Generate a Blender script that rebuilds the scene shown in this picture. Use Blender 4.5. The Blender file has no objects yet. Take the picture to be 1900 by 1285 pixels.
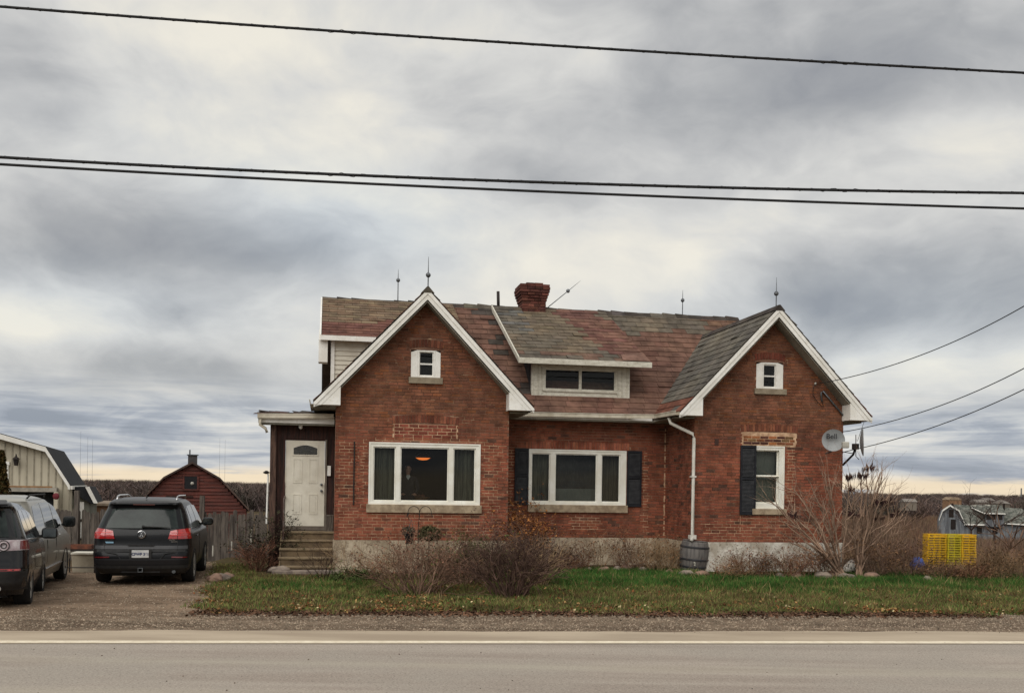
import bpy, bmesh, math, random
import numpy as np
from mathutils import Vector, Matrix
R = math.radians
random.seed(7); rng = np.random.default_rng(7)
SC = bpy.context.scene
COL = SC.collection
# ---------------------------------------------------------------- camera
F, ROLL, CU, HV, CH = 1850.0, 0.015, 950.0, 903.0, 2.0   # focal length in photo pixels, roll, principal column, horizon row, eye height
cam = bpy.data.cameras.new('camera'); cam_o = bpy.data.objects.new('camera', cam); COL.objects.link(cam_o)
cam.sensor_width = 36; cam.lens = F / 1900 * 36; cam.shift_y = (HV - 642.5) / 1900
cam.clip_start = .1; cam.clip_end = 6000
cam_o.matrix_world = Matrix.Translation((0, 0, CH)) @ Matrix.Rotation(R(90), 4, 'X') @ Matrix.Rotation(ROLL, 4, 'Z')
SC.camera = cam_o
# ---------------------------------------------------------------- sun, exposure
SUN_EL, SUN_AZ = R(46), R(205)      # azimuth of the light measured from +Y clockwise
sun = bpy.data.lights.new('sun', 'SUN'); sun.energy = 1.5; sun.angle = R(60); sun.color = (1, .965, .91)
sun_o = bpy.data.objects.new('sun', sun); COL.objects.link(sun_o)
sd = Vector((math.sin(SUN_AZ) * math.cos(SUN_EL), math.cos(SUN_AZ) * math.cos(SUN_EL), math.sin(SUN_EL)))
sun_o.rotation_euler = sd.to_track_quat('Z', 'Y').to_euler()
vs = SC.view_settings; vs.view_transform = 'Standard'; vs.look = 'None'; vs.gamma = 1; vs.exposure = 0.4; vs.use_curve_mapping = False

def lin(r, g, b):
    f = lambda c: c / 255 / 12.92 if c / 255 <= .04045 else ((c / 255 + .055) / 1.055) ** 2.4
    return (f(r), f(g), f(b))
def ray(u, v):
    du, dv = u - CU, HV - v
    return ((du * math.cos(ROLL) - dv * math.sin(ROLL)) / F, 1.0, (dv * math.cos(ROLL) + du * math.sin(ROLL)) / F)
def at(u, v, Y):
    r = ray(u, v); return Vector((r[0] * Y, Y, CH + r[2] * Y))
def atg(u, v, z=0.0):
    r = ray(u, v); Y = (z - CH) / r[2]; return Vector((r[0] * Y, Y, z))
# house frame: origin at the ground below the front left corner of the left wing
PSI = R(10.7); CP, SP = math.cos(PSI), math.sin(PSI)
OX, OY = -329 / F * 22.8, 22.8
def hp(u, v, d=0.0):
    rx, _, rz = ray(u, v)
    t = (d - OX * SP + OY * CP) / (-rx * SP + CP)
    return ((t * rx - OX) * CP + (t - OY) * SP, CH + rz * t)
def hw(s, d, z=0.0):
    return Vector((OX + s * CP - d * SP, OY + s * SP + d * CP, z))

# ---------------------------------------------------------------- world: sky texture with an overcast deck
W = bpy.data.worlds.new('World'); SC.world = W; W.use_nodes = True
class NT:
    def __init__(s, tree): s.t = tree; s.n = tree.nodes; s.l = tree.links
    def new(s, typ, ins=None, **kw):
        n = s.n.new(typ)
        for k, v in kw.items(): setattr(n, k, v)
        for k, v in (ins or {}).items():
            if isinstance(v, bpy.types.NodeSocket): s.l.new(v, n.inputs[k])
            else: n.inputs[k].default_value = v
        return n
    def m(s, op, a, b=0.0, c=0.0):
        n = s.new('ShaderNodeMath', {0: a, 1: b, 2: c}, operation=op); return n.outputs[0]
    def v(s, op, a, b=(0, 0, 0)):
        n = s.new('ShaderNodeVectorMath', {0: a, 1: b}, operation=op)
        return n.outputs[1] if op in ('LENGTH', 'DOT_PRODUCT', 'DISTANCE') else n.outputs[0]
    def mix(s, f, a, b, bt='MIX'):
        n = s.n.new('ShaderNodeMix'); n.data_type = 'RGBA'; n.blend_type = bt
        for i, x in ((0, f), (6, a), (7, b)):
            if isinstance(x, bpy.types.NodeSocket): s.l.new(x, n.inputs[i])
            else: n.inputs[i].default_value = x if i == 0 else tuple(x)[:3] + (1,)
        return n.outputs[2]
    def mr(s, x, a, b, c=0.0, d=1.0, smooth=True):
        n = s.new('ShaderNodeMapRange', {0: x, 1: a, 2: b, 3: c, 4: d})
        n.interpolation_type = 'SMOOTHSTEP' if smooth else 'LINEAR'; return n.outputs[0]
    def noise(s, vec, scale, detail=6, rough=.5, dist=0.0, col=False):
        n = s.new('ShaderNodeTexNoise', {'Vector': vec, 'Scale': scale, 'Detail': detail, 'Roughness': rough, 'Distortion': dist})
        return n.outputs[1] if col else n.outputs[0]
    def ramp(s, fac, stops):
        n = s.new('ShaderNodeValToRGB', {0: fac}); e = n.color_ramp.elements
        while len(e) < len(stops): e.new(.5)
        for i, (p, c) in enumerate(stops): e[i].position = p; e[i].color = tuple(c) + (1,)
        return n.outputs[0]
def build_world():
    t = NT(W.node_tree); t.n.clear()
    D = t.new('ShaderNodeTexCoord').outputs['Generated']
    sep = t.new('ShaderNodeSeparateXYZ', {0: D}); dx, dy, dz = sep.outputs
    zc = t.m('MAXIMUM', dz, 0.0)
    k = t.m('ADD', zc, .20)
    P = t.new('ShaderNodeCombineXYZ', {0: t.m('DIVIDE', dx, k), 1: t.m('DIVIDE', dy, k), 2: 3.1}).outputs[0]
    nA = t.noise(P, .80, 5, .40, .20)
    Q = t.v('MULTIPLY', D, (1.0, 1.0, 2.0))
    w1 = t.noise(Q, 2.4, 4, .5, 0.0, col=True); Qw = t.v('ADD', Q, t.v('MULTIPLY', w1, (.22, .22, .22)))
    nC = t.noise(Qw, 4.2, 10, .53, .25); nD = t.noise(Qw, 11.0, 8, .55, .4)
    nn = t.m('ADD', t.m('ADD', t.m('MULTIPLY', nA, .34), t.m('MULTIPLY', nC, .46)), t.m('ADD', t.m('MULTIPLY', nD, .20), .030))
    nn = t.m('ADD', t.m('MULTIPLY', t.m('SUBTRACT', nn, .53), 1.0), .532)
    # broad light and dark masses of the deck, each a direction, a radius and a weight
    def blob(u, v, ru, rv, w):
        r = Vector(ray(u, v)).normalized()
        q = t.v('MULTIPLY', t.v('SUBTRACT', D, tuple(r)), (F / ru, F / max(ru, rv), F / rv))
        return t.m('MULTIPLY', t.mr(t.v('LENGTH', q), 0.0, 1.25, 1.0, 0.0), w)
    acc = nn
    for b in ((1230, 250, 470, 140, -.10), (1620, 130, 420, 100, -.07), (60, 440, 480, 110, -.12), (330, 380, 300, 80, -.07), (1700, 520, 420, 110, -.17), (1450, 590, 330, 80, -.05),
              (500, 120, 620, 130, .06), (620, 620, 260, 60, .06), (1120, 500, 260, 90, .09), (1750, 280, 330, 70, .10), (60, 590, 220, 60, .10), (600, 250, 500, 60, .05), (330, 690, 420, 60, -.09),
              (500, 760, 600, 40, -.06), (560, 480, 300, 60, -.05), (1800, 700, 300, 50, .05)):
        acc = t.m('ADD', acc, blob(*b))
    hi = t.ramp(acc, [(.33, lin(148, 150, 154)), (.42, lin(169, 170, 171)), (.49, lin(191, 191, 190)), (.56, lin(213, 212, 208)), (.65, lin(236, 231, 218))])
    # colder patches where the deck thins
    blu = t.m('ADD', blob(640, 430, 330, 130, .8), t.m('ADD', blob(200, 560, 420, 90, .5), t.m('ADD', blob(1650, 600, 520, 140, .55), blob(380, 280, 420, 120, .2))))
    cold = t.mix(t.m('MINIMUM', blu, 1.0), hi, t.mix(1.0, hi, (.90, .97, 1.05), 'MULTIPLY'))
    # low layered bands far off
    el = t.m('ARCSINE', zc); az = t.m('ARCTAN2', dx, dy)
    S = t.new('ShaderNodeCombineXYZ', {0: t.m('MULTIPLY', az, 5.0), 1: t.m('MULTIPLY', el, 62.0), 2: 1.7}).outputs[0]
    nS = t.noise(S, 1.0, 6, .6, .5)
    S2 = t.new('ShaderNodeCombineXYZ', {0: t.m('MULTIPLY', az, 9.0), 1: t.m('MULTIPLY', el, 34.0), 2: 8.7}).outputs[0]
    nS2 = t.noise(S2, 1.0, 5, .6, .8)
    lo = t.ramp(t.m('ADD', t.m('MULTIPLY', nS, .65), t.m('MULTIPLY', nS2, .35)), [(.34, lin(142, 149, 161)), (.43, lin(162, 168, 179)), (.50, lin(190, 193, 197)), (.60, lin(220, 218, 213))])
    sky = t.mix(t.mr(el, .055, .115), lo, cold)
    # a lit gap below the deck, all round the horizon
    gap = t.m('MULTIPLY', t.mr(el, .007, .021, 1.0, 0.0), t.mr(t.m('ADD', nS, t.m('MULTIPLY', el, -7.0)), .28, .40))
    sky = t.mix(t.m('MULTIPLY', gap, .8), sky, lin(248, 226, 190))
    # sky texture shines through faintly
    ns = t.new('ShaderNodeTexSky'); ns.sky_type = 'NISHITA'; ns.sun_disc = False; ns.sun_elevation = SUN_EL; ns.sun_rotation = SUN_AZ
    STR = .10
    deck = t.mix(1.0, sky, (.80 / STR,) * 3, 'MULTIPLY')
    fin = t.mix(.95, ns.outputs[0], deck)
    bg = t.new('ShaderNodeBackground', {0: fin, 1: STR})
    out = t.new('ShaderNodeOutputWorld', {0: bg.outputs[0]})
build_world()

# ---------------------------------------------------------------- materials
MATS = {}
def mat(name, c1, c2=None, scale=4, detail=6, rough=.8, bump=0.0, bscale=None, src=None, metal=0.0, spec=.4, stretch=(1, 1, 1), lo=.35, hi=.65, coat=0.0, local=False, c3=None, dist=0.0, vary=.35):
    if name in MATS: return MATS[name]
    m = bpy.data.materials.new(name); m.use_nodes = True; t = NT(m.node_tree); bs = t.n['Principled BSDF']
    if local: pos = t.new('ShaderNodeTexCoord').outputs['Object']
    else: pos = t.new('ShaderNodeNewGeometry').outputs['Position']
    mp = t.new('ShaderNodeMapping', {0: pos, 3: stretch}).outputs[0]
    nz = t.noise(mp, scale, detail, .6, dist)
    f = t.mr(nz, lo, hi)
    c2 = c2 or tuple(x * .7 for x in c1)
    if src:
        if src == 'attr': base = t.new('ShaderNodeAttribute', attribute_name='col').outputs[0]
        else: base = t.new('ShaderNodeObjectInfo').outputs['Color']
        base = t.mix(1.0, base, t.mix(f, (1 - vary,) * 3, (1 + vary,) * 3), 'MULTIPLY')
        if bump: base = t.mix(1.0, base, t.mix(t.mr(t.noise(pos, .55, 9, .62, .8), .36, .62), (.80, .80, .82), (1.08, 1.07, 1.05)), 'MULTIPLY')
    else:
        base = t.mix(f, c1, c2)
        if c3: base = t.mix(t.mr(t.noise(mp, scale * 4.3, 4, .6), .55, .72), base, c3)
    t.l.new(base, bs.inputs['Base Color'])
    bs.inputs['Roughness'].default_value = rough; bs.inputs['Metallic'].default_value = metal
    bs.inputs['Specular IOR Level'].default_value = spec; bs.inputs['Coat Weight'].default_value = coat; bs.inputs['Coat Roughness'].default_value = .04
    if bump:
        bn = t.noise(mp, bscale or scale * 6, 6, .65)
        b = t.new('ShaderNodeBump', {'Strength': 1.0, 'Distance': bump, 'Height': bn}); t.l.new(b.outputs[0], bs.inputs['Normal'])
    MATS[name] = m; return m
def mglass(name, tint=(.75, .8, .78), ior=1.32, rough=.0):
    if name in MATS: return MATS[name]
    m = bpy.data.materials.new(name); m.use_nodes = True; t = NT(m.node_tree); t.n.clear()
    tr = t.new('ShaderNodeBsdfTransparent', {0: tint + (1,)}); gl = t.new('ShaderNodeBsdfGlossy', {0: (1, 1, 1, 1), 1: rough})
    fr = t.new('ShaderNodeFresnel', {0: ior})
    mx = t.new('ShaderNodeMixShader', {0: fr.outputs[0], 1: tr.outputs[0], 2: gl.outputs[0]})
    t.new('ShaderNodeOutputMaterial', {0: mx.outputs[0]}); MATS[name] = m; return m
def memit(name, c, s):
    m = bpy.data.materials.new(name); m.use_nodes = True; t = NT(m.node_tree); t.n.clear()
    e = t.new('ShaderNodeEmission', {0: tuple(c) + (1,), 1: s}); t.new('ShaderNodeOutputMaterial', {0: e.outputs[0]}); return m

BRA = mat('brick_mix', (1, 1, 1), src='attr', scale=4, vary=.26, rough=.93, bump=.006, bscale=90, spec=.15)
BRO = mat('brick_single', (1, 1, 1), src='obj', scale=4, vary=.26, rough=.93, bump=.006, bscale=90, spec=.15)
SHA = mat('shingle_mix', (1, 1, 1), src='attr', scale=3, vary=.26, rough=.95, bump=.006, bscale=60, spec=.15)
SHO = mat('shingle_single', (1, 1, 1), src='obj', scale=3, vary=.26, rough=.95, bump=.006, bscale=60, spec=.15)
VEG = mat('plant_mix', (1, 1, 1), src='attr', scale=1.2, vary=.30, rough=.95, spec=.1)
WHT = mat('white_trim_paint', lin(242, 240, 234), lin(226, 223, 214), scale=2.2, rough=.5, bump=.0006, c3=lin(220, 215, 204), detail=9)
WHO = mat('white_board_paint', lin(216, 212, 198), lin(178, 172, 156), scale=5, rough=.6, bump=.001, stretch=(1, 1, 3), c3=lin(150, 142, 124), detail=10, lo=.3, hi=.8)
CREAM = mat('cream_window_paint', lin(240, 238, 228), lin(228, 224, 210), scale=3, rough=.4, spec=.4)
GUT = mat('gutter_aluminium', lin(214, 206, 188), lin(180, 170, 150), scale=3, rough=.4, spec=.5)
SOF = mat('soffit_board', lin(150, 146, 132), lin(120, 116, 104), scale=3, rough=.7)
STONE = mat('sill_stone', lin(176, 158, 132), lin(140, 122, 100), scale=6, rough=.9, bump=.004, bscale=50, detail=10)
MORT = mat('mortar', lin(146, 112, 92), lin(104, 74, 60), scale=1.4, rough=.98, bump=.006, bscale=60, c3=lin(178, 146, 118), detail=9)
MORL = mat('pale_mortar', lin(216, 182, 148), lin(166, 130, 102), scale=7, rough=.98, bump=.005, bscale=80, detail=8)
FNW = mat('whitewashed_foundation', lin(222, 216, 204), lin(176, 166, 150), scale=2.6, rough=.95, bump=.02, bscale=9, c3=lin(132, 120, 104), detail=12, lo=.38, hi=.62, dist=.8)
FND = mat('foundation_render', lin(196, 180, 156), lin(150, 134, 112), scale=1.9, rough=.95, bump=.02, bscale=9, c3=lin(118, 100, 82), detail=11, lo=.35, hi=.65, dist=.6)
DKW = mat('dark_stained_wood', lin(66, 38, 30), lin(36, 22, 18), scale=4, stretch=(6, 6, .5), rough=.8, bump=.004)
POSTW = mat('worn_brown_post', lin(98, 74, 62), lin(56, 40, 34), scale=5, stretch=(6, 6, .6), rough=.85, bump=.004)
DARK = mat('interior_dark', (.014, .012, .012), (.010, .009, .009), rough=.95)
BLK = mat('black_shutter', lin(34, 36, 42), lin(22, 23, 28), scale=6, rough=.55, spec=.3)
BLKM = mat('black_metal', lin(30, 28, 27), lin(48, 40, 36), scale=12, rough=.6, metal=.3)
GALV = mat('weathered_grey_metal', lin(120, 124, 128), lin(84, 86, 88), scale=14, rough=.5, metal=.6)
GLS = mglass('window_glass'); GLD = mglass('vehicle_glass', (.10, .12, .115), 1.5)

# ---------------------------------------------------------------- mesh helpers
class MB:
    def __init__(s): s.v = []; s.f = []; s.c = []
    def quad(s, pts, c=None): n = len(s.v); s.v += [tuple(p) for p in pts]; s.f.append(tuple(range(n, n + len(pts)))); s.c.append(c); return s
    def box(s, x0, x1, y0, y1, z0, z1, c=None):
        n = len(s.v); s.v += [(x0, y0, z0), (x1, y0, z0), (x1, y1, z0), (x0, y1, z0), (x0, y0, z1), (x1, y0, z1), (x1, y1, z1), (x0, y1, z1)]
        s.f += [(n, n + 3, n + 2, n + 1), (n + 4, n + 5, n + 6, n + 7), (n, n + 1, n + 5, n + 4), (n + 1, n + 2, n + 6, n + 5), (n + 2, n + 3, n + 7, n + 6), (n + 3, n, n + 4, n + 7)]; s.c += [c] * 6
        return s
    def hexa(s, p, c=None):   # 8 points: bottom 4 ccw, top 4
        n = len(s.v); s.v += [tuple(q) for q in p]
        s.f += [(n, n + 3, n + 2, n + 1), (n + 4, n + 5, n + 6, n + 7), (n, n + 1, n + 5, n + 4), (n + 1, n + 2, n + 6, n + 5), (n + 2, n + 3, n + 7, n + 6), (n + 3, n, n + 4, n + 7)]; s.c += [c] * 6
        return s
    def prism(s, poly, off, c=None):   # poly: list of 3d points, off: extrusion vector
        n = len(s.v); k = len(poly); off = Vector(off)
        s.v += [tuple(p) for p in poly] + [tuple(Vector(p) + off) for p in poly]
        s.f += [tuple(range(n + k - 1, n - 1, -1)), tuple(range(n + k, n + 2 * k))]
        for i in range(k): j = (i + 1) % k; s.f.append((n + i, n + j, n + k + j, n + k + i))
        s.c += [c] * (k + 2); return s
    def tube(s, pts, r, k=6, c=None, cap=True):
        pts = [Vector(p) for p in pts]; rs = r if isinstance(r, (list, tuple)) else [r] * len(pts); rings = []
        for i, p in enumerate(pts):
            d = (pts[min(i + 1, len(pts) - 1)] - pts[max(i - 1, 0)])
            d = d.normalized() if d.length > 1e-9 else Vector((0, 0, 1))
            a = d.cross(Vector((0, 0, 1)) if abs(d.z) < .9 else Vector((0, 1, 0))).normalized(); b = d.cross(a)
            n = len(s.v); rings.append(n)
            for j in range(k): th = 2 * math.pi * j / k; s.v.append(tuple(p + (a * math.cos(th) + b * math.sin(th)) * rs[i]))
        for i in range(len(pts) - 1):
            for j in range(k): q = (j + 1) % k; s.f.append((rings[i] + j, rings[i] + q, rings[i + 1] + q, rings[i + 1] + j)); s.c.append(c)
        if cap: s.f += [tuple(rings[0] + j for j in range(k))[::-1], tuple(rings[-1] + j for j in range(k))]; s.c += [c, c]
        return s
    def lathe(s, prof, k=20, M=None, c=None, cap=True):   # prof: (r, z)
        M = M or Matrix.Identity(4); n0 = len(s.v)
        for r, z in prof:
            for j in range(k): th = 2 * math.pi * j / k; s.v.append(tuple(M @ Vector((r * math.cos(th), r * math.sin(th), z))))
        for i in range(len(prof) - 1):
            for j in range(k):
                q = (j + 1) % k; a = n0 + i * k; s.f.append((a + j, a + q, a + k + q, a + k + j)); s.c.append(c)
        if not cap: return s
        s.f.append(tuple(n0 + j for j in range(k))[::-1]); e = n0 + (len(prof) - 1) * k; s.f.append(tuple(e + j for j in range(k))); s.c += [c, c]
        return s
    def sphere(s, p, r, k=12, c=None, sc=(1, 1, 1)):
        prof = [(max(1e-4, r * math.sin(math.pi * i / 8)), -r * math.cos(math.pi * i / 8)) for i in range(9)]
        return s.lathe(prof, k, Matrix.Translation(p) @ Matrix.Diagonal((*sc, 1)), c)
    def grid(s, fn, nu, nv, c=None):
        n = len(s.v)
        for i in range(nu + 1):
            for j in range(nv + 1): s.v.append(tuple(fn(i / nu, j / nv)))
        for i in range(nu):
            for j in range(nv): a = n + i * (nv + 1) + j; s.f.append((a, a + 1, a + nv + 2, a + nv + 1)); s.c.append(c)
        return s
    def mesh(s, name, m):
        me = bpy.data.meshes.new(name); me.from_pydata(s.v, [], s.f)
        if any(c is not None for c in s.c):
            a = me.attributes.new('col', 'FLOAT_COLOR', 'FACE'); arr = np.ones((len(s.c), 4), np.float32); arr[:, :3] = [c or (.5, .5, .5) for c in s.c]
            a.data.foreach_set('color', arr.ravel())
        for x in (m if isinstance(m, (list, tuple)) else [m]): me.materials.append(x)
        return me
    def build(s, name, m, parent=None, *, label=None, cat=None, group=None, kind=None, smooth=False, loc=None, bevel=0, fix=True):
        me = s.mesh(name, m); o = bpy.data.objects.new(name, me); COL.objects.link(o)
        
        if fix: fx = bmesh.new(); fx.from_mesh(me); bmesh.ops.recalc_face_normals(fx, faces=fx.faces); fx.to_mesh(me); fx.free()
        if smooth: me.shade_smooth()
        if smooth == 'auto': me.set_sharp_from_angle(angle=R(35))
        if bevel: bv = o.modifiers.new('bevel', 'BEVEL'); bv.width = bevel; bv.segments = 2; bv.limit_method = 'ANGLE'
        if parent: o.parent = parent
        if loc: o.location = loc
        return tag(o, label, cat, group, kind)
def npmesh(name, V, Fc, m, C=None, parent=None, **kw):   # fast path: V (n,3), Fc (k,3|4), C (k,3)
    me = bpy.data.meshes.new(name); nv = len(V); nf, kk = Fc.shape
    me.vertices.add(nv); me.vertices.foreach_set('co', V.astype(np.float32).ravel())
    me.loops.add(nf * kk); me.loops.foreach_set('vertex_index', Fc.astype(np.int32).ravel())
    me.polygons.add(nf); me.polygons.foreach_set('loop_start', np.arange(0, nf * kk, kk, dtype=np.int32))
    me.update(calc_edges=True)
    if C is not None:
        a = me.attributes.new('col', 'FLOAT_COLOR', 'FACE'); arr = np.ones((nf, 4), np.float32); arr[:, :3] = C; a.data.foreach_set('color', arr.ravel())
    me.materials.append(m); o = bpy.data.objects.new(name, me); COL.objects.link(o)
    if parent: o.parent = parent
    return tag(o, **kw)
def tag(o, label=None, cat=None, group=None, kind=None):
    for k, v in (('label', label), ('category', cat), ('group', group), ('kind', kind)):
        if v: o[k] = v
    return o
def thing(name, label, cat, loc=(0, 0, 0), rz=0.0, group=None):
    o = bpy.data.objects.new(name, None); COL.objects.link(o); o.location = loc; o.rotation_euler = (0, 0, rz); o.empty_display_size = .3
    return tag(o, label, cat, group)
def copy_tree(o, parent=None):
    c = o.copy(); COL.objects.link(c); c.parent = parent
    for ch in o.children: copy_tree(ch, c)
    return c
def jit(c, a=.12, r=random):
    k = 1 + r.uniform(-a, a); return tuple(max(0, x * k * (1 + r.uniform(-a * .25, a * .25))) for x in c)
# ================================================================= GROUND
def gz(x, y):   # terrain height
    pts = [(-2000, -.15), (24.5, -.15), (31, -.38), (45, -.8), (75, -2.2), (140, -5.4), (260, -8.5), (420, -10.5), (620, -12), (900, -9), (1300, -6.5), (2600, -5.5), (6000, -12)]
    for (a, za), (b, zb) in zip(pts, pts[1:]):
        if y <= b:
            t = max(0, (y - a) / (b - a)); t = t * t * (3 - 2 * t) * .5 + t * .5; z = za + (zb - za) * t; break
    if x < -6 and y < 31: z = min(z, -.50)
    if y > 60:
        k = min(1, (y - 60) / 300)
        z += k * (1.2 * math.sin(x * .011 + 1) + .9 * math.sin(y * .017 + x * .006))
    if y > 500: z += min(1, (y - 500) / 500) * (2.2 * math.sin(x * .0062 + 2.1) + 1.4 * math.sin(x * .017))
    return z
def build_ground():
    ys = [-40, 0, 10, 20, 24.5, 27, 31, 36, 45, 60, 75, 100, 140, 180, 220, 260, 320, 420, 520, 620, 760, 900, 1100, 1300, 1700, 2600, 4500]
    xs = sorted(set([x * 12 for x in range(-14, 15)] + [s * a for s in (-1, 1) for a in (200, 240, 300, 360, 420, 500, 600, 720, 860, 1000, 1300, 1700, 2400, 3600)]))
    m = MB(); nx = len(xs)
    for y in ys:
        for x in xs: m.v.append((x, y, gz(x, y)))
    for j in range(len(ys) - 1):
        for i in range(nx - 1): a = j * nx + i; m.f.append((a, a + 1, a + nx + 1, a + nx)); m.c.append(None)
    m.build('ground', mat('field_soil', lin(92, 78, 62), lin(74, 66, 50), scale=.06, rough=1, detail=12, c3=lin(122, 104, 78), spec=.05), kind='structure', smooth=True)
build_ground()
# the road runs a little off square to the view
RA = math.atan(.00005 * F); RC, RS = math.cos(RA), math.sin(RA)
def rd(a, b, z=0.0): return Vector((a * RC - b * RS, a * RS + b * RC, z))   # along, across
def strip(name, b0, b1, z, m, kind='structure', wob=0.0, seed=0, a0=-70, a1=90, n=1):
    r = random.Random(seed); mb = MB(); N = 400 if wob else 2
    A = [a0 + (a1 - a0) * i / N for i in range(N + 1)]
    e = [wob * (math.sin(a * .7 + seed) * .3 + math.sin(a * 2.3 + seed) * .2 + r.uniform(-.4, .4)) for a in A]
    for i in range(N): mb.quad([rd(A[i], b0, z), rd(A[i + 1], b0, z), rd(A[i + 1], b1 + e[i + 1], z), rd(A[i], b1 + e[i], z)])
    return mb.build(name, m, kind=kind)
def road_mat():
    m = bpy.data.materials.new('worn_asphalt'); m.use_nodes = True; t = NT(m.node_tree); bs = t.n['Principled BSDF']
    P = t.new('ShaderNodeNewGeometry').outputs['Position']
    Ps = t.new('ShaderNodeMapping', {0: P, 2: (0, 0, -RA), 3: (.06, 1, 1)}).outputs[0]
    a = t.noise(Ps, 1.6, 5, .6); b = t.noise(P, 42, 4, .8); c = t.noise(P, .35, 5, .6)
    col = t.mix(t.mr(a, .35, .65), lin(150, 138, 127), lin(170, 159, 147))
    col = t.mix(t.mr(c, .4, .65), col, lin(158, 149, 138))
    col = t.mix(t.mr(b, .32, .47, .75, 0), col, lin(74, 66, 60)); col = t.mix(t.mr(b, .55, .68, 0, .6), col, lin(206, 194, 176))
    sy = t.new('ShaderNodeSeparateXYZ', {0: P}).outputs[1]
    for yc, wd_ in ((11.1, .35), (9.4, .35)): col = t.mix(t.m('MULTIPLY', t.mr(t.m('ABSOLUTE', t.m('SUBTRACT', sy, yc)), 0.0, wd_, 1.0, 0.0), t.mr(a, .3, .7, .15, .5)), col, lin(182, 174, 156))
    # dark specks of loose grit
    sp = t.noise(P, 22, 2, .8); col = t.mix(t.mr(sp, .30, .26, 0, .7), col, lin(58, 52, 48))
    t.l.new(col, bs.inputs[0]); bs.inputs['Roughness'].default_value = .88; bs.inputs['Specular IOR Level'].default_value = .25
    bmp = t.new('ShaderNodeBump', {'Strength': .8, 'Distance': .006, 'Height': b}); t.l.new(bmp.outputs[0], bs.inputs['Normal']); return m
Yb = lambda v: 2.0 * F / (v - HV)      # distance of a ground row on the centre column
ASPH = road_mat()
GRV = mat('grey_gravel', lin(134, 116, 98), lin(98, 82, 68), scale=1.1, rough=1, bump=.03, bscale=26, stretch=(.35, 1.6, 1), c3=lin(72, 60, 50), detail=12, spec=.1)
DRV = mat('driveway_gravel', lin(144, 123, 103), lin(108, 90, 74), scale=.9, rough=1, bump=.03, bscale=24, stretch=(.6, 1, 1), c3=lin(76, 64, 53), detail=12, spec=.1)
strip('road', 4.2, Yb(1190), .004, ASPH)
strip('road_verge', Yb(1196), Yb(1172), .008, mat('sandy_road_edge', lin(184, 168, 146), lin(160, 144, 124), scale=1.2, rough=1, stretch=(.2, 1, 1), bump=.006, bscale=60, detail=10), wob=.10, seed=3)
strip('road_edge_line', Yb(1195.2), Yb(1190.8), .012, mat('worn_line_paint', lin(236, 224, 200), lin(218, 204, 178), scale=6, rough=.8, c3=lin(200, 186, 164), detail=10))
strip('gravel_shoulder', Yb(1176), Yb(1138), .0, GRV, wob=.15, seed=5)
# lawn ground from the shoulder back past the house; the driveway lies on top of it on the left
LAWNG = mat('lawn_soil', lin(84, 72, 50), lin(66, 62, 40), scale=1.3, rough=1, bump=.02, bscale=20, c3=lin(112, 88, 60), detail=10, spec=.05)
def drive_edge(Y):   # right border of the driveway
    return [(-13.6 + 0), ][0]
dpts = [atg(u, v) for u, v in ((395, 1134), (345, 1126), (392, 1108), (366, 1094), (396, 1080), (388, 1064), (394, 1050), (395, 1042))]
zz = .002
def drz(x, y):
    S = lambda t: (lambda q: q * q * (3 - 2 * q))(min(1, max(0, t)))
    return zz - .32 * S((y - 16.3) / 4.4) * S((-8.0 - x) / 1.6) - max(0, y - 25) * .07
mb = MB(); ys = [13.6 + .4 * i for i in range(35)]
def dedge(y): return float(np.interp(y, [p.y for p in dpts], [p.x for p in dpts])) + (.5 if y < 14.7 else 0)
for y in ys:
    e = dedge(y)
    for k in range(31): x = e - (e + 30) * (k / 30) ** 1.6; mb.v.append((x, y, drz(x, y) - (.003 if y < 14.5 else 0)))
for j_ in range(len(ys) - 1):
    for k in range(30): a = j_ * 31 + k; mb.f.append((a, a + 31, a + 32, a + 1)); mb.c.append(None)
mb.build('driveway', DRV, kind='structure')

mb = MB(); ys2 = [14.4 + .4 * i for i in range(32)]
for y0, y1 in zip(ys2, ys2[1:]): mb.quad([(dedge(y0) - .1, y0, -.006), (62, y0, -.006), (62, y1, -.006), (dedge(y1) - .1, y1, -.006)])
mb.build('lawn', LAWNG, kind='structure')
# scattered stones on shoulder and driveway (uncountable)
def scatter_quads(name, P, size, C, m, flat=.25, kw=None, up=0.0, squash=1.0):
    n = len(P); a = rng.uniform(0, 2 * np.pi, n); t = rng.uniform(-flat, flat, (n, 2)); s = size * rng.uniform(.5, 1.4, n)
    u = np.stack([np.cos(a), np.sin(a), t[:, 0]], 1) * s[:, None]; v = np.stack([-np.sin(a), np.cos(a), t[:, 1]], 1) * (s * squash)[:, None]
    V = np.stack([P - u, P - v * .9, P + u, P + v], 1).reshape(-1, 3); V[:, 2] += up
    return npmesh(name, V, np.arange(4 * n).reshape(n, 4), m, C, **(kw or {}))
def stones_mesh(name, P, size, C, m, **kw):
    base = np.array([(1, 0, 0), (0, 1, 0), (-1, 0, 0), (0, -1, 0), (0, 0, .8)]); Fb = np.array([(0, 1, 4), (1, 2, 4), (2, 3, 4), (3, 0, 4)])
    n = len(P); s = size * rng.uniform(.4, 1.5, n); a = rng.uniform(0, 6.28, n); ca, sa = np.cos(a), np.sin(a)
    B = base[None] * s[:, None, None] * rng.uniform(.7, 1.3, (n, 5, 1)); V = np.stack([B[..., 0] * ca[:, None] - B[..., 1] * sa[:, None], B[..., 0] * sa[:, None] + B[..., 1] * ca[:, None], B[..., 2]], 2) + P[:, None]
    Fc = (Fb[None] + 5 * np.arange(n)[:, None, None]).reshape(-1, 3); return npmesh(name, V.reshape(-1, 3), Fc, m, np.repeat(C, 4, 0), **kw)
n = 26000
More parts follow.
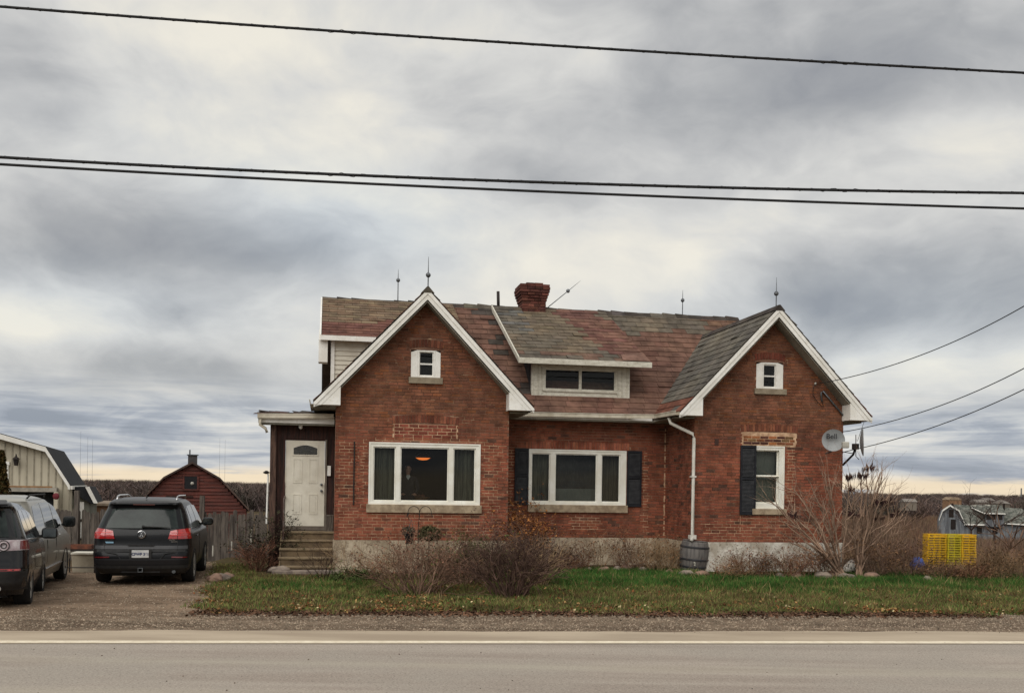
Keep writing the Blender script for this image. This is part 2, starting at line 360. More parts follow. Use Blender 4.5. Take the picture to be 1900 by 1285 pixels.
A = rng.uniform(-9, 10, n); B = rng.uniform(Yb(1172), Yb(1137), n) + rng.normal(0, .12, n)
P = np.stack([A * RC - B * RS, A * RS + B * RC, np.full(n, .0)], 1)
P2 = np.stack([rng.uniform(-13, -4.5, 16000), rng.uniform(14.6, 26, 16000), np.full(16000, .002)], 1)
edge = np.interp(P2[:, 1], [p.y for p in dpts], [p.x for p in dpts]); P2 = P2[P2[:, 0] < edge + .1]; P2[:, 2] = [drz(x, y) for x, y in P2[:, :2]]
P = np.concatenate([P, P2]); C = np.array(lin(130, 116, 100))[None] * rng.uniform(.45, 1.6, (len(P), 1))
stones_mesh('gravel', P, .012, C, mat('loose_stones', (1, 1, 1), src='attr', rough=1, spec=.1), kind='stuff', label='loose grey gravel on the shoulder and driveway')
mb = MB()
for i in range(46):
    p = rd(random.uniform(-8, 9), random.uniform(9.7, 13.4)); s = random.uniform(.004, .010)
    mb.lathe([(s * .3, 0), (s, s * .3), (s * .8, s * .9), (s * .1, s * 1.1)], 6, Matrix.Translation((p.x, p.y, .004)), jit(lin(90, 78, 66), .5))
mb.build('grit', MATS['loose_stones'], kind='stuff', label='scattered grit on the road surface')

# ---------------------------------------------------------------- grass, leaves
def lawn_ok(x, y):
    e = np.interp(y, [p.y for p in dpts] + [27.4], [p.x for p in dpts] + [dpts[-1].x])
    b = -x * RS + y * RC
    nz = .16 * np.sin(x * 1.1 + 2) + .14 * np.sin(x * 3.1) + .1 * np.sin(x * 7.7 + 1) + .06 * np.sin(x * 17.)
    return (x > e + rng.normal(0, .12, len(x))) & (b > Yb(1139) + nz + np.abs(rng.normal(0, .22, len(x))))
def vnoise(x, y, s, seed):
    r = np.random.default_rng(seed); G = r.random((64, 64)); X = x / s; Y = y / s; i = np.floor(X).astype(int); j = np.floor(Y).astype(int); fx = X - i; fy = Y - j
    fx = fx * fx * (3 - 2 * fx); fy = fy * fy * (3 - 2 * fy); g = lambda a, b: G[a % 64, b % 64]
    return (g(i, j) * (1 - fx) + g(i + 1, j) * fx) * (1 - fy) + (g(i, j + 1) * (1 - fx) + g(i + 1, j + 1) * fx) * fy
def grass(n, x0, x1, y0, y1, name, label):
    x = rng.uniform(x0, x1, n); y = rng.uniform(y0, y1, n); ok = lawn_ok(x, y)
    hx = (x - OX) * CP + (y - OY) * SP; hd = -(x - OX) * SP + (y - OY) * CP
    bed = np.interp(hx, [-3, -1.6, 4.1, 4.7, 8.2, 8.8, 30], [9, -.85, -.85, .75, .75, -.75, -.75]) + rng.normal(0, .10, n) + .12 * np.sin(hx * 3.7); ok &= hd < bed; x = x[ok]; y = y[ok]; n = len(x); hd = hd[ok]
    # lush strip at the back, worn and leafy towards the road
    v = HV + CH * F / y + (x / y * F) * ROLL
    u = CU + x / y * F
    lush = np.clip((1104 - v) / 26, 0, 1) * np.clip((u - 960) / 90, .0, 1) + .55 * np.clip(1 - np.abs(u - 610) / 230, 0, 1) * np.clip(1 - np.abs(v - 1083) / 18, 0, 1)
    lush = np.clip(lush + (vnoise(x, y, .8, 1) - .5) * .7 + (vnoise(x, y, .25, 2) - .5) * .4, 0, 1)
    keep = rng.random(n) < (.55 + .45 * lush) * np.clip(.35 + 1.3 * vnoise(x, y, .45, 21), .3, 1); x, y, lush = x[keep], y[keep], lush[keep]; n = len(x)
    h = (.035 + .045 * lush + .03 * vnoise(x, y, .35, 4)) * rng.uniform(.5, 1.5, n); tall = rng.random(n) < .006; h[tall] *= 2.2
    a = rng.uniform(0, 6.28, n); w = rng.uniform(.004, .009, n); ln = rng.normal(0, .5, (n, 2)) * h[:, None]
    b0 = np.stack([x - np.cos(a) * w, y - np.sin(a) * w, np.full(n, -.008)], 1); b1 = np.stack([x + np.cos(a) * w, y + np.sin(a) * w, b0[:, 2]], 1)
    tp = np.stack([x + ln[:, 0], y + ln[:, 1], b0[:, 2] + h], 1)
    V = np.stack([b0, b1, tp], 1).reshape(-1, 3)
    g1 = np.array(lin(44, 80, 36)); g2 = np.array(lin(72, 108, 48)); d1 = np.array(lin(122, 118, 70)); d2 = np.array(lin(142, 120, 84)); br = np.array(lin(104, 82, 58))
    k = rng.random((n, 1)); green = g1 + (g2 - g1) * k; dry = np.where(rng.random((n, 1)) < .45, d1 + (d2 - d1) * k, br); mixed = np.where(rng.random((n, 1)) < .45, (d1 + g2) / 2, dry)
    C = np.where(rng.random((n, 1)) < .85 * lush[:, None] ** .8, green, mixed) * rng.uniform(.7, 1.3, (n, 1))
    C[tall] = np.array(lin(150, 130, 92))
    npmesh(name, V, np.arange(3 * n).reshape(n, 3), VEG, C, kind='stuff', label=label)
grass(430000, -9, 12.5, 14.8, 24.5, 'grass', 'short lawn grass, green near the house and dry at the road')
n = 30000
x = rng.uniform(-7, 12.5, n); y = 14.9 + rng.power(1.0, n) * 6.5; dens = np.clip((vnoise(x, y, .7, 8) + .5 * vnoise(x, y, .25, 12) - .62) * 2.6, .04, 1.3) * (.45 + .35 * (y < 17.2) + .3 * (x < 1))
ok = lawn_ok(x, y) & (rng.random(n) < dens * np.where(y > 18, .35, 1)); x, y = x[ok], y[ok]; n = len(x)
pal = np.array([lin(*c) for c in ((122, 74, 46), (150, 108, 68), (96, 58, 40), (176, 140, 92), (196, 176, 136), (108, 82, 56))]); C = pal[rng.choice(6, n, p=[.3, .22, .22, .12, .05, .09])] * rng.uniform(.7, 1.2, (n, 1))
scatter_quads('fallen_leaves', np.stack([x, y, np.full(n, .02)], 1), .030, C, VEG, flat=.8, squash=.6, kw=dict(kind='stuff', label='brown and orange fallen leaves in the grass'))
# dark litter line where the lawn meets the shoulder
n = 9000; A = rng.uniform(-5.5, 9.5, n); B = Yb(1140) + rng.normal(0, .20, n) + .08; P = np.stack([A * RC - B * RS, A * RS + B * RC, np.full(n, .012)], 1)
P = P[P[:, 0] > dpts[0].x - .3]; n = len(P)
scatter_quads('leaf_litter', P, .022, np.array(lin(82, 60, 46))[None] * rng.uniform(.4, 2.2, (n, 1)), VEG, flat=.6, kw=dict(kind='stuff', label='dark leaf litter along the shoulder edge'))
# ================================================================= THE BRICK HOUSE
HOUSE = thing('brick_house', 'red brick house with two white trimmed front gables and a patchy shingle roof', 'house', (OX, OY, 0), PSI)
sL0, sL1, sR0, sR1, sM0, sM1, dM = 0.0, 4.03, 8.65, 12.6, 4.03, 8.65, 2.05
cL, cR, zA, zE, sl = 2.025, 10.63, 6.36, 3.86, 1.04
ZF, ZR, dR, ME = .73, 7.21, 5.35, 3.92
mslope = (ZR - ME) / (dR - 1.6)
def ivL(z): h = min((sL1 - sL0) / 2, (zA - z) / sl); return ((sL0 + sL1) / 2 - h, (sL0 + sL1) / 2 + h)
def ivR(z): h = min((sR1 - sR0) / 2, (zA - z) / sl); return ((sR0 + sR1) / 2 - h, (sR0 + sR1) / 2 + h)
WL = (.765, 3.36, 1.56, 2.99); WM = (4.945, 7.56, 1.56, 2.99); WR = (10.19, 11.02, 1.555, 3.11)
UL = (1.70, 2.385, 4.51, 5.15); UR = (10.24, 10.95, 4.53, 5.19)
SL_ = (.72, 3.40, 1.37, 1.56); SM_ = (4.93, 7.60, 1.365, 1.56); SR_ = (10.17, 11.07, 1.41, 1.555); SUL = (1.65, 2.44, 4.365, 4.51); SUR = (10.19, 11.03, 4.39, 4.53)
def minus(iv, cuts):
    out = [iv]
    for a, b in cuts:
        nx = []
        for p, q in out:
            if b <= p or a >= q: nx.append((p, q)); continue
            if a > p: nx.append((p, a))
            if b < q: nx.append((b, q))
        out = nx
    return out
def wall_mesh(iv, z0, z1, holes, brk=(), th=.22, d=0.0):
    mb = MB(); zs = sorted({z0, z1, *[z for h in holes for z in h[2:4] if z0 < z < z1], *[b for b in brk if z0 < b < z1]})
    for a, b in zip(zs, zs[1:]):
        cuts = [(h[0], h[1]) for h in holes if h[2] < (a + b) / 2 < h[3]]
        (l0, r0), (l1, r1) = iv(a + 1e-6), iv(b - 1e-6)
        for p, q in minus((min(l0, l1), max(r0, r1)), cuts):
            p0, p1 = (l0, l1) if p <= min(l0, l1) + 1e-6 else (p, p); q0, q1 = (r0, r1) if q >= max(r0, r1) - 1e-6 else (q, q)
            mb.hexa([(p0, d, a), (q0, d, a), (q0, d + th, a), (p0, d + th, a), (p1, d, b), (q1, d, b), (q1, d + th, b), (p1, d + th, b)])
    return mb
BRW, BRH, CO, JT = .204, .0595, .0745, .0125
FULL_BRICK = MB().box(-BRW / 2, BRW / 2, -.011, .012, -BRH / 2, BRH / 2).mesh('brick', BRO)
bricks = MB(); singles = []
def bcol(s, z, w):
    up = min(1, max(0, (z - 2.9) / .8)) if w != 'm' else .15
    r = lin(138, 82, 63); br = lin(127, 84, 64); dk = lin(98, 70, 58)
    t = random.random(); c = tuple(a * (1 - up) + b * up for a, b in zip(r, br))
    if t < .16: c = tuple((a + b) / 2 for a, b in zip(c, dk))
    if t > .95: c = dk
    if t > .90 and up > .5: c = lin(132, 84, 58)
    return jit(c, .13)
def put(a0, a1, z0, z1, fn, col, proud=0.0):
    """fn maps (along, out, up) to the house frame; out is measured away from the wall face"""
    o = random.uniform(-.003, .004) + proud
    p = [fn(a0, -.012, z0), fn(a1, -.012, z0), fn(a1, .010 + o, z0), fn(a0, .010 + o, z0), fn(a0, -.012, z1), fn(a1, -.012, z1), fn(a1, .010 + o, z1), fn(a0, .010 + o, z1)]
    bricks.hexa(p, col)
front = lambda a, o, z: (a, -o, z)
mid = lambda a, o, z: (a, dM - o, z)
side = lambda a, o, z: (sR0 - o, a, z)
def courses(iv, z0, z1, holes, fn, w, pick=None, cfn=None):
    n = int(round((z1 - z0) / CO))
    for k in range(n):
        za = z0 + k * CO + JT / 2; zb = za + BRH; zm = (za + zb) / 2
        l, r = iv(zb); cuts = [(h[0], h[1]) for h in holes if h[2] < zm < h[3]]
        off = (k % 2) * .5 * (BRW + JT) + random.uniform(-.006, .006) - (.25 * (BRW + JT) if k % 7 == 3 else 0)
        for p, q in minus((l, r), cuts):
            a = l + off - 2 * (BRW + JT)
            while a < q:
                b = a + BRW; x0, x1 = max(a, p + .002), min(b, q - .002); a += BRW + JT
                if x1 - x0 < .03: continue
                wob = random.uniform(-.0025, .0025); c = (cfn or bcol)((x0 + x1) / 2, zm, w)
                if pick and x1 - x0 > BRW - .001 and pick(x0, zm): singles.append((w, (x0 + x1) / 2, zm + wob, c)); continue
                put(x0, x1, za + wob, zb + wob, fn, c)
def rectc(a, b, z0, z1, n, fn, cols, rowlen=BRW, sink=0):   # toothed infill panel
    for k in range(n):
        h = (z1 - z0) / n; x = a - (k % 2) * .5 * rowlen
        while x < b:
            x0, x1 = max(x, a), min(x + rowlen, b); x += rowlen + .018
            if x1 - x0 > .03: put(x0, x1, z0 + k * h + .009, z0 + (k + 1) * h - .009, fn, jit(random.choice(cols), .15), .004)
def soldier(a, b, z0, h, rise, fn, cols, n=None, splay=.02):
    n = n or int((b - a) / .072)
    for i in range(n):
        t0, t1 = i / n, (i + 1) / n; arc = lambda t: rise * (1 - (2 * t - 1) ** 2); g = .006
        x0 = a + (b - a) * t0 + g; x1 = a + (b - a) * t1 - g; e0 = splay * (2 * t0 - 1); e1 = splay * (2 * t1 - 1); c = jit(random.choice(cols), .15)
        o = .012 + random.uniform(-.002, .004)
        P = [(x0, -.012, z0 + arc(t0)), (x1, -.012, z0 + arc(t1)), (x1, o, z0 + arc(t1)), (x0, o, z0 + arc(t0)), (x0 + e0, -.012, z0 + arc(t0) + h), (x1 + e1, -.012, z0 + arc(t1) + h), (x1 + e1, o, z0 + arc(t1) + h), (x0 + e0, o, z0 + arc(t0) + h)]
        bricks.hexa([fn(*p) for p in P], c)
arc1, pat1 = (1.30, 2.83, 3.42, 3.63), (1.325, 2.79, 3.10, 3.42)
arcM = (4.86, 7.64, 2.99, 3.20)
arc2, pat2 = (9.86, 11.36, 3.42, 3.64), (9.89, 11.32, 3.12, 3.42)
uaL, uaR = (1.66, 2.43, 5.15, 5.39), (10.20, 10.99, 5.19, 5.43)
holesL = [WL, SL_, arc1, pat1, UL, uaL, SUL]; holesM = [WM, SM_, arcM]; holesR = [WR, SR_, arc2, pat2, UR, uaR, SUR]
nL = int((6.30 - ZF) / CO)
pk = lambda x, z: z < 3.05 and (x > 3.40 or (z < 1.36 and x > .9) or (x < .74 and z < 2.2))
courses(ivL, ZF, ZF + nL * CO, holesL, front, 'l', pk)
courses(lambda z: (sM0 - .3, sM1), .71, .71 + 42 * CO, holesM, mid, 'm', lambda x, z: 4.6 < x < 8.2 and z < 1.35)
courses(ivR, .72, .72 + nL * CO, holesR, front, 'r')
courses(lambda z: (0.0, dM), .715, .715 + 42 * CO, [], side, 'r')
RED = [lin(134, 76, 62), lin(128, 70, 56), lin(120, 68, 56)]
soldier(*arc1[:2], 3.42, .175, .045, front, [lin(136, 84, 64), lin(108, 64, 50)]); soldier(*arc2[:2], 3.44, .175, .04, front, [lin(140, 88, 66), lin(112, 68, 52)])
soldier(*arcM[:2], 3.005, .185, .0, mid, [lin(140, 82, 64), lin(162, 100, 78)], splay=0)
soldier(*uaL[:2], 5.175, .17, .05, front, [lin(116, 72, 56), lin(104, 64, 50)], n=11); soldier(*uaR[:2], 5.215, .17, .05, front, [lin(122, 70, 56), lin(112, 62, 50)], n=11)
rectc(1.34, 2.78, 3.105, 3.42, 4, front, RED)
MIXB = [lin(150, 96, 62), lin(92, 60, 50), lin(78, 52, 48), lin(134, 84, 58), lin(126, 98, 66)]
rectc(9.93, 11.28, 3.14, 3.36, 3, front, MIXB)
EXTRA = MB()   # pale repair mortar, a few millimetres proud of the old joints
def patch(fn, a0, a1, z0, z1, ragged=.10, step=CO, o=.0045):
    k = 0; z = z0
    while z < z1 - .01:
        ra, rb = (random.uniform(0, ragged), random.uniform(0, ragged)); zz_ = min(z + step, z1)
        EXTRA.hexa([fn(a0 + ra, -.01, z), fn(a1 - rb, -.01, z), fn(a1 - rb, o, z), fn(a0 + ra, o, z), fn(a0 + ra, -.01, zz_ - .001), fn(a1 - rb, -.01, zz_ - .001), fn(a1 - rb, o, zz_ - .001), fn(a0 + ra, o, zz_ - .001)]); z += step
patch(front, .54, .76, ZF + CO * 10, 3.06); patch(front, 3.365, 3.66, ZF + CO * 9, 3.10, .12); patch(front, .9, 3.5, 3.00, 3.10, .02); patch(front, 1.30, 2.82, 3.10, 3.42, 0, o=.007)
patch(front, .02, .55, ZF + .01, 3.0, .10, o=.002); patch(front, .3, 4.0, ZF + .01, 1.35, .4, o=.002); patch(front, 3.3, 4.02, ZF + .3, 3.0, .3, o=.002)
patch(mid, 5.95, 7.0, .92, 1.30, .22); patch(mid, 7.95, 8.22, .8, 3.0, .10, o=.003); patch(mid, 4.2, 4.6, 1.2, 3.0, .12, o=.003); patch(mid, 8.60, 8.66, .75, 3.6, .01, o=.012)
patch(front, 11.03, 11.34, 1.75, 3.12, .08); patch(front, 9.86, 11.34, 3.12, 3.45, 0, o=.007); patch(front, 9.86, 11.30, .95, 1.40, .08, o=.003); patch(front, 11.30, 11.325, .98, 1.75, .0, o=.012); patch(front, 9.865, 9.88, .98, 1.40, .0, o=.012)
patch(front, 8.7, 12.5, .74, 1.3, .5, o=.0015)
# walls: mortar faces; the single bricks hang below them
wl = wall_mesh(ivL, 0.60, zA, holesL[:1] + [UL], brk=(zA - (sL1 - sL0) / 2 * sl,)).build('wall', MORT, HOUSE)
wm = wall_mesh(lambda z: (sM0 - .35, sM1), .6, 4.05, [WM], d=dM).build('wall', MORT, HOUSE)
wr = wall_mesh(ivR, .6, zA, [WR, UR], brk=(zA - (sR1 - sR0) / 2 * sl,)).build('wall', MORT, HOUSE)
mb = MB(); mb.box(sR0, sR0 + .2, .22, dM, .6, 3.9); mb.box(sR1 - .2, sR1, .22, 7.5, .6, 4.0); mb.box(0, .2, .22, 7.5, .6, 4.0); mb.box(0.2, 12.4, 7.3, 7.5, .6, 4.0); mb.box(sL1 - .2, sL1, .22, dM, .6, 3.9)
mb.build('wall', MORT, HOUSE)
bricks.build('bricks', BRA, HOUSE, kind='stuff')
EXTRA.build('repair_mortar', MORL, HOUSE, kind='stuff')
fr = [q for q in singles if q[0] == 'l']; fm = [q for q in singles if q[0] == 'm']
random.shuffle(fm); fr.sort(key=lambda q: (abs(q[1] - 2.6) + abs(q[2] - 1.5)))
chosen = fr[:175] + fm[:45]; rest = fr[175:] + fm[45:]
for w, x, z, c in chosen:
    o = bpy.data.objects.new('brick', FULL_BRICK); COL.objects.link(o); o.parent = wl if w == 'l' else wm
    o.location = (x, (0 if w == 'l' else dM) + random.uniform(-.003, .002), z); o.color = (*c, 1)
bricks = MB()
for w, x, z, c in rest: put(x - BRW / 2, x + BRW / 2, z - BRH / 2, z + BRH / 2, front if w == 'l' else mid, c)
bricks.build('bricks', BRA, HOUSE, kind='stuff')
# foundation
mb = MB(); mb.box(-.02, sL1 + .02, -.03, .3, -.4, ZF); mb.box(sM0 - .3, sM1, dM - .03, dM + .3, -.4, .71); MB().box(sR0 - .03, sR1 + .03, -.035, .3, -.4, .722).build('foundation', FNW, HOUSE); mb.box(sR0 - .03, sR0 + .2, .3, dM, -.4, .712); mb.box(sR1 - .2, sR1 + .03, .3, 7.5, -.4, .7); mb.box(-.02, .2, .3, 7.5, -.4, .7)
mb.build('foundation', FND, HOUSE)
# inside
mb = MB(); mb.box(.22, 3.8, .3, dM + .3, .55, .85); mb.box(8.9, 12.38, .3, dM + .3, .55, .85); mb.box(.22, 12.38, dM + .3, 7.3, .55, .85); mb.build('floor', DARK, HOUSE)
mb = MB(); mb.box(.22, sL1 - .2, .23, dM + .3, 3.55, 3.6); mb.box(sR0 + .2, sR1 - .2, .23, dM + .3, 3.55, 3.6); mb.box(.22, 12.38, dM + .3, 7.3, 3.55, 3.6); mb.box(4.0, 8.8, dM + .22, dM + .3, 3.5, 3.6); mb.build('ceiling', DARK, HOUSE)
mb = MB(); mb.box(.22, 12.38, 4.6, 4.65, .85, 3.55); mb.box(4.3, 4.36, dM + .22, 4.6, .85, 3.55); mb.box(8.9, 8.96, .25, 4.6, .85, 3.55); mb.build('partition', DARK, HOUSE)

# ---- windows: (outer rect, panes as (a0,a1,z0,z1))
def window(rect, panes, d, m=CREAM, parent=HOUSE, proud=.012, back=.09, sash=.028, inset=.03, label=None, bar=None):
    a0, a1, z0, z1 = rect; f = MB(); holes = [(p[0] - sash, p[1] + sash, p[2] - sash, p[3] + sash) for p in panes]
    zs = sorted({z0, z1, *[z for h in holes for z in h[2:4]]})
    for u, v in zip(zs, zs[1:]):
        for p, q in minus((a0, a1), [(h[0], h[1]) for h in holes if h[2] < (u + v) / 2 < h[3]]): f.box(p, q, d - proud, d + back, u, v)
    o = f.build('window', m, parent, label=label)
    for p in panes:
        s = MB(); x0, x1, y0, y1 = p; e = sash; Y0, Y1 = d + inset - .012, d + inset + .035
        s.box(x0 - e + .002, x0, Y0, Y1, y0 - e, y1 + e); s.box(x1, x1 + e - .002, Y0, Y1, y0 - e, y1 + e); s.box(x0, x1, Y0, Y1, y0 - e, y0); s.box(x0, x1, Y0, Y1, y1, y1 + e)
        s.build('sash', m, o)
        MB().quad([(x0, d + inset + .012, y0), (x1, d + inset + .012, y0), (x1, d + inset + .012, y1), (x0, d + inset + .012, y1)]).build('pane', GLS, o, fix=False)
    # outer lip
    l = MB(); t = .035; Y0 = d - proud - .014
    l.box(a0, a0 + t, Y0, Y0 + .013, z0, z1); l.box(a1 - t, a1, Y0, Y0 + .013, z0, z1); l.box(a0 + t, a1 - t, Y0, Y0 + .013, z0, z0 + t); l.box(a0 + t, a1 - t, Y0, Y0 + .013, z1 - t, z1)
    l.build('casing', m, o); return o
def sill(r, d, w, name='sill', m=STONE): MB().box(r[0], r[1], d - .07, d + .02, r[2], r[3]).build(name, m, w, bevel=.006)
def pan(d, *pp):   # panes from photo pixels
    out = []
    for u0, u1, v0, v1 in pp:
        a, z1_ = hp(u0, v0, d); b, z0_ = hp(u1, v1, d); out.append((a, b, z0_, z1_))
    return out
PL = pan(.03, (695, 731, 831, 928), (745, 829, 832, 929), (843, 879, 834, 930)); PL = [(p[0], p[1], 1.66, 2.86) for p in PL]
w = window(WL, PL, 0); sill(SL_, 0, w)
PM = pan(dM, (988, 1018, 842, 929), (1032, 1105, 843, 930), (1118, 1148, 844, 931)); PM = [(p[0], p[1], 1.66, 2.86) for p in PM]
w = window(WM, PM, dM); sill(SM_, dM, w)
w = window(WR, [(WR[0] + .08, WR[1] - .17, 1.72, 2.33), (WR[0] + .08, WR[1] - .17, 2.39, 2.98)], 0, inset=.07); sill(SR_, 0, w)
def attic(U, SU, off):
    a0 = U[0] + off; w = window((a0 - .035, a0 + .365, U[2], U[3] - .01), [(a0 + .02, a0 + .31, U[2] + .06, U[2] + .30), (a0 + .02, a0 + .31, U[2] + .335, U[2] + .58)], 0, WHT, sash=.02, proud=.0)
    sill(SU, 0, w, m=mat('grey_sill', lin(150, 138, 118), lin(128, 116, 98), scale=6, rough=.9, bump=.003, detail=8))
    # plain side boards with an arched head
    for x0, x1, lft in ((U[0], a0 - .037, 1), (a0 + .367, U[1], 0)):
        za, zb = (U[3] - .06, U[3] - .005) if lft else (U[3] - .005, U[3] - .06)
        MB().prism([(x0, -.008, U[2]), (x1, -.008, U[2]), (x1, -.008, zb), (x0, -.008, za)], (0, .06, 0)).build('side_panel', WHT, w)
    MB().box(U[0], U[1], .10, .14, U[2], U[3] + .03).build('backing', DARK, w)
attic(UL, SUL, .19); attic(UR, SUR, .19)
# curtains and blinds
CURT = mat('grey_curtain', lin(104, 102, 88), lin(70, 70, 62), scale=3, stretch=(5, 5, .6), rough=1, detail=9)
BLIND = mat('grey_blind', lin(128, 128, 120), lin(116, 116, 108), scale=1, rough=1)
def curtain(a0, a1, z0, z1, d, label, m=CURT, amp=.025, fold=.11, name='curtain', cat='curtain'):
    def fn(u, v): a = a0 + (a1 - a0) * u; return hw(a, d + amp * math.sin(a / fold * 6.283) + .4 * amp * math.sin(a * 31), z0 + (z1 - z0) * v)
    MB().grid(fn, 40, 2).build(name, m, label=label, cat=cat, smooth=True, group=None)
curtain(PL[0][0] - .08, PL[0][1] + .05, 1.62, 2.92, .20, 'grey curtain behind the left side pane of the big left window')
curtain(PL[2][0] - .05, PL[2][1] + .08, 1.62, 2.92, .20, 'grey curtain behind the right side pane of the big left window')
curtain(PM[0][0] - .08, PM[0][1] + .06, 1.62, 2.92, dM + .2, 'grey curtain behind the left side pane of the middle window')
curtain(PM[2][0] - .06, PM[2][1] + .08, 1.62, 2.92, dM + .2, 'grey curtain behind the right side pane of the middle window', mat('brown_curtain', lin(84, 76, 62), lin(60, 56, 48), scale=3, stretch=(5, 5, .6), rough=1))
curtain(WR[0] + .05, WR[1] - .13, 1.62, 3.02, .24, 'pale grey blind drawn down behind the narrow right window', BLIND, amp=.002, name='window_blind', cat='blind')
curtain(PM[1][0] - .06, PM[1][1] + .06, 1.62, 1.98, dM + .26, 'low grey sheet across the bottom of the middle window', mat('sheet_grey', lin(120, 122, 116), lin(100, 102, 98), scale=2, rough=1), amp=.01, name='window_sheet', cat='sheet')
curtain(PM[1][0] - .06, PM[1][1] + .06, 1.9, 2.92, dM + .30, 'dark charcoal cloth hanging in the middle window', mat('charcoal_cloth', lin(62, 62, 62), lin(44, 44, 46), scale=3, rough=1), amp=.015, name='window_cloth', cat='cloth')

# ---- shutters
SLAT = MB().box(0, 1, -.016, .0, 0, .022).mesh('slat', BLK)
SLAT.transform(Matrix.Rotation(R(0), 4, 'X'))
def shutter(a0, a1, z0, z1, d, label=None):
    f = MB(); e = .045; Y0, Y1 = d - .055, d - .018; zm = z0 + (z1 - z0) * .52
    f.box(a0, a0 + e, Y0, Y1, z0, z1); f.box(a1 - e, a1, Y0, Y1, z0, z1); f.box(a0 + e, a1 - e, Y0, Y1, z0, z0 + .08); f.box(a0 + e, a1 - e, Y0, Y1, z1 - .06, z1); f.box(a0 + e, a1 - e, Y0, Y1, zm - .03, zm + .03)
    f.box(a0 + e, a1 - e, Y1 - .008, Y1 - .002, z0 + .08, z1 - .06)
    o = f.build('shutter', BLK, HOUSE, label=label); s = MB(); z = z0 + .085
    while z < z1 - .09:
        if not (zm - .06 < z < zm + .03): s.quad([(a0 + e, Y0 + .004, z), (a1 - e, Y0 + .004, z), (a1 - e, Y1 - .010, z + .030), (a0 + e, Y1 - .010, z + .030)])
        z += .033
    s.build('slats', mat('shutter_slats', lin(62, 62, 64), lin(44, 45, 48), scale=6, rough=.5), o, kind='stuff')
shutter(4.575, 4.935, 1.55, 3.0, dM); shutter(7.58, 7.975, 1.53, 3.0, dM)
shutter(9.845, 10.255, 1.40, 3.115, 0)
MB().box(.415, .445, -.05, -.005, 1.54, 2.99).build('shutter_bracket', BLKM, HOUSE)

# ---- roofs
def ofs(P, n, h): return tuple(P[i] + n[i] * h for i in range(3))
sh_all = MB(); sh_single = []; SHW, SHE = .42, .25
SH_ME = MB().hexa([(-.205, -.02, .012), (.205, -.02, .012), (.205, .25, .004), (-.205, .25, .004), (-.205, -.02, .026), (.205, -.02, .026), (.205, .25, .012), (-.205, .25, .012)]).mesh('shingle', SHO)
def shingles(P0, a, b, n, iv, L, cfn, parent, pick=False, w=SHW, e=SHE):
    P0, a, b, n = map(Vector, (P0, a, b, n)); k = 0; t = 0.0
    while t < L - .03:
        l, r = iv(t + e * .5); x = l - (k % 2) * w * .5 - random.uniform(0, .05); t1 = min(t + e, L)
        while x < r:
            x0, x1 = max(x, l), min(x + w - .008, r); x += w
            if x1 - x0 < .03: continue
            c = cfn((x0 + x1) / 2, t, k); lift = random.uniform(0, .006) + (.022 if random.random() < .03 else 0)
            if pick and x1 - x0 > w - .02 and t1 - t > e - .01: sh_single.append((P0 + a * (x0 + x1) / 2 + b * t + n * lift, a, b, n, c, parent)); continue
            V = lambda p, q, h: tuple(P0 + a * p + b * q + n * h)
            sh_all.hexa([V(x0, t - .02, .012), V(x1, t - .02, .012), V(x1, t1, .004), V(x0, t1, .004), V(x0, t - .02, .026 + lift), V(x1, t - .02, .026 + lift), V(x1, t1, .012), V(x0, t1, .012)], c)
        k += 1; t += e
G1, G2, G3, RD1, RD2, DKS = lin(110, 99, 85), lin(99, 92, 82), lin(116, 103, 85), lin(114, 85, 73), lin(104, 79, 68), lin(72, 66, 61)
def pick_c(r, *cs): return jit(random.choice(cs), .07)
def pick_s(x, t, *cs):   # broad weathering patches: blend by a slow wave across the slope
    v = (.5 + .28 * math.sin(x * 1.1 + t * 1.7) + .22 * math.sin(x * 2.9 - t * 2.3 + 1) + random.uniform(-.14, .14)) * (len(cs) - 1); v = min(len(cs) - 1.001, max(0, v)); k = int(v); f = v - k
    return jit(tuple(a * (1 - f) + b * f for a, b in zip(cs[k], cs[k + 1])), .06)
def main_c(x, t, k):   # x = s, t = distance up the slope
    n_ = math.sin(x * 1.7 + k) * .3 + random.uniform(-.25, .25)
    if t > 3.9 + n_ * .6 and 6.8 < x < 10.9: return pick_s(x, t, G1, G2, lin(112, 100, 86))
    if x < 5.0 and random.random() < .5 + .3 * math.sin(x * 9) and x > 4.0: return pick_c(0, DKS, RD2)
    if x > 10.9: return pick_c(0, lin(118, 92, 76), lin(108, 84, 72))
    return pick_s(x, t, RD1, RD2, lin(116, 88, 75), lin(106, 76, 66))
cosm = 1 / math.sqrt(1 + mslope ** 2); bm = (0, cosm, mslope * cosm); nm = (0, -mslope * cosm, cosm); Lm = (dR - 1.6) / cosm
PLYW = mat('roof_deck', lin(70, 58, 50), rough=1)
RF = MB(); t_ = .10
RF.hexa([(.06, 1.6, ME - t_), (12.05, 1.6, ME - t_), (12.05, dR, ZR - t_), (.06, dR, ZR - t_), (.06, 1.6, ME), (12.05, 1.6, ME), (12.05, dR, ZR), (.06, dR, ZR)])
RF.hexa([(-.35, dR, ZR - t_), (12.05, dR, ZR - t_), (12.05, 9.1, ME - t_), (-.35, 9.1, ME - t_), (-.35, dR, ZR), (12.05, dR, ZR), (12.05, 9.1, ME), (-.35, 9.1, ME)])
roofm = RF.build('roof', PLYW, HOUSE)
def main_iv(t):
    z = ME + t * mslope * cosm
    if z > zA + .1: return (-.33, 12.03)
    h = (zA + .12 - z) / sl; l = cL + max(0, h) - .25; r = cR - max(0, h) + .1
    return (max(l, 2.5), r)
shingles((0, 1.6, ME), (1, 0, 0), bm, nm, main_iv, Lm, main_c, roofm)
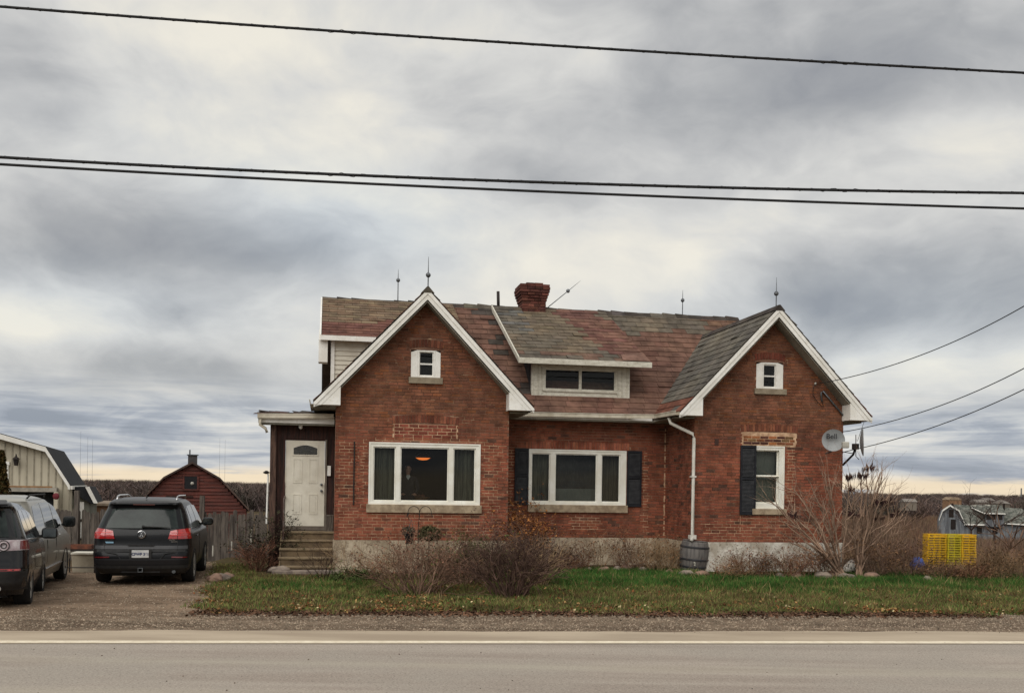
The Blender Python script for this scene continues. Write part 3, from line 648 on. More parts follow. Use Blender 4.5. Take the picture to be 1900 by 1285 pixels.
# ridge cap
for i in range(31):
    x0 = -.36 + i * .4; c = jit(random.choice([G2, DKS, lin(84, 80, 76)]), .15)
    if x0 > 4.9 and x0 < 6.2: pass
    wv = .02 * math.sin(i * 1.3)
    sh_all.hexa([(x0, dR - .16, ZR - .13 + .03), (x0 + .4, dR - .16, ZR - .13 + .03), (x0 + .4, dR + .16, ZR - .1), (x0, dR + .16, ZR - .1), (x0, dR - .03, ZR + .045 + wv), (x0 + .4, dR - .03, ZR + .03), (x0 + .4, dR + .03, ZR + .03), (x0, dR + .03, ZR + .045 + wv)], c)
# middle shed dormer
dz0, dd0 = 5.285, 1.74; dsl = (ZR - .02 - dz0) / (dR - .1 - dd0); dc = 1 / math.sqrt(1 + dsl * dsl); DL = (dR - .1 - dd0) / dc
DX0, DX1 = 4.60, 8.08
mb = MB(); mb.hexa([(DX0, dd0, dz0 - .09), (DX1, dd0, dz0 - .09), (DX1 - .25, dR - .1, ZR - .11), (DX0 - .15, dR - .1, ZR - .11), (DX0, dd0, dz0), (DX1, dd0, dz0), (DX1 - .25, dR - .1, ZR - .02), (DX0 - .15, dR - .1, ZR - .02)])
roofd = mb.build('roof', PLYW, HOUSE)
def dorm_c(x, t, k):
    if (x > 7.0 - t * .15 and t < 3.1) and t > .3: 
        if x > 6.6 + .3 * (k % 2): return pick_c(0, RD1, lin(108, 76, 68))
    if 6.55 + .9 * (t - 1.5) * .0 < x - (3.6 - t) * .42 + .35 and x < 7.6 and t > 2.0: return pick_c(0, lin(114, 84, 74), lin(108, 78, 70))
    if t < .3: return pick_c(0, lin(110, 88, 76), G2)
    if x < 5.2 and t > 1.5: return pick_c(0, G2, lin(100, 98, 94), lin(108, 100, 88))
    return pick_s(x, t, G1, G3, lin(106, 95, 82), G2)
shingles((0, dd0, dz0), (1, 0, 0), (0, dc, dsl * dc), (0, -dsl * dc, dc), lambda t: (DX0 - .15 * t / DL + .02, DX1 - .25 * t / DL), DL, dorm_c, roofd, pick=True)
# left rear shed dormer
lz0, ld0 = 5.66, 1.88; lsl = (ZR - .02 - lz0) / (dR - .1 - ld0); lc = 1 / math.sqrt(1 + lsl * lsl); LL = (dR - .1 - ld0) / lc
mb = MB(); mb.hexa([(-.36, ld0, lz0 - .09), (3.3, ld0, lz0 - .09), (3.3, dR - .1, ZR - .11), (-.36, dR - .1, ZR - .11), (-.36, ld0, lz0), (3.3, ld0, lz0), (3.3, dR - .1, ZR - .02), (-.36, dR - .1, ZR - .02)])
roofl = mb.build('roof', PLYW, HOUSE)
shingles((0, ld0, lz0), (1, 0, 0), (0, lc, lsl * lc), (0, -lsl * lc, lc), lambda t: (-.35, 3.3), LL, lambda x, t, k: pick_c(0, lin(112, 78, 68), lin(104, 72, 64)) if t < 1.25 + .3 * (x > 1.2) else pick_c(0, lin(122, 106, 86), lin(112, 96, 80), lin(118, 98, 80)), roofl)
# wing roofs
sc_ = 1 / math.sqrt(1 + sl * sl)
def wing(c, colf, back=4.6, lback=None):
    z0_ = zE + .02; zt = zA + .14; m_ = (zt - z0_) / 2.5; q = 1 / math.sqrt(1 + m_ * m_)
    rm = MB(); t2 = .11
    for sg in (-1, 1):
        e = c + sg * 2.5; bk = back
        rm.hexa([(e, -.40, z0_ - t2), (c, -.40, zt - t2), (c, bk, zt - t2), (e, bk if sg == (1 if c < 5 else -1) else (lback or bk), z0_ - t2), (e, -.40, z0_), (c, -.40, zt), (c, bk, zt), (e, bk if sg == (1 if c < 5 else -1) else (lback or bk), z0_)])
    ro = rm.build('roof', PLYW, HOUSE); L = 2.5 / q
    for sg in (-1, 1):
        e = c + sg * 2.5; P0 = (e, 0, z0_); b = (-sg * q, 0, m_ * q); n_ = (sg * m_ * q, 0, q)
        inner = (sg == (1 if c < 5 else -1))
        def iv(t, inner=inner, b=b):
            z = z0_ + t * m_ * q; dd = 1.6 + (z - ME) / mslope
            return (-.43, min(back, dd + .12) if inner else (lback or back))
        shingles(P0, (0, 1, 0), b, n_, iv, L - .03, (lambda x, t, k, s=sg: colf(x, t, s)), ro)
    # ridge
    for i in range(int((back + .4) / .4) + 1):
        y0 = -.44 + i * .4; y1 = min(y0 + .4, back)
        if y1 > y0: sh_all.hexa([(c - .15, y0, zt - .10), (c + .15, y0, zt - .10), (c + .15, y1, zt - .10), (c - .15, y1, zt - .10), (c - .02, y0, zt + .045), (c + .02, y0, zt + .045), (c + .02, y1, zt + .045), (c - .02, y1, zt + .045)], jit(DKS, .2))
    # white barge boards: outer board, inner board, soffit, boxed return
    for sg in (-1, 1):
        tip = (c + sg * 2.52, z0_ - .03); ap = (c, zt + .0)
        dx, dz_ = tip[0] - ap[0], tip[1] - ap[1]; ln = math.hypot(dx, dz_); ux, uz = dx / ln, dz_ / ln; 
        def board(w0, w1, y0, y1, nm_):   # w measured straight down from the roof line
            zb = zE - .078; xb = ap[0] + (ap[1] - w1 - zb) / -dz_ * dx
            MB().prism([(ap[0], y0, ap[1] - w0), (tip[0], y0, tip[1] - w0), (tip[0], y0, max(zb, tip[1] - w1))] + ([(xb, y0, zb)] if tip[1] - w1 < zb else []) + [(ap[0], y0, ap[1] - w1)], (0, y1 - y0, 0)).build(nm_, WHT, HOUSE)
        board(.02, .125, -.435, -.402, 'barge_board'); board(.127, .25, -.418, -.385, 'barge_board')
        ix = c + sg * 1.93
        zi = ap[1] + (ix - ap[0]) / dx * dz_ - .272
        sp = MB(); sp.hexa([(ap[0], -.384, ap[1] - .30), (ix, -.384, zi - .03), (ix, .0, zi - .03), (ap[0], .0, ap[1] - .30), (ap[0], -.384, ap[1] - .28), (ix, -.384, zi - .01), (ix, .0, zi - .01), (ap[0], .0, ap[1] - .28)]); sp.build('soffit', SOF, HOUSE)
        bz = zE - .075
        MB().prism([(tip[0] - sg * .02, -.41, bz + .06), (ix, -.41, zi + .001), (ix, -.41, bz)] + [(tip[0] - sg * .10, -.41, bz)], (0, .40, 0)).build('eave_box', WHT, HOUSE)
wing(cL, lambda x, t, s: pick_c(0, RD2, lin(96, 70, 62), DKS), lback=2.3)
wing(cR, lambda x, t, s: pick_c(0, lin(120, 78, 64)) if (t < .75 - .3 * (x > 0) and random.random() < .8) else pick_s(x, t, lin(106, 100, 91), lin(95, 91, 84), lin(110, 103, 92)), lback=7.4)
sh_all.build('shingles', SHA, HOUSE, kind='stuff')
random.shuffle(sh_single); sh_single.sort(key=lambda q: 0)
for i, (P, a, b, n_, c, par) in enumerate(sh_single[:300]):
    o = bpy.data.objects.new('shingle', SH_ME); COL.objects.link(o); o.parent = par; M_ = Matrix((a, b, n_)).transposed().to_4x4(); M_.translation = P; o.matrix_local = M_; o.color = (*c, 1)
print('SINGLES', len(chosen), len(sh_single))
# dormer fascias, walls
MB().box(DX0 - .03, DX1 + .03, dd0 - .05, dd0, dz0 - .13, dz0 + .01).build('fascia', WHO, HOUSE)
MB().prism([(DX0 - .035, dd0, dz0 - .10), (DX0 - .17, dR - .1, ZR - .12), (DX0 - .17, dR - .1, ZR + .02), (DX0 - .035, dd0, dz0 + .03)], (.035, 0, 0)).build('rake_board', WHO, HOUSE)
MB().hexa([(DX1 - .75, dd0 - .02, dz0 + .04), (DX1 - .02, dd0 - .03, dz0 + .03), (DX1 - .1, dd0 + .3, dz0 + .22), (DX1 - .7, dd0 + .35, dz0 + .20), (DX1 - .75, dd0 - .02, dz0 + .055), (DX1 - .02, dd0 - .03, dz0 + .05), (DX1 - .1, dd0 + .3, dz0 + .30), (DX1 - .7, dd0 + .35, dz0 + .24)]).build('lifted_shingle', SHO, HOUSE).color = (*lin(124, 96, 84), 1)
dw = (5.00, 7.64, 4.38, 5.22); gl = [(5.38, 6.27, 4.58, 5.06), (6.34, 7.23, 4.58, 5.06)]
wd = window(dw, gl, 2.12, WHO, proud=.0, back=.10, label='wide two-pane window of the shed dormer')
mb = MB()
for x in (5.03, 5.17, 5.27, 7.30, 7.42, 7.55): mb.box(x, x + .012, 2.095, 2.12, 4.42, 5.2)
mb.box(5.30, 7.31, 2.085, 2.12, 4.50, 4.54); mb.build('trim', WHO, wd)
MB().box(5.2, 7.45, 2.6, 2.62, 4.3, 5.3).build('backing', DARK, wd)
CHK = mat('dark_cheek', lin(52, 50, 50), lin(34, 32, 34), scale=3, rough=.95)  # dark tone for the left cheek; the right one takes white board paint
for x in (5.0, 7.62):
    MB().prism([(x, 2.23, 4.35), (x, 2.23, 5.25), (x, 4.8, 6.75), (x, 4.9, 6.7)], (.02, 0, 0)).build('dormer_cheek', CHK if x < 6 else WHO, HOUSE)
# left dormer: fascia, siding, end board
MB().box(-.38, 3.2, ld0 - .05, ld0, lz0 - .11, lz0 + .01).build('fascia', WHT, HOUSE)
SID = mat('white_siding', lin(214, 208, 192), lin(196, 188, 170), scale=2, rough=.6)
sw = MB().box(-.1, 3.2, 2.12, 2.2, 3.9, lz0 + .05).build('dormer_wall', SID, HOUSE)
for k in range(15):
    z = 3.95 + k * .115; b_ = MB(); b_.hexa([(-.06, 2.09, z), (3.1, 2.09, z), (3.1, 2.119, z), (-.06, 2.119, z), (-.06, 2.113, z + .115), (3.1, 2.113, z + .115), (3.1, 2.119, z + .115), (-.06, 2.119, z + .115)]); b_.build('siding_board', SID, sw)
MB().box(-.12, -.03, 2.06, 2.11, 3.9, lz0 - .02).build('corner_board', WHT, sw)
MB().prism([(-.40, ld0 - .04, lz0 - .12), (-.40, dR, ZR - .10), (-.40, dR, ZR + .03), (-.40, ld0 - .04, lz0 + .03)], (.04, 0, 0)).build('rake_board', WHT, HOUSE)
MB().prism([(-.42, 1.95, 5.02), (-.42, 2.35, 5.02), (-.42, 3.1, 6.0), (-.42, 1.95, 5.58)], (.22, 0, 0)).build('eave_box', WHT, HOUSE)
MB().prism([(-.05, 2.2, 3.9), (-.05, 8.0, 3.9), (-.05, dR, ZR - .12), (-.05, 2.2, 5.6)], (.1, 0, 0)).build('gable_wall', SID, HOUSE)
MB().prism([(11.9, 2.1, 3.9), (11.9, 8.6, 3.9), (11.9, dR, ZR - .12)], (.1, 0, 0)).build('gable_wall', SID, HOUSE)
# gutters
def gutter(pts, nm='gutter'):
    g = MB(); prof = [(-.055, .045), (-.05, -.05), (.05, -.05), (.055, .045)]
    V = [Vector(p) for p in pts]
    for a, b in zip(V, V[1:]):
        d = (b - a).normalized(); n_ = Vector((d.y, -d.x, 0)).normalized()
        for (p0, q0), (p1, q1) in zip(prof, prof[1:]):
            g.hexa([a + n_ * p0 + Vector((0, 0, q0)), b + n_ * p0 + Vector((0, 0, q0)), b + n_ * p1 + Vector((0, 0, q1)), a + n_ * p1 + Vector((0, 0, q1)), a + n_ * (p0 * .9) + Vector((0, 0, q0 + .006)), b + n_ * (p0 * .9) + Vector((0, 0, q0 + .006)), b + n_ * (p1 * .9) + Vector((0, 0, q1 + .006)), a + n_ * (p1 * .9) + Vector((0, 0, q1 + .006))])
        g.tube([a + n_ * .055 + Vector((0, 0, .045)), b + n_ * .055 + Vector((0, 0, .045))], .012, 6)
        g.box(0, 0, 0, 0, 0, 0) if False else None
    return g.build(nm, GUT, HOUSE)
gutter([(4.45, 1.53, 3.84), (7.4, 1.53, 3.86)]); gutter([(7.4, 1.53, 3.86), (8.05, 1.2, 3.85), (8.07, -.38, 3.84)])
MB().box(4.4, 8.1, 1.58, 1.62, 3.76, 3.9).build('fascia', WHT, HOUSE)
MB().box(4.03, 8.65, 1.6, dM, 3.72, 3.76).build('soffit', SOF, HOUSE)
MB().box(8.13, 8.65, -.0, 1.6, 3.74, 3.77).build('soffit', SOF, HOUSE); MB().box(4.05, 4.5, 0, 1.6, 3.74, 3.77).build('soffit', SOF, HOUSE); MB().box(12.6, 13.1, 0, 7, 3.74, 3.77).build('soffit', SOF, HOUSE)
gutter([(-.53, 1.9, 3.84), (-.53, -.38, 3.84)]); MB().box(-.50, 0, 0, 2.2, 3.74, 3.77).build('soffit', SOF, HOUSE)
# downspout
DSP = mat('white_downspout', lin(216, 212, 202), lin(190, 184, 172), scale=3, rough=.35)
MB().tube([(8.08, .25, 3.76), (8.10, .18, 3.62), (8.58, -.08, 3.36), (8.60, -.10, 3.25), (8.60, -.10, .92), (8.60, -.12, .84), (8.54, -.18, .76)], .042, 10).build('downspout', DSP, HOUSE, smooth=True)
MB().box(8.52, 8.68, -.16, -.02, .80, .90).build('downspout_strap', DSP, HOUSE); MB().box(8.54, 8.66, -.15, -.01, 2.3, 2.34).build('downspout_strap', DSP, HOUSE)
# chimney
ch = MB().box(5.30, 5.96, dR - .38, dR + .26, 6.6, 7.74).build('chimney', MORT, HOUSE)
chim_n = 0
cb = MB(); 
def crow(z, x0, x1, n, miss=()):
    global chim_n
    L = (x1 - x0) / n
    for i in range(n):
        if i in miss: continue
        m_ = MB(); a = x0 + i * L + .006; b = x0 + (i + 1) * L - .006; y0 = 4.93 - (5.27 - x0) + random.uniform(-.012, .012)
        m_.box(a, b, y0, dR + .30 + (5.27 - x0), z + .006, z + .073); m_.build('brick', BRO, ch).color = (*jit(random.choice([lin(108, 68, 58), lin(96, 60, 52), lin(80, 52, 46)]), .2), 1)
for k in range(7): crow(6.80 + .08 * k, 5.28, 5.98, 3 + k % 2)
for k, e in enumerate((.015, .035, .06, .08, .09)): crow(7.36 + .08 * k, 5.27 - e, 5.99 + e, 4 - k % 2)
crow(7.76, 5.20, 6.07, 4, ()); crow(7.84, 5.42, 5.92, 2); 
# vent pipe and lightning rods
MB().tube([(4.66, dR, 7.1), (4.64, dR, 7.66)], .045, 10).build('vent_pipe', BLKM, HOUSE, smooth=True)
def rod(x, d, z0, z1, zb, top=None):
    p0 = Vector((x, d, z0)); p1 = Vector(top) if top else Vector((x, d, z1)); f = (zb - z0) / (p1.z - z0); pb = p0.lerp(p1, f)
    o = MB().tube([p0, pb, p1], [.016, .013, .004], 6).build('lightning_rod', GALV, HOUSE); MB().sphere(pb, .058, 12).build('ball', GALV, o, smooth=True)
rod(1.75, dR, 7.15, 8.15, 7.83); rod(2.04, -.3, 6.4, 7.25, 6.83); rod(10.27, dR, 7.15, 7.99, 7.68); rod(10.60, -.3, 6.4, 7.24, 6.84); rod(6.02, dR, 7.18, 8.1, 7.78, top=(7.10, dR, 8.10))
MB().box(9.20 - .03, 9.27, -.03, 0, 3.10, 3.26).build('wall_vent', mat('rusty_box', lin(78, 52, 44), rough=.8), HOUSE)
# service entrance: insulator, cable loop, conduit along the rake
a = hp(1511, 712); b = hp(1523, 727); c = hp(1566, 775)
MB().sphere((a[0], -.06, a[1]), .035).build('insulator', mat('porcelain', lin(190, 186, 176), rough=.3), HOUSE, smooth=True)
MB().tube([(b[0] - .0, -.06, b[1] - .25), (b[0] - .02, -.06, b[1] - .02), (b[0] + .03, -.06, b[1] + .02), (c[0], -.06, c[1])], .022, 8).build('conduit', GALV, HOUSE, smooth=True)
pts = [(a[0] + .0, -.05, a[1])] + [(a[0] - .10 * math.sin(t * 3.14) + .22 * t * t, -.05, a[1] - .58 * t) for t in [i / 12 for i in range(1, 13)]] + [(b[0] + .03, -.05, b[1] - .22)]
MB().tube(pts, .008, 5).build('service_cable', BLKM, HOUSE)

# ---- side porch with the front door
PX0, PX1, PY = -1.42, 0.0, 1.1
pw = MB(); pw.box(PX0, -1.16, PY, PY + .1, .2, 3.5); pw.box(-.22, 0, PY, PY + .1, .2, 3.5); pw.box(-1.16, -.22, PY, PY + .1, 3.03, 3.5); pw.box(-1.16, -.22, PY, PY + .1, .2, .90); pw.box(PX0, PX0 + .1, PY + .1, 4.2, .0, 3.5)
pwo = pw.build('porch_wall', DKW, HOUSE)
for x in np.arange(PX0 + .03, -.02, .14):
    for z0, z1 in (((.95, 3.48),) if (x < -1.28 or x > -.22) else ((3.06, 3.48),)):
        MB().box(x, min(x + .125, -.01), PY - .018, PY - .001, z0, z1).build('plank', DKW, pwo)
MB().box(PX0 - .08, PX0 + .06, PY - .10, PY + .04, .0, 3.42).build('porch_post', POSTW, HOUSE)
MB().box(-1.20, -1.15, PY - .03, PY + .02, .9, 3.06).build('door_jamb', DKW, HOUSE); MB().box(-.225, -.18, PY - .035, PY + .02, .9, 3.06).build('door_jamb', mat('grey_jamb', lin(120, 110, 98), rough=.7), HOUSE)
DOORM = mat('white_door_paint', lin(226, 220, 204), lin(210, 203, 186), scale=2, rough=.45, bump=.0004)
dr = MB().box(-1.145, -.23, PY + .0, PY + .045, 1.0, 3.03).build('door', DOORM, HOUSE, label='white six-panel front door with arched glass light')
def panelm(x0, x1, z0, z1):
    y = PY - .001; e = .022; m_ = MB(); m_.box(x0, x0 + e, y - .008, y, z0, z1); m_.box(x1 - e, x1, y - .008, y, z0, z1); m_.box(x0 + e, x1 - e, y - .008, y, z0, z0 + e); m_.box(x0 + e, x1 - e, y - .008, y, z1 - e, z1); m_.box(x0 + e * 2, x1 - e * 2, y - .005, y, z0 + e * 2, z1 - e * 2); m_.build('door_panel', DOORM, dr)
for x0, x1 in ((-.97, -.76), (-.60, -.39)): panelm(x0, x1, 2.02, 2.60); panelm(x0, x1, 1.28, 1.76)
arcp = [(-.96 + .55 * i / 10, PY - .003, 2.85 + .07 * math.sin(math.pi * i / 10)) for i in range(11)]
MB().prism([(-.99, PY - .014, 2.67), (-.38, PY - .014, 2.67), (-.38, PY - .014, 2.95), (-.99, PY - .014, 2.95)], (0, .012, 0)).build('light_frame', DOORM, dr)
MB().prism([(-.96, PY - .020, 2.70), (-.41, PY - .020, 2.70)] + [(x, PY - .020, z) for x, y, z in arcp[::-1]], (0, .005, 0)).build('pane', mat('leaded_glass', lin(52, 52, 46), lin(30, 30, 30), scale=9, rough=.15, spec=.6), dr)
lm = MB()
for i in (-1, 0, 1): lm.tube([(-.685 + i * .05, PY - .024, 2.71), (-.685 + i * .14, PY - .024, 2.88)], .004, 4)
lm.tube([(-.95, PY - .024, 2.74), (-.685, PY - .024, 2.80), (-.42, PY - .024, 2.74)], .004, 4); lm.build('leading', GALV, dr)
for z in (1.99, 1.84): MB().lathe([(.03, 0), (.03, .012), (.012, .016), (.014, .04), (.03, .05), (.028, .07), (.005, .075)], 12, Matrix.Translation((-.30, PY, z)) @ Matrix.Rotation(R(90), 4, 'X')).build('door_knob' if z < 1.9 else 'deadbolt', GALV, dr, smooth=True)
MB().box(-1.15, -.22, PY - .04, PY + .02, .90, .995).build('threshold', mat('grey_threshold', lin(110, 100, 90), lin(86, 76, 68), scale=5, rough=.7), HOUSE)
MB().box(-.165, -.085, PY - .08, PY - .02, 2.20, 2.44).build('mailbox', WHT, HOUSE, bevel=.006)
# porch roof: gutter, soffit, slab, loose shingles
MB().hexa([(-1.74, .80, 3.50), (.0, .80, 3.52), (.0, 4.2, 3.86), (-1.74, 4.2, 3.80), (-1.74, .80, 3.58), (.0, .80, 3.60), (.0, 4.2, 3.94), (-1.74, 4.2, 3.88)]).build('porch_roof', PLYW, HOUSE)
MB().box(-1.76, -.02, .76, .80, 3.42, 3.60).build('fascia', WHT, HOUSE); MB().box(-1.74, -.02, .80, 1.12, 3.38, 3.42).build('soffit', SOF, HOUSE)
MB().prism([(-1.77, .76, 3.40), (-1.77, 4.2, 3.62), (-1.77, 4.2, 3.90), (-1.77, .76, 3.60)], (.03, 0, 0)).build('rake_board', WHT, HOUSE)
gutter([(-1.78, .70, 3.56), (-.04, .70, 3.60)])
MB().tube([(-1.72, .70, 3.50), (-1.72, .68, 3.36), (-1.60, .68, 3.28), (-1.56, .68, 3.18)], .035, 8).build('downspout', GUT, HOUSE, smooth=True)
for i in range(46):
    x = random.uniform(-1.7, -.1); y = random.uniform(.82, 1.9); z = 3.60 + (y - .8) * .1 + .012; tl = random.uniform(-.12, .2); w_ = random.uniform(.12, .2)
    o = MB().hexa([(-w_, 0, 0), (w_, 0, 0), (w_, .22, -.0), (-w_, .22, -.0), (-w_, 0, .014), (w_, 0, .014), (w_, .22, .012), (-w_, .22, .012)]).build('shingle', SHO, HOUSE); o.location = (x, y, z + .01 + max(0, tl) * .05); o.rotation_euler = (.1 + tl * .8, tl * .5, random.uniform(-.4, .4)); o.color = (*jit(random.choice([DKS, lin(90, 60, 52), lin(60, 50, 46)]), .2), 1)
MB().lathe([(.045, 0), (.05, -.03), (.035, -.07), (.01, -.09)], 10, Matrix.Translation((-.80, .95, 3.38))).build('porch_lamp', WHT, HOUSE, smooth=True)
# steps
STW = mat('weathered_tread', lin(148, 130, 102), lin(112, 96, 76), scale=5, stretch=(.5, 4, 4), rough=.9, bump=.004, c3=lin(90, 78, 62), detail=10)
STR_ = mat('step_riser', lin(118, 100, 76), lin(84, 70, 54), scale=4, rough=.9, bump=.004, detail=10)
st = thing('front_steps', 'worn wooden front steps with five treads leading to the white door', 'steps', hw(-.62, .0, 0), PSI)
for k in range(5):
    z = .885 - .185 * k; y = PY - .36 - .24 * k + (0 if k else .0)
    MB().box(-.60 - .02 * k * .3, .64, y, y + (.34 if k == 0 else .28), z - .045, z).build('tread', STW, st, bevel=.008)
    MB().box(-.57, .62, y + .03, y + .06, max(z - .185, .0), z - .046).build('riser', STR_, st)
for x in (-.60, .62): MB().prism([(x, PY - .33, .83), (x, PY, .83), (x, PY, 0), (x, -.15, 0), (x, -.15, .10)], (.03, 0, 0)).build('stringer', STR_, st)
hr = MB(); hr.tube([(-.53, .55, .3), (-.53, .55, 1.62)], .017, 8); hr.tube([(-.53, .55, .3), (-.53, .55, .02)], .02, 8); hr.tube([(-.53, .55, 1.62), (-.53, 1.08, 1.70)], .02, 8); hr.build('handrail', mat('rusty_rail', lin(84, 60, 52), lin(110, 100, 94), scale=9, rough=.8), st)
# small wooden stand right of the door
t_o = thing('planter_stand', 'small grey wooden stand beside the front door', 'plant stand', hw(-.10, PY - .15, .885), PSI)
GRW = mat('grey_wood', lin(110, 102, 92), lin(76, 68, 62), scale=6, stretch=(6, 6, .7), rough=.9)
MB().box(-.10, .09, -.10, .08, .36, .39).build('tabletop', GRW, t_o)
for x in (-.09, -.045, .0, .045): MB().box(x, x + .035, -.09, -.07, .0, .36).build('slat', GRW, t_o)
MB().tube([(PX0 - .14, PY - .06, 1.05), (PX0 - .12, PY - .06, 2.22)], .022, 8).build('white_pole', WHT, HOUSE)
MB().lathe([(.02, 0), (.07, .02), (.08, .04), (.02, .08)], 10, Matrix.Translation((PX0 - .16, PY - .06, 2.22))).build('pole_cap', BLKM, HOUSE)
# ================================================================= VEHICLES
def paint(name, c, rough=.25, metal=0.0, coat=1.0):
    return mat(name, c, tuple(x * .85 for x in c), scale=2, rough=rough, metal=metal, coat=coat, spec=.22, local=True)
TYRE = mat('tyre_rubber', lin(26, 25, 25), lin(38, 36, 34), scale=9, rough=.9, local=True, bump=.002)
RIM = mat('alloy_rim', lin(176, 176, 172), lin(150, 148, 142), scale=8, rough=.35, metal=.25, local=True)
PLASTIC = mat('black_plastic', lin(30, 30, 31), lin(42, 41, 40), scale=9, rough=.7, local=True)
CHROME = mat('chrome', lin(205, 205, 205), lin(190, 190, 190), rough=.15, metal=1)
REDL = mat('red_tail_lens', (.30, .010, .010), (.40, .014, .012), scale=30, rough=.15, coat=1, local=True, spec=.6)
REDD = mat('dark_red_lens', (.12, .01, .012), (.16, .02, .02), rough=.2, coat=1)
CLRL = mat('clear_lens', lin(190, 180, 182), lin(150, 130, 134), scale=12, rough=.15, coat=1, local=True)
PLATE = mat('plate_white', lin(200, 200, 198), rough=.5)
INT = mat('cabin_dark', (.012, .012, .013), rough=.9)
def tab(T, z):
    for (a, p), (b, q) in zip(T, T[1:]):
        if z <= b: t = max(0, (z - a) / (b - a)); return p + (q - p) * t
    return T[-1][1]
class Car:
    def __init__(s, root, W, LR, LF, r, zs, body_m, wheels, wr):
        s.root, s.W, s.LR, s.LF, s.r = root, W, LR, LF, r
        s.body_m = body_m; m = MB(); K = 12; rows = []
        for z in zs:
            w, lr, lf = tab(W, z), tab(LR, z), tab(LF, z); r_ = min(r, w * .6, (lf - lr) * .3); ring = []
            for cx, cy, a0 in ((w - r_, lr + r_ * 1.2, -90), (w - r_, lf - r_, 0), (-w + r_, lf - r_, 90), (-w + r_, lr + r_ * 1.2, 180)):
                ry = r_ * 1.2 if cy < (lr + lf) / 2 else r_
                for j in range(K + 1): th = R(a0 + 90 * j / K); ring.append((cx + r_ * math.cos(th), cy + ry * math.sin(th)))
            # bow of the rear face
            rows.append([(x, y - .045 * max(0, 1 - (x / w) ** 2) * (1 if y < (lr + lf) / 2 else -1.6) * 1.0, z) for x, y in ring])
        nr = len(rows[0])
        for rr in rows: m.v += rr
        for i in range(len(rows) - 1):
            for j in range(nr): q = (j + 1) % nr; m.f.append((i * nr + j, i * nr + q, (i + 1) * nr + q, (i + 1) * nr + j)); m.c.append(None)
        m.f.append(tuple(range(nr))[::-1]); m.f.append(tuple((len(rows) - 1) * nr + j for j in range(nr))); m.c += [None, None]
        b = m.build('body', body_m, root); s.body = b
        cut = MB()
        for l in wheels:
            for sg in (-1, 1): cut.lathe([(wr * 1.17, 0), (wr * 1.17, .36)], 28, Matrix.Translation((sg * (tab(W, .5) + .06) - (0 if sg < 0 else .36), l, wr * 1.02)) @ Matrix.Rotation(R(90), 4, 'Y'))
        co = cut.build('cutter', body_m); md = b.modifiers.new('arch', 'BOOLEAN'); md.operation = 'DIFFERENCE'; md.object = co; md.solver = 'EXACT'
        dg = bpy.context.evaluated_depsgraph_get(); me = bpy.data.meshes.new_from_object(b.evaluated_get(dg)); b.modifiers.clear(); b.data = me
        bpy.data.objects.remove(co); me.shade_smooth(); me.set_sharp_from_angle(angle=R(38))
        MB().box(-tab(W, .5) + .3, tab(W, .5) - .3, tab(LR, .3) + .25, tab(LF, .3) - .3, .17, .5).build('underbody', PLASTIC, root)
    def rear(s, a, z, o=0.004):
        w, lr, lf = tab(s.W, z), tab(s.LR, z), tab(s.LF, z); r_ = min(s.r, w * .6); x = abs(a); y = lr
        if x > w - r_: y = lr + r_ * 1.2 * (1 - math.sqrt(max(0, 1 - ((x - (w - r_)) / r_) ** 2)))
        y -= .045 * max(0, 1 - (a / w) ** 2)
        return (a * (1 + o / 2), y - o, z)
    def side(s, l, z, sg, o=.004): return (sg * (tab(s.W, z) + o), l, z)
    def patch(s, name, m, fn, pts, n=6, th=.0, parent=None, label=None):   # pts: quad p00 p10 p11 p01 in surface coordinates
        a, b, c, d = pts
        def g(u, v): return fn(*[(a[i] * (1 - u) + b[i] * u) * (1 - v) + (d[i] * (1 - u) + c[i] * u) * v for i in (0, 1)])
        return MB().grid(g, n * 2, n).build(name, m, parent or s.root, label=label, smooth=True)
def wheel(root, x, l, wr, w, sg, rimf=.68, spokes=5):
    M_ = Matrix.Translation((x, l, wr)) @ Matrix.Rotation(R(90) * sg, 4, 'Y')
    o = thing('wheel', None, None); o.parent = root
    h = w / 2; MB().lathe([(wr * rimf, -h * .9), (wr * .93, -h), (wr * .985, -h * .8), (wr, -h * .4), (wr, h * .4), (wr * .985, h * .8), (wr * .93, h), (wr * rimf, h * .9), (wr * rimf, -h * .9)], 32, M_, cap=False).build('tyre', TYRE, o, smooth='auto')
    m = MB(); rr = wr * rimf
    m.lathe([(rr * 1.01, h * .9), (rr * .93, h * .85), (rr * .90, h * .2), (rr * .86, -h * .5)], 28, M_, cap=False)
    m.lathe([(rr * .18, h * .2), (rr * .18, h * .75), (rr * .1, h * .8)], 14, M_)
    rim = m.build('rim', RIM, o, smooth='auto')
    sp = MB()
    for k in range(spokes):
        for e in (-.13, .13):
            th = 2 * math.pi * k / spokes + e; T = M_ @ Matrix.Rotation(th, 4, 'Z')
            sp.hexa([T @ Vector(p) for p in ((rr * .12, -.03, h * .5), (rr * .95, -.024, h * .6), (rr * .95, .024, h * .6), (rr * .12, .03, h * .5), (rr * .12, -.03, h * .72), (rr * .95, -.024, h * .88), (rr * .95, .024, h * .88), (rr * .12, .03, h * .72))])
    sp.build('spokes', RIM, o)
    MB().lathe([(rr * .89, -h * .3), (rr * .89, h * .18)], 20, M_).build('brake_drum', PLASTIC, o)
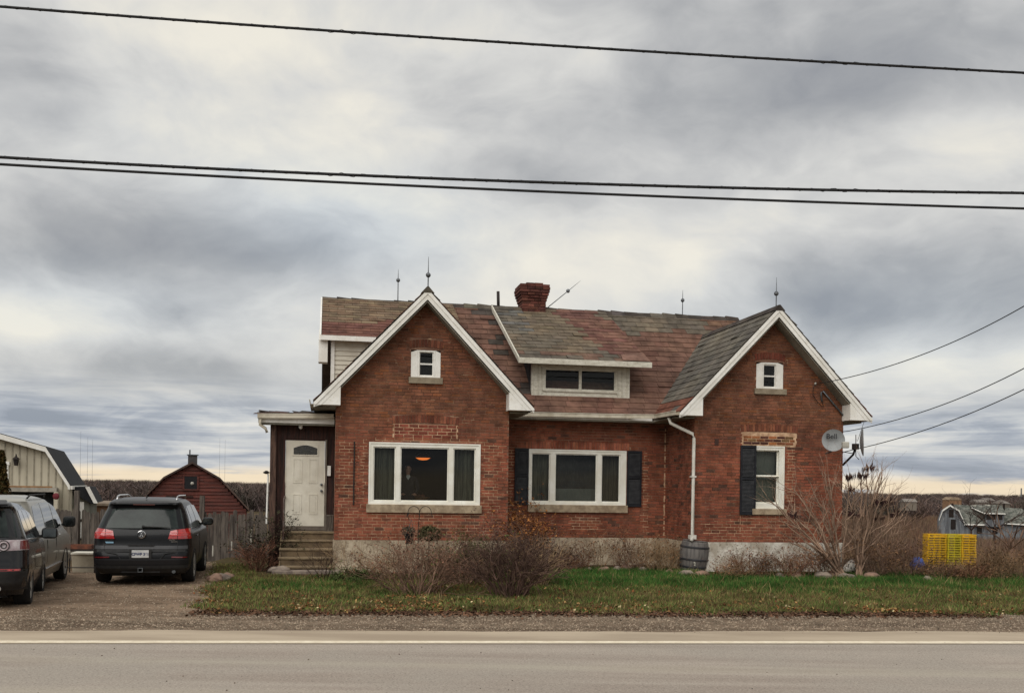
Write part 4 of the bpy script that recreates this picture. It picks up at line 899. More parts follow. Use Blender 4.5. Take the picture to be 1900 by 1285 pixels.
def mirror(root, x, l, z, sg, m, w=.24, h=.17):
    T = Matrix.Translation((x + sg * w * .55, l, z)); o = MB().box(x + sg * w * .55 - w * .48, x + sg * w * .55 + w * .48, l - .085, l + .085, z - h * .5, z + h * .5).build('wing_mirror', m, root, bevel=.055)
    MB().tube([(x - sg * .02, l + .03, z - h * .3), (x + sg * w * .3, l + .02, z - h * .25)], .03, 6).build('mirror_arm', PLASTIC, o)
    MB().box(x + sg * w * .55 - w * .38, x + sg * w * .55 + w * .38, l - .092, l - .084, z - h * .36, z + h * .36).build('mirror_glass', mat('mirror_face', (.10, .11, .11), rough=.08, metal=1), o)
def text_mesh(s, size, m, parent=None, name='lettering', M_=None, depth=.002, bold=0):
    cu = bpy.data.curves.new('t', 'FONT'); cu.body = s; cu.size = size; cu.extrude = depth; cu.align_x = 'CENTER'; cu.align_y = 'CENTER'; cu.offset = bold
    to = bpy.data.objects.new('t', cu); COL.objects.link(to); dg = bpy.context.evaluated_depsgraph_get(); me = bpy.data.meshes.new_from_object(to.evaluated_get(dg)); bpy.data.objects.remove(to)
    me.materials.clear(); me.materials.append(m); o = bpy.data.objects.new(name, me); COL.objects.link(o)
    if parent: o.parent = parent
    if M_ is not None: o.matrix_local = M_
    return o
UP = lambda x, y, z, rz=0: Matrix.Translation((x, y, z)) @ Matrix.Rotation(rz, 4, 'Z') @ Matrix.Rotation(R(90), 4, 'X')
ZS = [.22, .27, .33, .4, .5, .6, .7, .8, .88, .95, 1.0, 1.04, 1.08, 1.14, 1.22, 1.3, 1.38, 1.46, 1.52, 1.56, 1.59, 1.62, 1.64, 1.66, 1.672, 1.68]
# ---- black compact SUV seen from behind
p = at(262, 1090, 19.15)
B1 = thing('parked_car', 'black compact SUV parked on the gravel, rear and red tail lights towards the road', 'car', (p.x, 19.15 - .05, 0), R(12.5))
BLKP = paint('black_car_paint', lin(16, 17, 20), .32, coat=.08)
W1 = [(.22, .80), (.33, .875), (.6, .905), (.85, .905), (1.0, .895), (1.06, .865), (1.3, .79), (1.52, .705), (1.59, .675), (1.64, .62), (1.672, .50), (1.68, .38)]
LR1 = [(.22, .16), (.33, .05), (.5, .0), (.62, .015), (.66, .05), (.8, .10), (.97, .11), (1.05, .15), (1.3, .32), (1.5, .46), (1.54, .36), (1.60, .38), (1.64, .55), (1.68, 1.1)]
LF1 = [(.22, 4.2), (.33, 4.38), (.6, 4.42), (.85, 4.30), (1.0, 3.9), (1.04, 3.45), (1.3, 3.0), (1.52, 2.55), (1.62, 2.2), (1.68, 1.7)]
c1 = Car(B1, W1, LR1, LF1, .24, ZS, BLKP, (.88, 3.48), .345)
for l in (.88, 3.48):
    for sg in (-1, 1): wheel(B1, sg * .80, l, .345, .235, sg)
GLR = mat('rear_glass_tint', lin(46, 54, 51), lin(28, 34, 33), scale=2.2, rough=.1, coat=.0, spec=.28, local=True)
c1.patch('rear_window', GLR, lambda a, z: c1.rear(a, z, .006), ((-.77, 1.10), (.77, 1.10), (.655, 1.50), (-.655, 1.50)))
for sg in (-1, 1):
    c1.patch('side_window', GLR, lambda l, z: c1.side(l, z, sg), ((.55, 1.08), (1.05, 1.08), (1.05, 1.50), (.85, 1.46)), 5)
    c1.patch('side_window', GLR, lambda l, z: c1.side(l, z, sg), ((1.12, 1.08), (1.95, 1.08), (1.95, 1.53), (1.12, 1.51)), 5)
    c1.patch('side_window', GLR, lambda l, z: c1.side(l, z, sg), ((2.03, 1.08), (3.15, 1.08), (2.65, 1.50), (2.03, 1.53)), 5)
    # tail lights: outer and inner halves
    tl = c1.patch('tail_light', REDL, lambda a, z: c1.rear(a, z, .016), ((sg * .895, .90), (sg * .66, .90), (sg * .66, 1.08), (sg * .86, 1.10)))
    c1.patch('inner_lens', REDL, lambda a, z: c1.rear(a, z, .014), ((sg * .65, .90), (sg * .485, .90), (sg * .52, 1.05), (sg * .65, 1.08)), parent=tl)
    for zz_ in (.965, 1.01): c1.patch('light_bar', mat('lens_bar', (.75, .05, .04), rough=.2), lambda a, z: c1.rear(a, z, .020), ((sg * .86, zz_), (sg * .54, zz_ + .004), (sg * .54, zz_ + .014), (sg * .86, zz_ + .010)), parent=tl)
    c1.patch('reflector', REDD, lambda a, z: c1.rear(a, z, .010), ((sg * .84, .535), (sg * .56, .545), (sg * .56, .568), (sg * .84, .560)))
    MB().tube([c1.rear(sg * .66, z, .012) for z in (.68, .8, .9)], .004, 4).build('panel_gap', PLASTIC, B1)
    MB().tube([c1.rear(sg * .84, .64, .006), c1.rear(sg * .60, .64, .006), c1.rear(sg * .44, .62, .006), c1.rear(sg * .36, .52, .006)], .010, 5).build('bumper_crease', PLASTIC, B1)
    MB().tube([(sg * .56, .75, 1.625), (sg * .565, .85, 1.70), (sg * .57, 1.1, 1.72), (sg * .58, 2.2, 1.715), (sg * .56, 2.45, 1.67)], .017, 8).build('roof_rail', CHROME, B1, smooth=True)
    mirror(B1, sg * .86, 3.0, 1.14, sg, BLKP)
    MB().tube([c1.side(.80, 1.07, sg, .006), c1.side(3.25, 1.07, sg, .006)], .008, 5).build('window_trim', PLASTIC, B1)
    for l in (2.0,): MB().tube([c1.side(l, z, sg, .003) for z in (.35, .6, .9, 1.06)], .004, 4).build('door_gap', PLASTIC, B1)
    MB().tube([c1.side(1.15, .92, sg, .02), c1.side(1.35, .92, sg, .02)], .012, 6).build('door_handle', BLKP, B1)
c1.patch('bumper_ledge', PLASTIC, lambda a, z: c1.rear(a, z, .010), ((-.80, .655), (.80, .655), (.80, .70), (-.80, .70)), n=10)
c1.patch('bumper_strip', paint('grey_bumper_strip', lin(66, 66, 68), .4, coat=.1), lambda a, z: c1.rear(a, z, .012), ((-.84, .705), (.84, .705), (.84, .77), (-.84, .77)), n=10)
c1.patch('lower_valance', PLASTIC, lambda a, z: c1.rear(a, z, .012), ((-.80, .24), (.80, .24), (.86, .40), (-.86, .40)), n=10)
c1.patch('bumper_band', paint('dark_grey_band', lin(40, 40, 42), .45, coat=.05), lambda a, z: c1.rear(a, z, .012), ((-.86, .41), (.86, .41), (.86, .52), (-.86, .52)), n=10)
y = c1.rear(0, .58)[1]
pl = MB().box(-.155, .155, y - .028, y - .018, .545, .69).build('licence_plate', PLATE, B1, bevel=.004)
text_mesh('CFWP 361', .070, mat('plate_blue', lin(70, 78, 108), rough=.6), pl, 'plate_number', UP(0, y - .031, .612), .001, .003)
MB().box(-.20, .20, y - .012, y, .525, .71).build('plate_recess', PLASTIC, B1)
MB().box(-.24, .24, y + .045, y + .06, .77, .79).build('hatch_handle', PLASTIC, B1)
# emblem: ring with V over W
yb = c1.rear(0, .985, .02)[1]; E = UP(0, yb, .985); em = MB()
em.lathe([(.076, 0), (.076, .012), (.066, .015), (.066, 0)], 28, E, cap=False); eo = em.build('emblem', CHROME, B1, smooth='auto')
MB().lathe([(.066, 0), (.066, .003)], 28, E).build('emblem_disc', mat('emblem_grey', lin(96, 100, 106), rough=.3, metal=.5), eo)
st_ = MB()
for pts in ([(-.028, .056), (0, .008), (.028, .056)], [(-.053, .034), (-.028, -.048), (0, .0), (.028, -.048), (.053, .034)]):
    for a, b in zip(pts, pts[1:]): st_.tube([E @ Vector((a[0], a[1], .008)), E @ Vector((b[0], b[1], .008))], .0065, 5)
st_.build('emblem_letters', CHROME, eo)
text_mesh('TIGUAN', .042, CHROME, B1, 'lettering', UP(-.58, c1.rear(-.58, .86, .02)[1], .875, R(-5)), .002)
text_mesh('2.0 TSI', .036, CHROME, B1, 'lettering', UP(.56, c1.rear(.56, .86, .02)[1], .878, R(5)), .002); text_mesh('4MOTION', .026, CHROME, B1, 'lettering', UP(.60, c1.rear(.6, .84, .02)[1], .845, R(5)), .002)
c1.patch('sticker', mat('blue_sticker', lin(150, 190, 215), rough=.4), lambda a, z: c1.rear(a, z, .014), ((-.63, .815), (-.50, .815), (-.50, .845), (-.65, .845)), 3)
MB().tube([c1.rear(.02, 1.13, .03), c1.rear(.50, 1.115, .03)], [.018, .006], 6).build('rear_wiper', PLASTIC, B1); MB().sphere(c1.rear(.02, 1.13, .02), .03, 10).build('wiper_hub', PLASTIC, B1)
MB().prism([(-.60, .37, 1.54), (.60, .37, 1.54), (.56, .60, 1.60), (-.56, .60, 1.60)], (0, 0, .03)).build('spoiler', BLKP, B1, bevel=.01)
c1.patch('brake_light', REDD, lambda a, z: (a, .345, z), ((-.20, 1.545), (.20, 1.545), (.20, 1.565), (-.20, 1.565)), 3)
h_ = MB(); yh = -.06
for x0, x1, z0, z1 in ((-.045, -.033, .27, .35), (.033, .045, .27, .35), (-.033, .033, .27, .28), (-.033, .033, .34, .35)): h_.box(x0, x1, yh, yh + .15, z0, z1)
h_.build('tow_hitch', GALV, B1); MB().box(-.35, .35, .05, .10, .25, .31).build('hitch_bar', PLASTIC, B1)
MB().lathe([(.035, 0), (.035, .12)], 12, Matrix.Translation((.60, .05, .27)) @ Matrix.Rotation(R(-90), 4, 'X')).build('exhaust_pipe', GALV, B1)
MB().prism([(-.006, .62, 1.665), (-.006, .78, 1.68), (-.006, .68, 1.74)], (.012, 0, 0)).build('roof_antenna', PLASTIC, B1)

# ---- silver grey minivan, right side and tail cropped by the dark SUV
SILV = paint('warm_silver_paint', lin(158, 155, 145), .35, .2, coat=.4)
VZ = 1.13
W2 = [(.22, .90), (.4, .97), (.7, .995), (.95, .985), (1.05, .955), (1.3, .90), (1.55, .82), (1.66, .76), (1.72, .66), (1.75, .5)]
LR2 = [(.22, .15), (.4, .02), (.7, .0), (.95, .06), (1.3, .18), (1.6, .36), (1.66, .34), (1.70, .5), (1.75, 1.0)]
LF2 = [(.22, 5.0), (.5, 5.13), (.8, 5.0), (.95, 4.7), (1.02, 4.3), (1.3, 3.75), (1.55, 3.2), (1.66, 2.8), (1.75, 2.1)]
ZS2 = [(z * 1.75 / 1.68 if z > .9 else z) * VZ for z in ZS]
W2, LR2, LF2 = [[(z * VZ, w) for z, w in T] for T in (W2, LR2, LF2)]
p = Vector(((79 - 950) / F * 20.3, 20.3, 0))   # outer foot of the rear right wheel
YW2 = R(16); ca, sa = math.cos(YW2), math.sin(YW2)
B2 = thing('parked_van', 'silver grey minivan parked beyond the dark SUV at the left edge', 'minivan', (p.x - ca * .97 + sa * 1.0, p.y - sa * .97 - ca * 1.0, -.30), YW2)
c2 = Car(B2, W2, LR2, LF2, .28, ZS2, SILV, (1.0, 4.08), .385)
GSD = mat('side_glass_reflective', lin(46, 52, 56), lin(28, 32, 34), scale=1.6, rough=.06, coat=.3, spec=.6, local=True)
for l in (1.0, 4.08):
    for sg in (-1, 1): wheel(B2, sg * .875, l, .385, .235, sg)
for sg in (-1, 1):
    for q in (((.45, 1.24), (1.55, 1.24), (1.55, 1.81), (.72, 1.77)), ((1.63, 1.24), (2.68, 1.24), (2.68, 1.82), (1.63, 1.82)), ((2.78, 1.24), (3.85, 1.24), (3.30, 1.70), (2.78, 1.81))):
        c2.patch('side_window', GSD, lambda l, z: c2.side(l, z, sg), q, 6)
    mirror(B2, sg * .97, 3.62, 1.36, sg, PLASTIC, .27, .24)
    for l in (1.58, 2.73): MB().tube([c2.side(l, z, sg, .003) for z in (.35, .6, .9, 1.06)], .005, 4).build('door_gap', PLASTIC, B2)
    MB().tube([c2.side(2.86, 1.10, sg, .03), c2.side(3.06, 1.10, sg, .03)], .014, 6).build('door_handle', CHROME, B2); MB().tube([c2.side(2.42, 1.10, sg, .03), c2.side(2.62, 1.10, sg, .03)], .014, 6).build('door_handle', CHROME, B2)
    MB().tube([c2.side(1.45, .46, sg, .012), c2.side(3.55, .46, sg, .012)], .012, 6).build('sill_moulding', CHROME, B2)
    c2.patch('tail_light', REDL, lambda a, z: c2.rear(a, z, .014), ((sg * .96, .90), (sg * .76, .90), (sg * .76, 1.30), (sg * .93, 1.30)))
    MB().tube([(sg * .72, .8, 1.93), (sg * .74, 1.0, 1.99), (sg * .74, 2.7, 1.99), (sg * .70, 2.9, 1.93)], .018, 8).build('roof_rail', PLASTIC, B2)
    c2.patch('headlight', CLRL, lambda l, z: c2.side(l, z, sg, -.01), ((4.55, .66), (4.85, .66), (4.80, .80), (4.55, .86)), 4)
c2.patch('rear_window', GLR, lambda a, z: c2.rear(a, z, .006), ((-.80, 1.22), (.80, 1.22), (.70, 1.78), (-.70, 1.78)))

# ---- black SUV cropped by the left edge
W3 = [(.24, .88), (.4, .94), (.6, .965), (.9, .955), (1.05, .93), (1.3, .84), (1.55, .75), (1.66, .68), (1.70, .55)]
LR3 = [(.24, .2), (.4, .05), (.6, .0), (.75, .04), (.95, .05), (1.1, .09), (1.3, .2), (1.55, .34), (1.6, .18), (1.66, .24), (1.70, .7)]
LF3 = [(.24, 4.2), (.5, 4.36), (.85, 4.3), (1.0, 4.15), (1.08, 3.6), (1.3, 3.2), (1.55, 2.75), (1.70, 2.0)]
p = atg(57, 1118); YW3 = R(21.5); ca, sa = math.cos(YW3), math.sin(YW3)
B3 = thing('parked_car', 'black SUV with round clear tail lamp, cropped by the left edge', 'car', (p.x - ca * .95 + sa * .92, p.y - sa * .95 - ca * .92, 0), YW3)
ZS3 = [z for z in ZS if z < 1.64] + [1.66, 1.68, 1.70]
B3.rotation_euler = (R(-2.4), 0, YW3); BLK3 = paint('glossy_black_paint', lin(20, 20, 23), .22, coat=.5)
c3 = Car(B3, W3, LR3, LF3, .26, ZS3, BLK3, (.92, 3.66), .37)
for l in (.92, 3.66):
    for sg in (-1, 1): wheel(B3, sg * .84, l, .37, .245, sg)
c3.patch('rear_window', GLR, lambda a, z: c3.rear(a, z, .006), ((-.80, 1.12), (.80, 1.12), (.70, 1.54), (-.70, 1.54)))
for sg in (-1, 1):
    for q in (((.42, 1.10), (1.25, 1.10), (1.25, 1.55), (.62, 1.54)), ((1.33, 1.10), (2.1, 1.10), (2.1, 1.57), (1.33, 1.56)), ((2.18, 1.10), (3.3, 1.10), (2.85, 1.52), (2.18, 1.57))):
        c3.patch('side_window', GSD, lambda l, z: c3.side(l, z, sg), q, 5)
    MB().tube([c3.side(.5, 1.085, sg, .01), c3.side(3.4, 1.085, sg, .01)], .01, 5).build('window_trim', CHROME, B3)
    mirror(B3, sg * .93, 3.12, 1.16, sg, PLASTIC, .28, .20)
    t_ = c3.patch('tail_light', CLRL, lambda a, z: c3.rear(a, z, .012), ((sg * .95, .92), (sg * .52, .90), (sg * .52, 1.07), (sg * .93, 1.08)))
    for rr, m_ in ((.085, PLASTIC), (.07, CLRL), (.045, PLASTIC)):
        q = c3.rear(sg * .62, .985, .02 + (.09 - rr) * .2); MB().lathe([(rr * .72, 0), (rr, 0), (rr, .01), (rr * .72, .01)], 24, Matrix.Translation(q) @ Matrix.Rotation(R(90), 4, 'X'), cap=False).build('lamp_ring', m_, t_)
    c3.patch('lamp_end', REDD, lambda a, z: c3.rear(a, z, .018), ((sg * .95, .93), (sg * .84, .93), (sg * .84, 1.06), (sg * .93, 1.07)), 4, parent=t_)
    c3.patch('reflector', REDL, lambda a, z: c3.rear(a, z, .012), ((sg * .86, .60), (sg * .55, .60), (sg * .55, .63), (sg * .86, .63)), 4)
    MB().lathe([(.05, 0), (.05, .1)], 14, Matrix.Translation((sg * .55, .02, .33)) @ Matrix.Rotation(R(-90), 4, 'X')).build('exhaust_pipe', CHROME, B3)
c3.patch('bumper', PLASTIC, lambda a, z: c3.rear(a, z, .015), ((-.93, .30), (.93, .30), (.95, .62), (-.95, .62)), n=10)
MB().prism([(-.66, .17, 1.60), (.66, .17, 1.60), (.62, .42, 1.67), (-.62, .42, 1.67)], (0, 0, .03)).build('spoiler', BLKP, B3, bevel=.01)
for sg in (-1, 1):
    MB().tube([c3.side(l, z, sg, .003) for l, z in ((1.29, .4), (1.29, 1.06))], .005, 4).build('door_gap', PLASTIC, B3)

# ================================================================= FENCE AND YARD
FW = mat('weathered_fence_wood', lin(104, 96, 88), lin(66, 60, 56), scale=3.2, stretch=(5, 5, .6), rough=.95, bump=.004, detail=10, c3=lin(92, 80, 66))
fence = thing('picket_fence', 'weathered grey wooden fence of tall dog-eared pickets behind the cars', 'fence', (-14.2, 30, -.45), R(4))
PK = [MB().prism([(-.062, 0, 0), (.062, 0, 0), (.062, 0, h - .06), (.035, 0, h), (-.035, 0, h), (-.062, 0, h - .06)], (0, .02, 0)).mesh('picket', FW) for h in (1.55, 1.62, 1.58, 1.50)]
x = 0.0
while x < 7.6:
    o = bpy.data.objects.new('picket', random.choice(PK)); COL.objects.link(o); o.parent = fence; o.location = (x, random.uniform(-.008, .008), random.uniform(-.02, .02)); o.rotation_euler = (0, random.uniform(-.012, .012), random.uniform(-.06, .06)); x += random.uniform(.118, .142)
for z in (.35, 1.2): MB().box(-.1, 7.7, .03, .07, z, z + .09).build('rail', FW, fence)
for x, h in ((1.05, 2.15), (4.75, 2.05), (7.2, 1.9)): MB().box(x, x + .13, -.14, -.02, 0, h).build('post', FW, fence)
LT = mat('pale_stake', lin(196, 192, 180), rough=.7)
for u, v, h in ((395, 1031, .3), (466, 1010, .45), (430, 1020, .25)):
    q = at(u, v, 28.6); MB().tube([q, q + Vector((0, 0, h))], .022, 6).build('garden_stake', LT, label={395: 'short white garden stake at the foot of the fence near the car', 466: 'white garden stake standing tallest before the fence', 430: 'white garden stake in the middle before the fence'}[u], cat='stake', group='white stakes by the fence')
# garden table with rusty tray, white tub
q = at(152, 1052, 25.5)
gt = thing('garden_table', 'dark metal garden table with a rusty tray beside the van', 'table', (q.x, 25.5, gz(q.x, 25.5)), R(10))
MB().box(-.42, .42, -.3, .3, .72, .76).build('tabletop', BLKM, gt)
for x in (-.36, .36):
    for y in (-.25, .25): MB().tube([(x, y, 0), (x, y, .72)], .018, 6).build('leg', BLKM, gt)
MB().tube([(-.36, -.25, .30), (.36, -.25, .30)], .015, 6).build('stretcher', BLKM, gt)
tr = thing('rusty_tray', 'shallow rusty brown tray lying on the dark garden table', 'tray', (q.x, 25.5, gz(q.x, 25.5) + .765), R(10)); RST = mat('rust', lin(128, 78, 56), lin(92, 58, 46), scale=7, rough=.9)
MB().box(-.3, .25, -.2, .2, 0, .02).build('base', RST, tr); mb = MB(); mb.box(-.3, .25, -.22, -.2, 0, .10); mb.box(-.3, .25, .2, .22, 0, .10); mb.box(-.32, -.3, -.22, .22, 0, .10); mb.box(.25, .27, -.22, .22, 0, .10); mb.build('rim', RST, tr)
q = at(172, 1040, 26.3); tb = thing('white_tub', 'large off-white tub standing between the table and the black car', 'tub', (q.x, 26.3, gz(q.x, 26.3)), R(10))
TUBM = mat('dull_white_plastic', lin(176, 166, 146), lin(150, 140, 122), scale=3, rough=.7)
MB().prism([(-.42, -.3, 0), (.42, -.3, 0), (.46, -.3, .58), (-.46, -.3, .58)], (0, .6, 0)).build('side', TUBM, tb); MB().box(-.48, .48, -.33, .33, .58, .62).build('lid', WHO, tb)

# ================================================================= FARM BUILDINGS
RBW = mat('red_barn_boards', lin(102, 54, 45), lin(74, 43, 38), scale=1.2, stretch=(.6, .6, 5), rough=.9, bump=.01, detail=10, c3=lin(96, 72, 66))
def gambrel(w, e, k1, h):   # half width, eave z, knee (x,z), ridge z
    return [(-w, e), (-k1[0], k1[1]), (0, h), (k1[0], k1[1]), (w, e)]
# red gambrel barn at 70 m
Yb_ = 70; zb_ = gz(-22, Yb_); cxx = at(357, 850, Yb_).x; top = at(357, 856, Yb_).z; kn = at(296, 884, Yb_); ev = at(257, 925, Yb_); k2 = at(404, 884, Yb_); e2 = at(459, 945, Yb_)
hw_ = (e2.x - cxx) ; kx = (k2.x - cxx); 
barn = thing('red_barn', 'dark red timber barn with gambrel roof and small square window', 'barn', (cxx, Yb_, zb_), R(17.3))
GB = [(-hw_ * 1.0, e2.z - zb_), (-kx * 1.05, kn.z - zb_), (0, top - zb_), (kx * 1.05, kn.z - zb_), (hw_, e2.z - zb_)]
bw = MB().prism([(x * .96, 0, z - .08) for x, z in GB[::-1]] + [(-hw_ * .96, 0, 0), (hw_ * .96, 0, 0)], (0, 10, 0)).build('wall', mat('barn_dark', lin(62, 32, 30), rough=1), barn)
def gx(z):
    for (x0, z0), (x1, z1) in zip(GB[2:], GB[3:]):
        if z1 <= z <= z0: return x0 + (x1 - x0) * (z0 - z) / (z0 - z1)
    return hw_
z = .0
while z < GB[2][1] - .25:
    bh = .24 + random.uniform(-.02, .02); x = gx(max(z + bh, GB[4][1])) * .95
    o = MB().hexa([(-x, -.06 - random.uniform(0, .03), z), (x, -.06 - random.uniform(0, .03), z), (x, -.005, z), (-x, -.005, z), (-x, -.02, z + bh), (x, -.02, z + bh), (x, -.005, z + bh), (-x, -.005, z + bh)]).build('board', RBW, bw); z += bh
rr = MB()
for (x0, z0), (x1, z1) in zip(GB, GB[1:]): rr.hexa([(x0, -.35, z0 - .14), (x1, -.35, z1 - .14), (x1, 10.2, z1 - .14), (x0, 10.2, z0 - .14), (x0, -.35, z0), (x1, -.35, z1), (x1, 10.2, z1), (x0, 10.2, z0)])
rr.build('roof', mat('old_brown_roof', lin(92, 74, 66), lin(66, 54, 50), scale=.8, rough=.95), barn)
q = at(354, 895, Yb_); MB().box(q.x - cxx - .42, q.x - cxx + .42, -.09, -.05, q.z - zb_ - .45, q.z - zb_ + .45).build('window', mat('dark_opening', (.008, .008, .01), rough=.4), barn)
wf = MB()
for a, b, c_, d_ in ((-.54, -.42, -.5, .5), (.42, .54, -.5, .5), (-.54, .54, .45, .56), (-.54, .54, -.56, -.45)): wf.box(q.x - cxx + a, q.x - cxx + b, -.13, -.05, q.z - zb_ + c_, q.z - zb_ + d_)
wf.build('window_frame', RBW, barn)
MB().sphere((q.x - cxx + .1, -.10, q.z - zb_ - .05), .12, 8).build('ornament', LT, barn)
q = at(334, 922, Yb_); MB().box(q.x - cxx - .9, q.x - cxx + .9, -.12, -.05, q.z - zb_, q.z - zb_ + .12).build('lintel', DKW, barn); MB().prism([(q.x - cxx - .55, -.16, q.z - zb_ - .4), (q.x - cxx + .55, -.16, q.z - zb_ - .4), (q.x - cxx + .45, -.16, q.z - zb_ - .12), (q.x - cxx - .45, -.16, q.z - zb_ - .12)], (0, .05, 0)).build('sign_board', mat('weathered_sign', lin(150, 140, 128), rough=.9), barn)
cu = MB().box(-.32, .32, 2.0, 2.64, GB[2][1] - .3, GB[2][1] + .5).build('cupola', mat('grey_cupola', lin(74, 70, 70), rough=.8), barn); MB().box(-.40, .40, 1.92, 2.72, GB[2][1] + .5, GB[2][1] + .56).build('cap', GALV, cu); MB().tube([(-.2, 2.3, GB[2][1] + .5), (-.2, 2.3, GB[2][1] + .9)], .05, 6).build('pole', GALV, cu)
# beige gambrel barn at the left edge
Yg = 52; zg = gz(-25, Yg)
def gp(u, v): a = at(u, v, Yg); return (a.x, a.z)
gb = thing('beige_barn', 'beige board barn with gambrel roof, white trim and black shingles at left', 'barn', (0, Yg, 0), 0)
def pivot(o, xp, Y, rz): o.location = (xp - xp * math.cos(rz), Y - xp * math.sin(rz), 0); o.rotation_euler = (0, 0, rz)
pivot(gb, at(131, 903, Yg).x, Yg, R(19))
BEI = mat('beige_boards', lin(196, 188, 168), lin(174, 166, 148), scale=.9, stretch=(1, 1, .3), rough=.9); GRN = mat('grey_green_boards', lin(120, 120, 108), lin(104, 104, 94), scale=.9, rough=.9)
K0, K1, K2 = gp(0, 806), gp(90, 833), gp(131, 903); SX = K0[0] - (K1[0] - K0[0]) * .8; 
ap_ = (K0[0] - 1.2, K0[1] + 1.2 * (K0[1] - K1[1]) / (K1[0] - K0[0])); wdt = K2[0] - ap_[0]
PR = [(K2[0], K2[1]), K1, ap_, (2 * ap_[0] - K1[0], K1[1]), (2 * ap_[0] - K2[0], K2[1])]
L_ = gp(158, 906)
gw = MB().prism([(x, 0, z) for x, z in PR] + [(2 * ap_[0] - K2[0], 0, zg), (K2[0], 0, zg)], (0, 9, 0)).build('wall', BEI, gb)
x = K2[0] - .05
while x > K0[0] - 3:
    zt_ = K2[1] + (K1[1] - K2[1]) * (K2[0] - x) / (K2[0] - K1[0]) if x > K1[0] else K1[1] + (ap_[1] - K1[1]) * (K1[0] - x) / (K1[0] - ap_[0]) if x > ap_[0] else ap_[1] - 1
    MB().box(x - .03, x + .03, -.03, 0, zg, zt_ - .1).build('batten', mat('beige_batten', lin(168, 160, 142), rough=.9), gw); x -= .34
rr = MB(); rw = MB()
for (x0, z0), (x1, z1) in zip(PR, PR[1:]):
    rr.hexa([(x0, -.4, z0 - .0), (x1, -.4, z1 - .0), (x1, 9.3, z1 - .0), (x0, 9.3, z0 - .0), (x0, -.4, z0 + .14), (x1, -.4, z1 + .14), (x1, 9.3, z1 + .14), (x0, 9.3, z0 + .14)])
    rw.hexa([(x0, -.46, z0 - .16), (x1, -.46, z1 - .16), (x1, -.405, z1 - .16), (x0, -.405, z0 - .16), (x0, -.46, z0 + .10), (x1, -.46, z1 + .10), (x1, -.405, z1 + .10), (x0, -.405, z0 + .10)])
rr.build('roof', mat('black_shingles', lin(40, 42, 44), lin(30, 31, 34), scale=2, rough=.95), gb); rw.build('rake_trim', WHT, gb)
MB().box(K2[0] - .1, K2[0] + .12, -.4, 9.3, K2[1] - .12, K2[1] + .06).build('eave_trim', WHT, gb)
# lean-to on its right
L0, L1 = gp(157, 903), gp(172, 934)
MB().prism([(K2[0] + .0, 1.2, zg), (gp(160, 940)[0], 1.2, zg), (gp(160, 912)[0], 1.2, gp(160, 912)[1]), (K2[0] + .0, 1.2, K2[1])], (0, 6, 0)).build('lean_to', GRN, gb)
MB().prism([(L0[0] - .1, .9, L0[1]), (L0[0] + .1, .9, L0[1] + .02), (L1[0] + .1, .9, L1[1]), (L1[0] - .1, .9, L1[1])], (0, .1, 0)).build('rake_trim', WHT, gb)
MB().prism([(L0[0], 1.0, L0[1]), (L1[0], 1.0, L1[1]), (L1[0] - .2, 1.0, L1[1] - .05), (L0[0] - 1.2, 1.0, L0[1] - .0)], (0, 6.5, 0)).build('lean_to_roof', MATS['black_shingles'], gb)
q = gp(142, 935); MB().box(q[0] - .2, q[0] + .25, 1.12, 1.2, zg, q[1] + .1).build('door', WHT, gb)
# garage opening, header, balcony rail, door trim, lantern
g0, g1 = gp(28, 905), gp(110, 912)
MB().box(g0[0], g1[0], -.9, -.06, g1[1] - .0, g1[1] + .22).build('header_beam', mat('grey_beam', lin(170, 164, 152), rough=.8), gb)
MB().box(g0[0], g1[0] - .15, -.05, -.035, zg, g1[1]).build('opening_shade', mat('dark_opening2', (.02, .022, .022), rough=.8), gb); MB().box(g1[0] - .12, g1[0] + .06, -.9, -.05, zg, g1[1]).build('post', BEI, gb)  # flat dark panel stands in for the shade inside the open garage
r0, r1 = gp(22, 903), gp(103, 903); MB().box(r0[0], r1[0], -.90, -.84, r0[1] + .0, r0[1] + .08).build('balcony_rail', mat('new_timber', lin(168, 126, 84), rough=.8), gb)
x = r0[0]
while x < r1[0]: MB().box(x, x + .06, -.89, -.85, r0[1] - .12, r0[1]).build('baluster', MATS['new_timber'], gb); x += .2
q = gp(24, 870); MB().box(q[0] - .1, q[0] + .1, -.08, 0, r0[1], q[1] + .3).build('door_trim', WHT, gb); MB().box(q[0] - .7, q[0] + .14, -.10, 0, q[1] + .2, q[1] + .38).build('door_trim', WHT, gb)
q = gp(41, 857); lt = MB().lathe([(.09, -.2), (.14, .12), (.02, .14)], 6, Matrix.Translation((q[0], -.3, q[1]))).build('lantern', BLKM, gb); MB().lathe([(.2, .13), (.05, .26), (.02, .4)], 6, Matrix.Translation((q[0], -.3, q[1]))).build('lantern_cap', BLKM, lt); MB().tube([(q[0], 0, q[1]), (q[0], -.3, q[1] + .2)], .02, 5).build('bracket', BLKM, lt)
q = at(104, 920, 50.0); MB().sphere(tuple(q), .17, 12, sc=(1, .35, 1)).build('red_ball', mat('red_float', lin(110, 34, 42), rough=.7), label='red round float hanging under the barn beam', cat='float', smooth=True).location = (0, 0, 0)
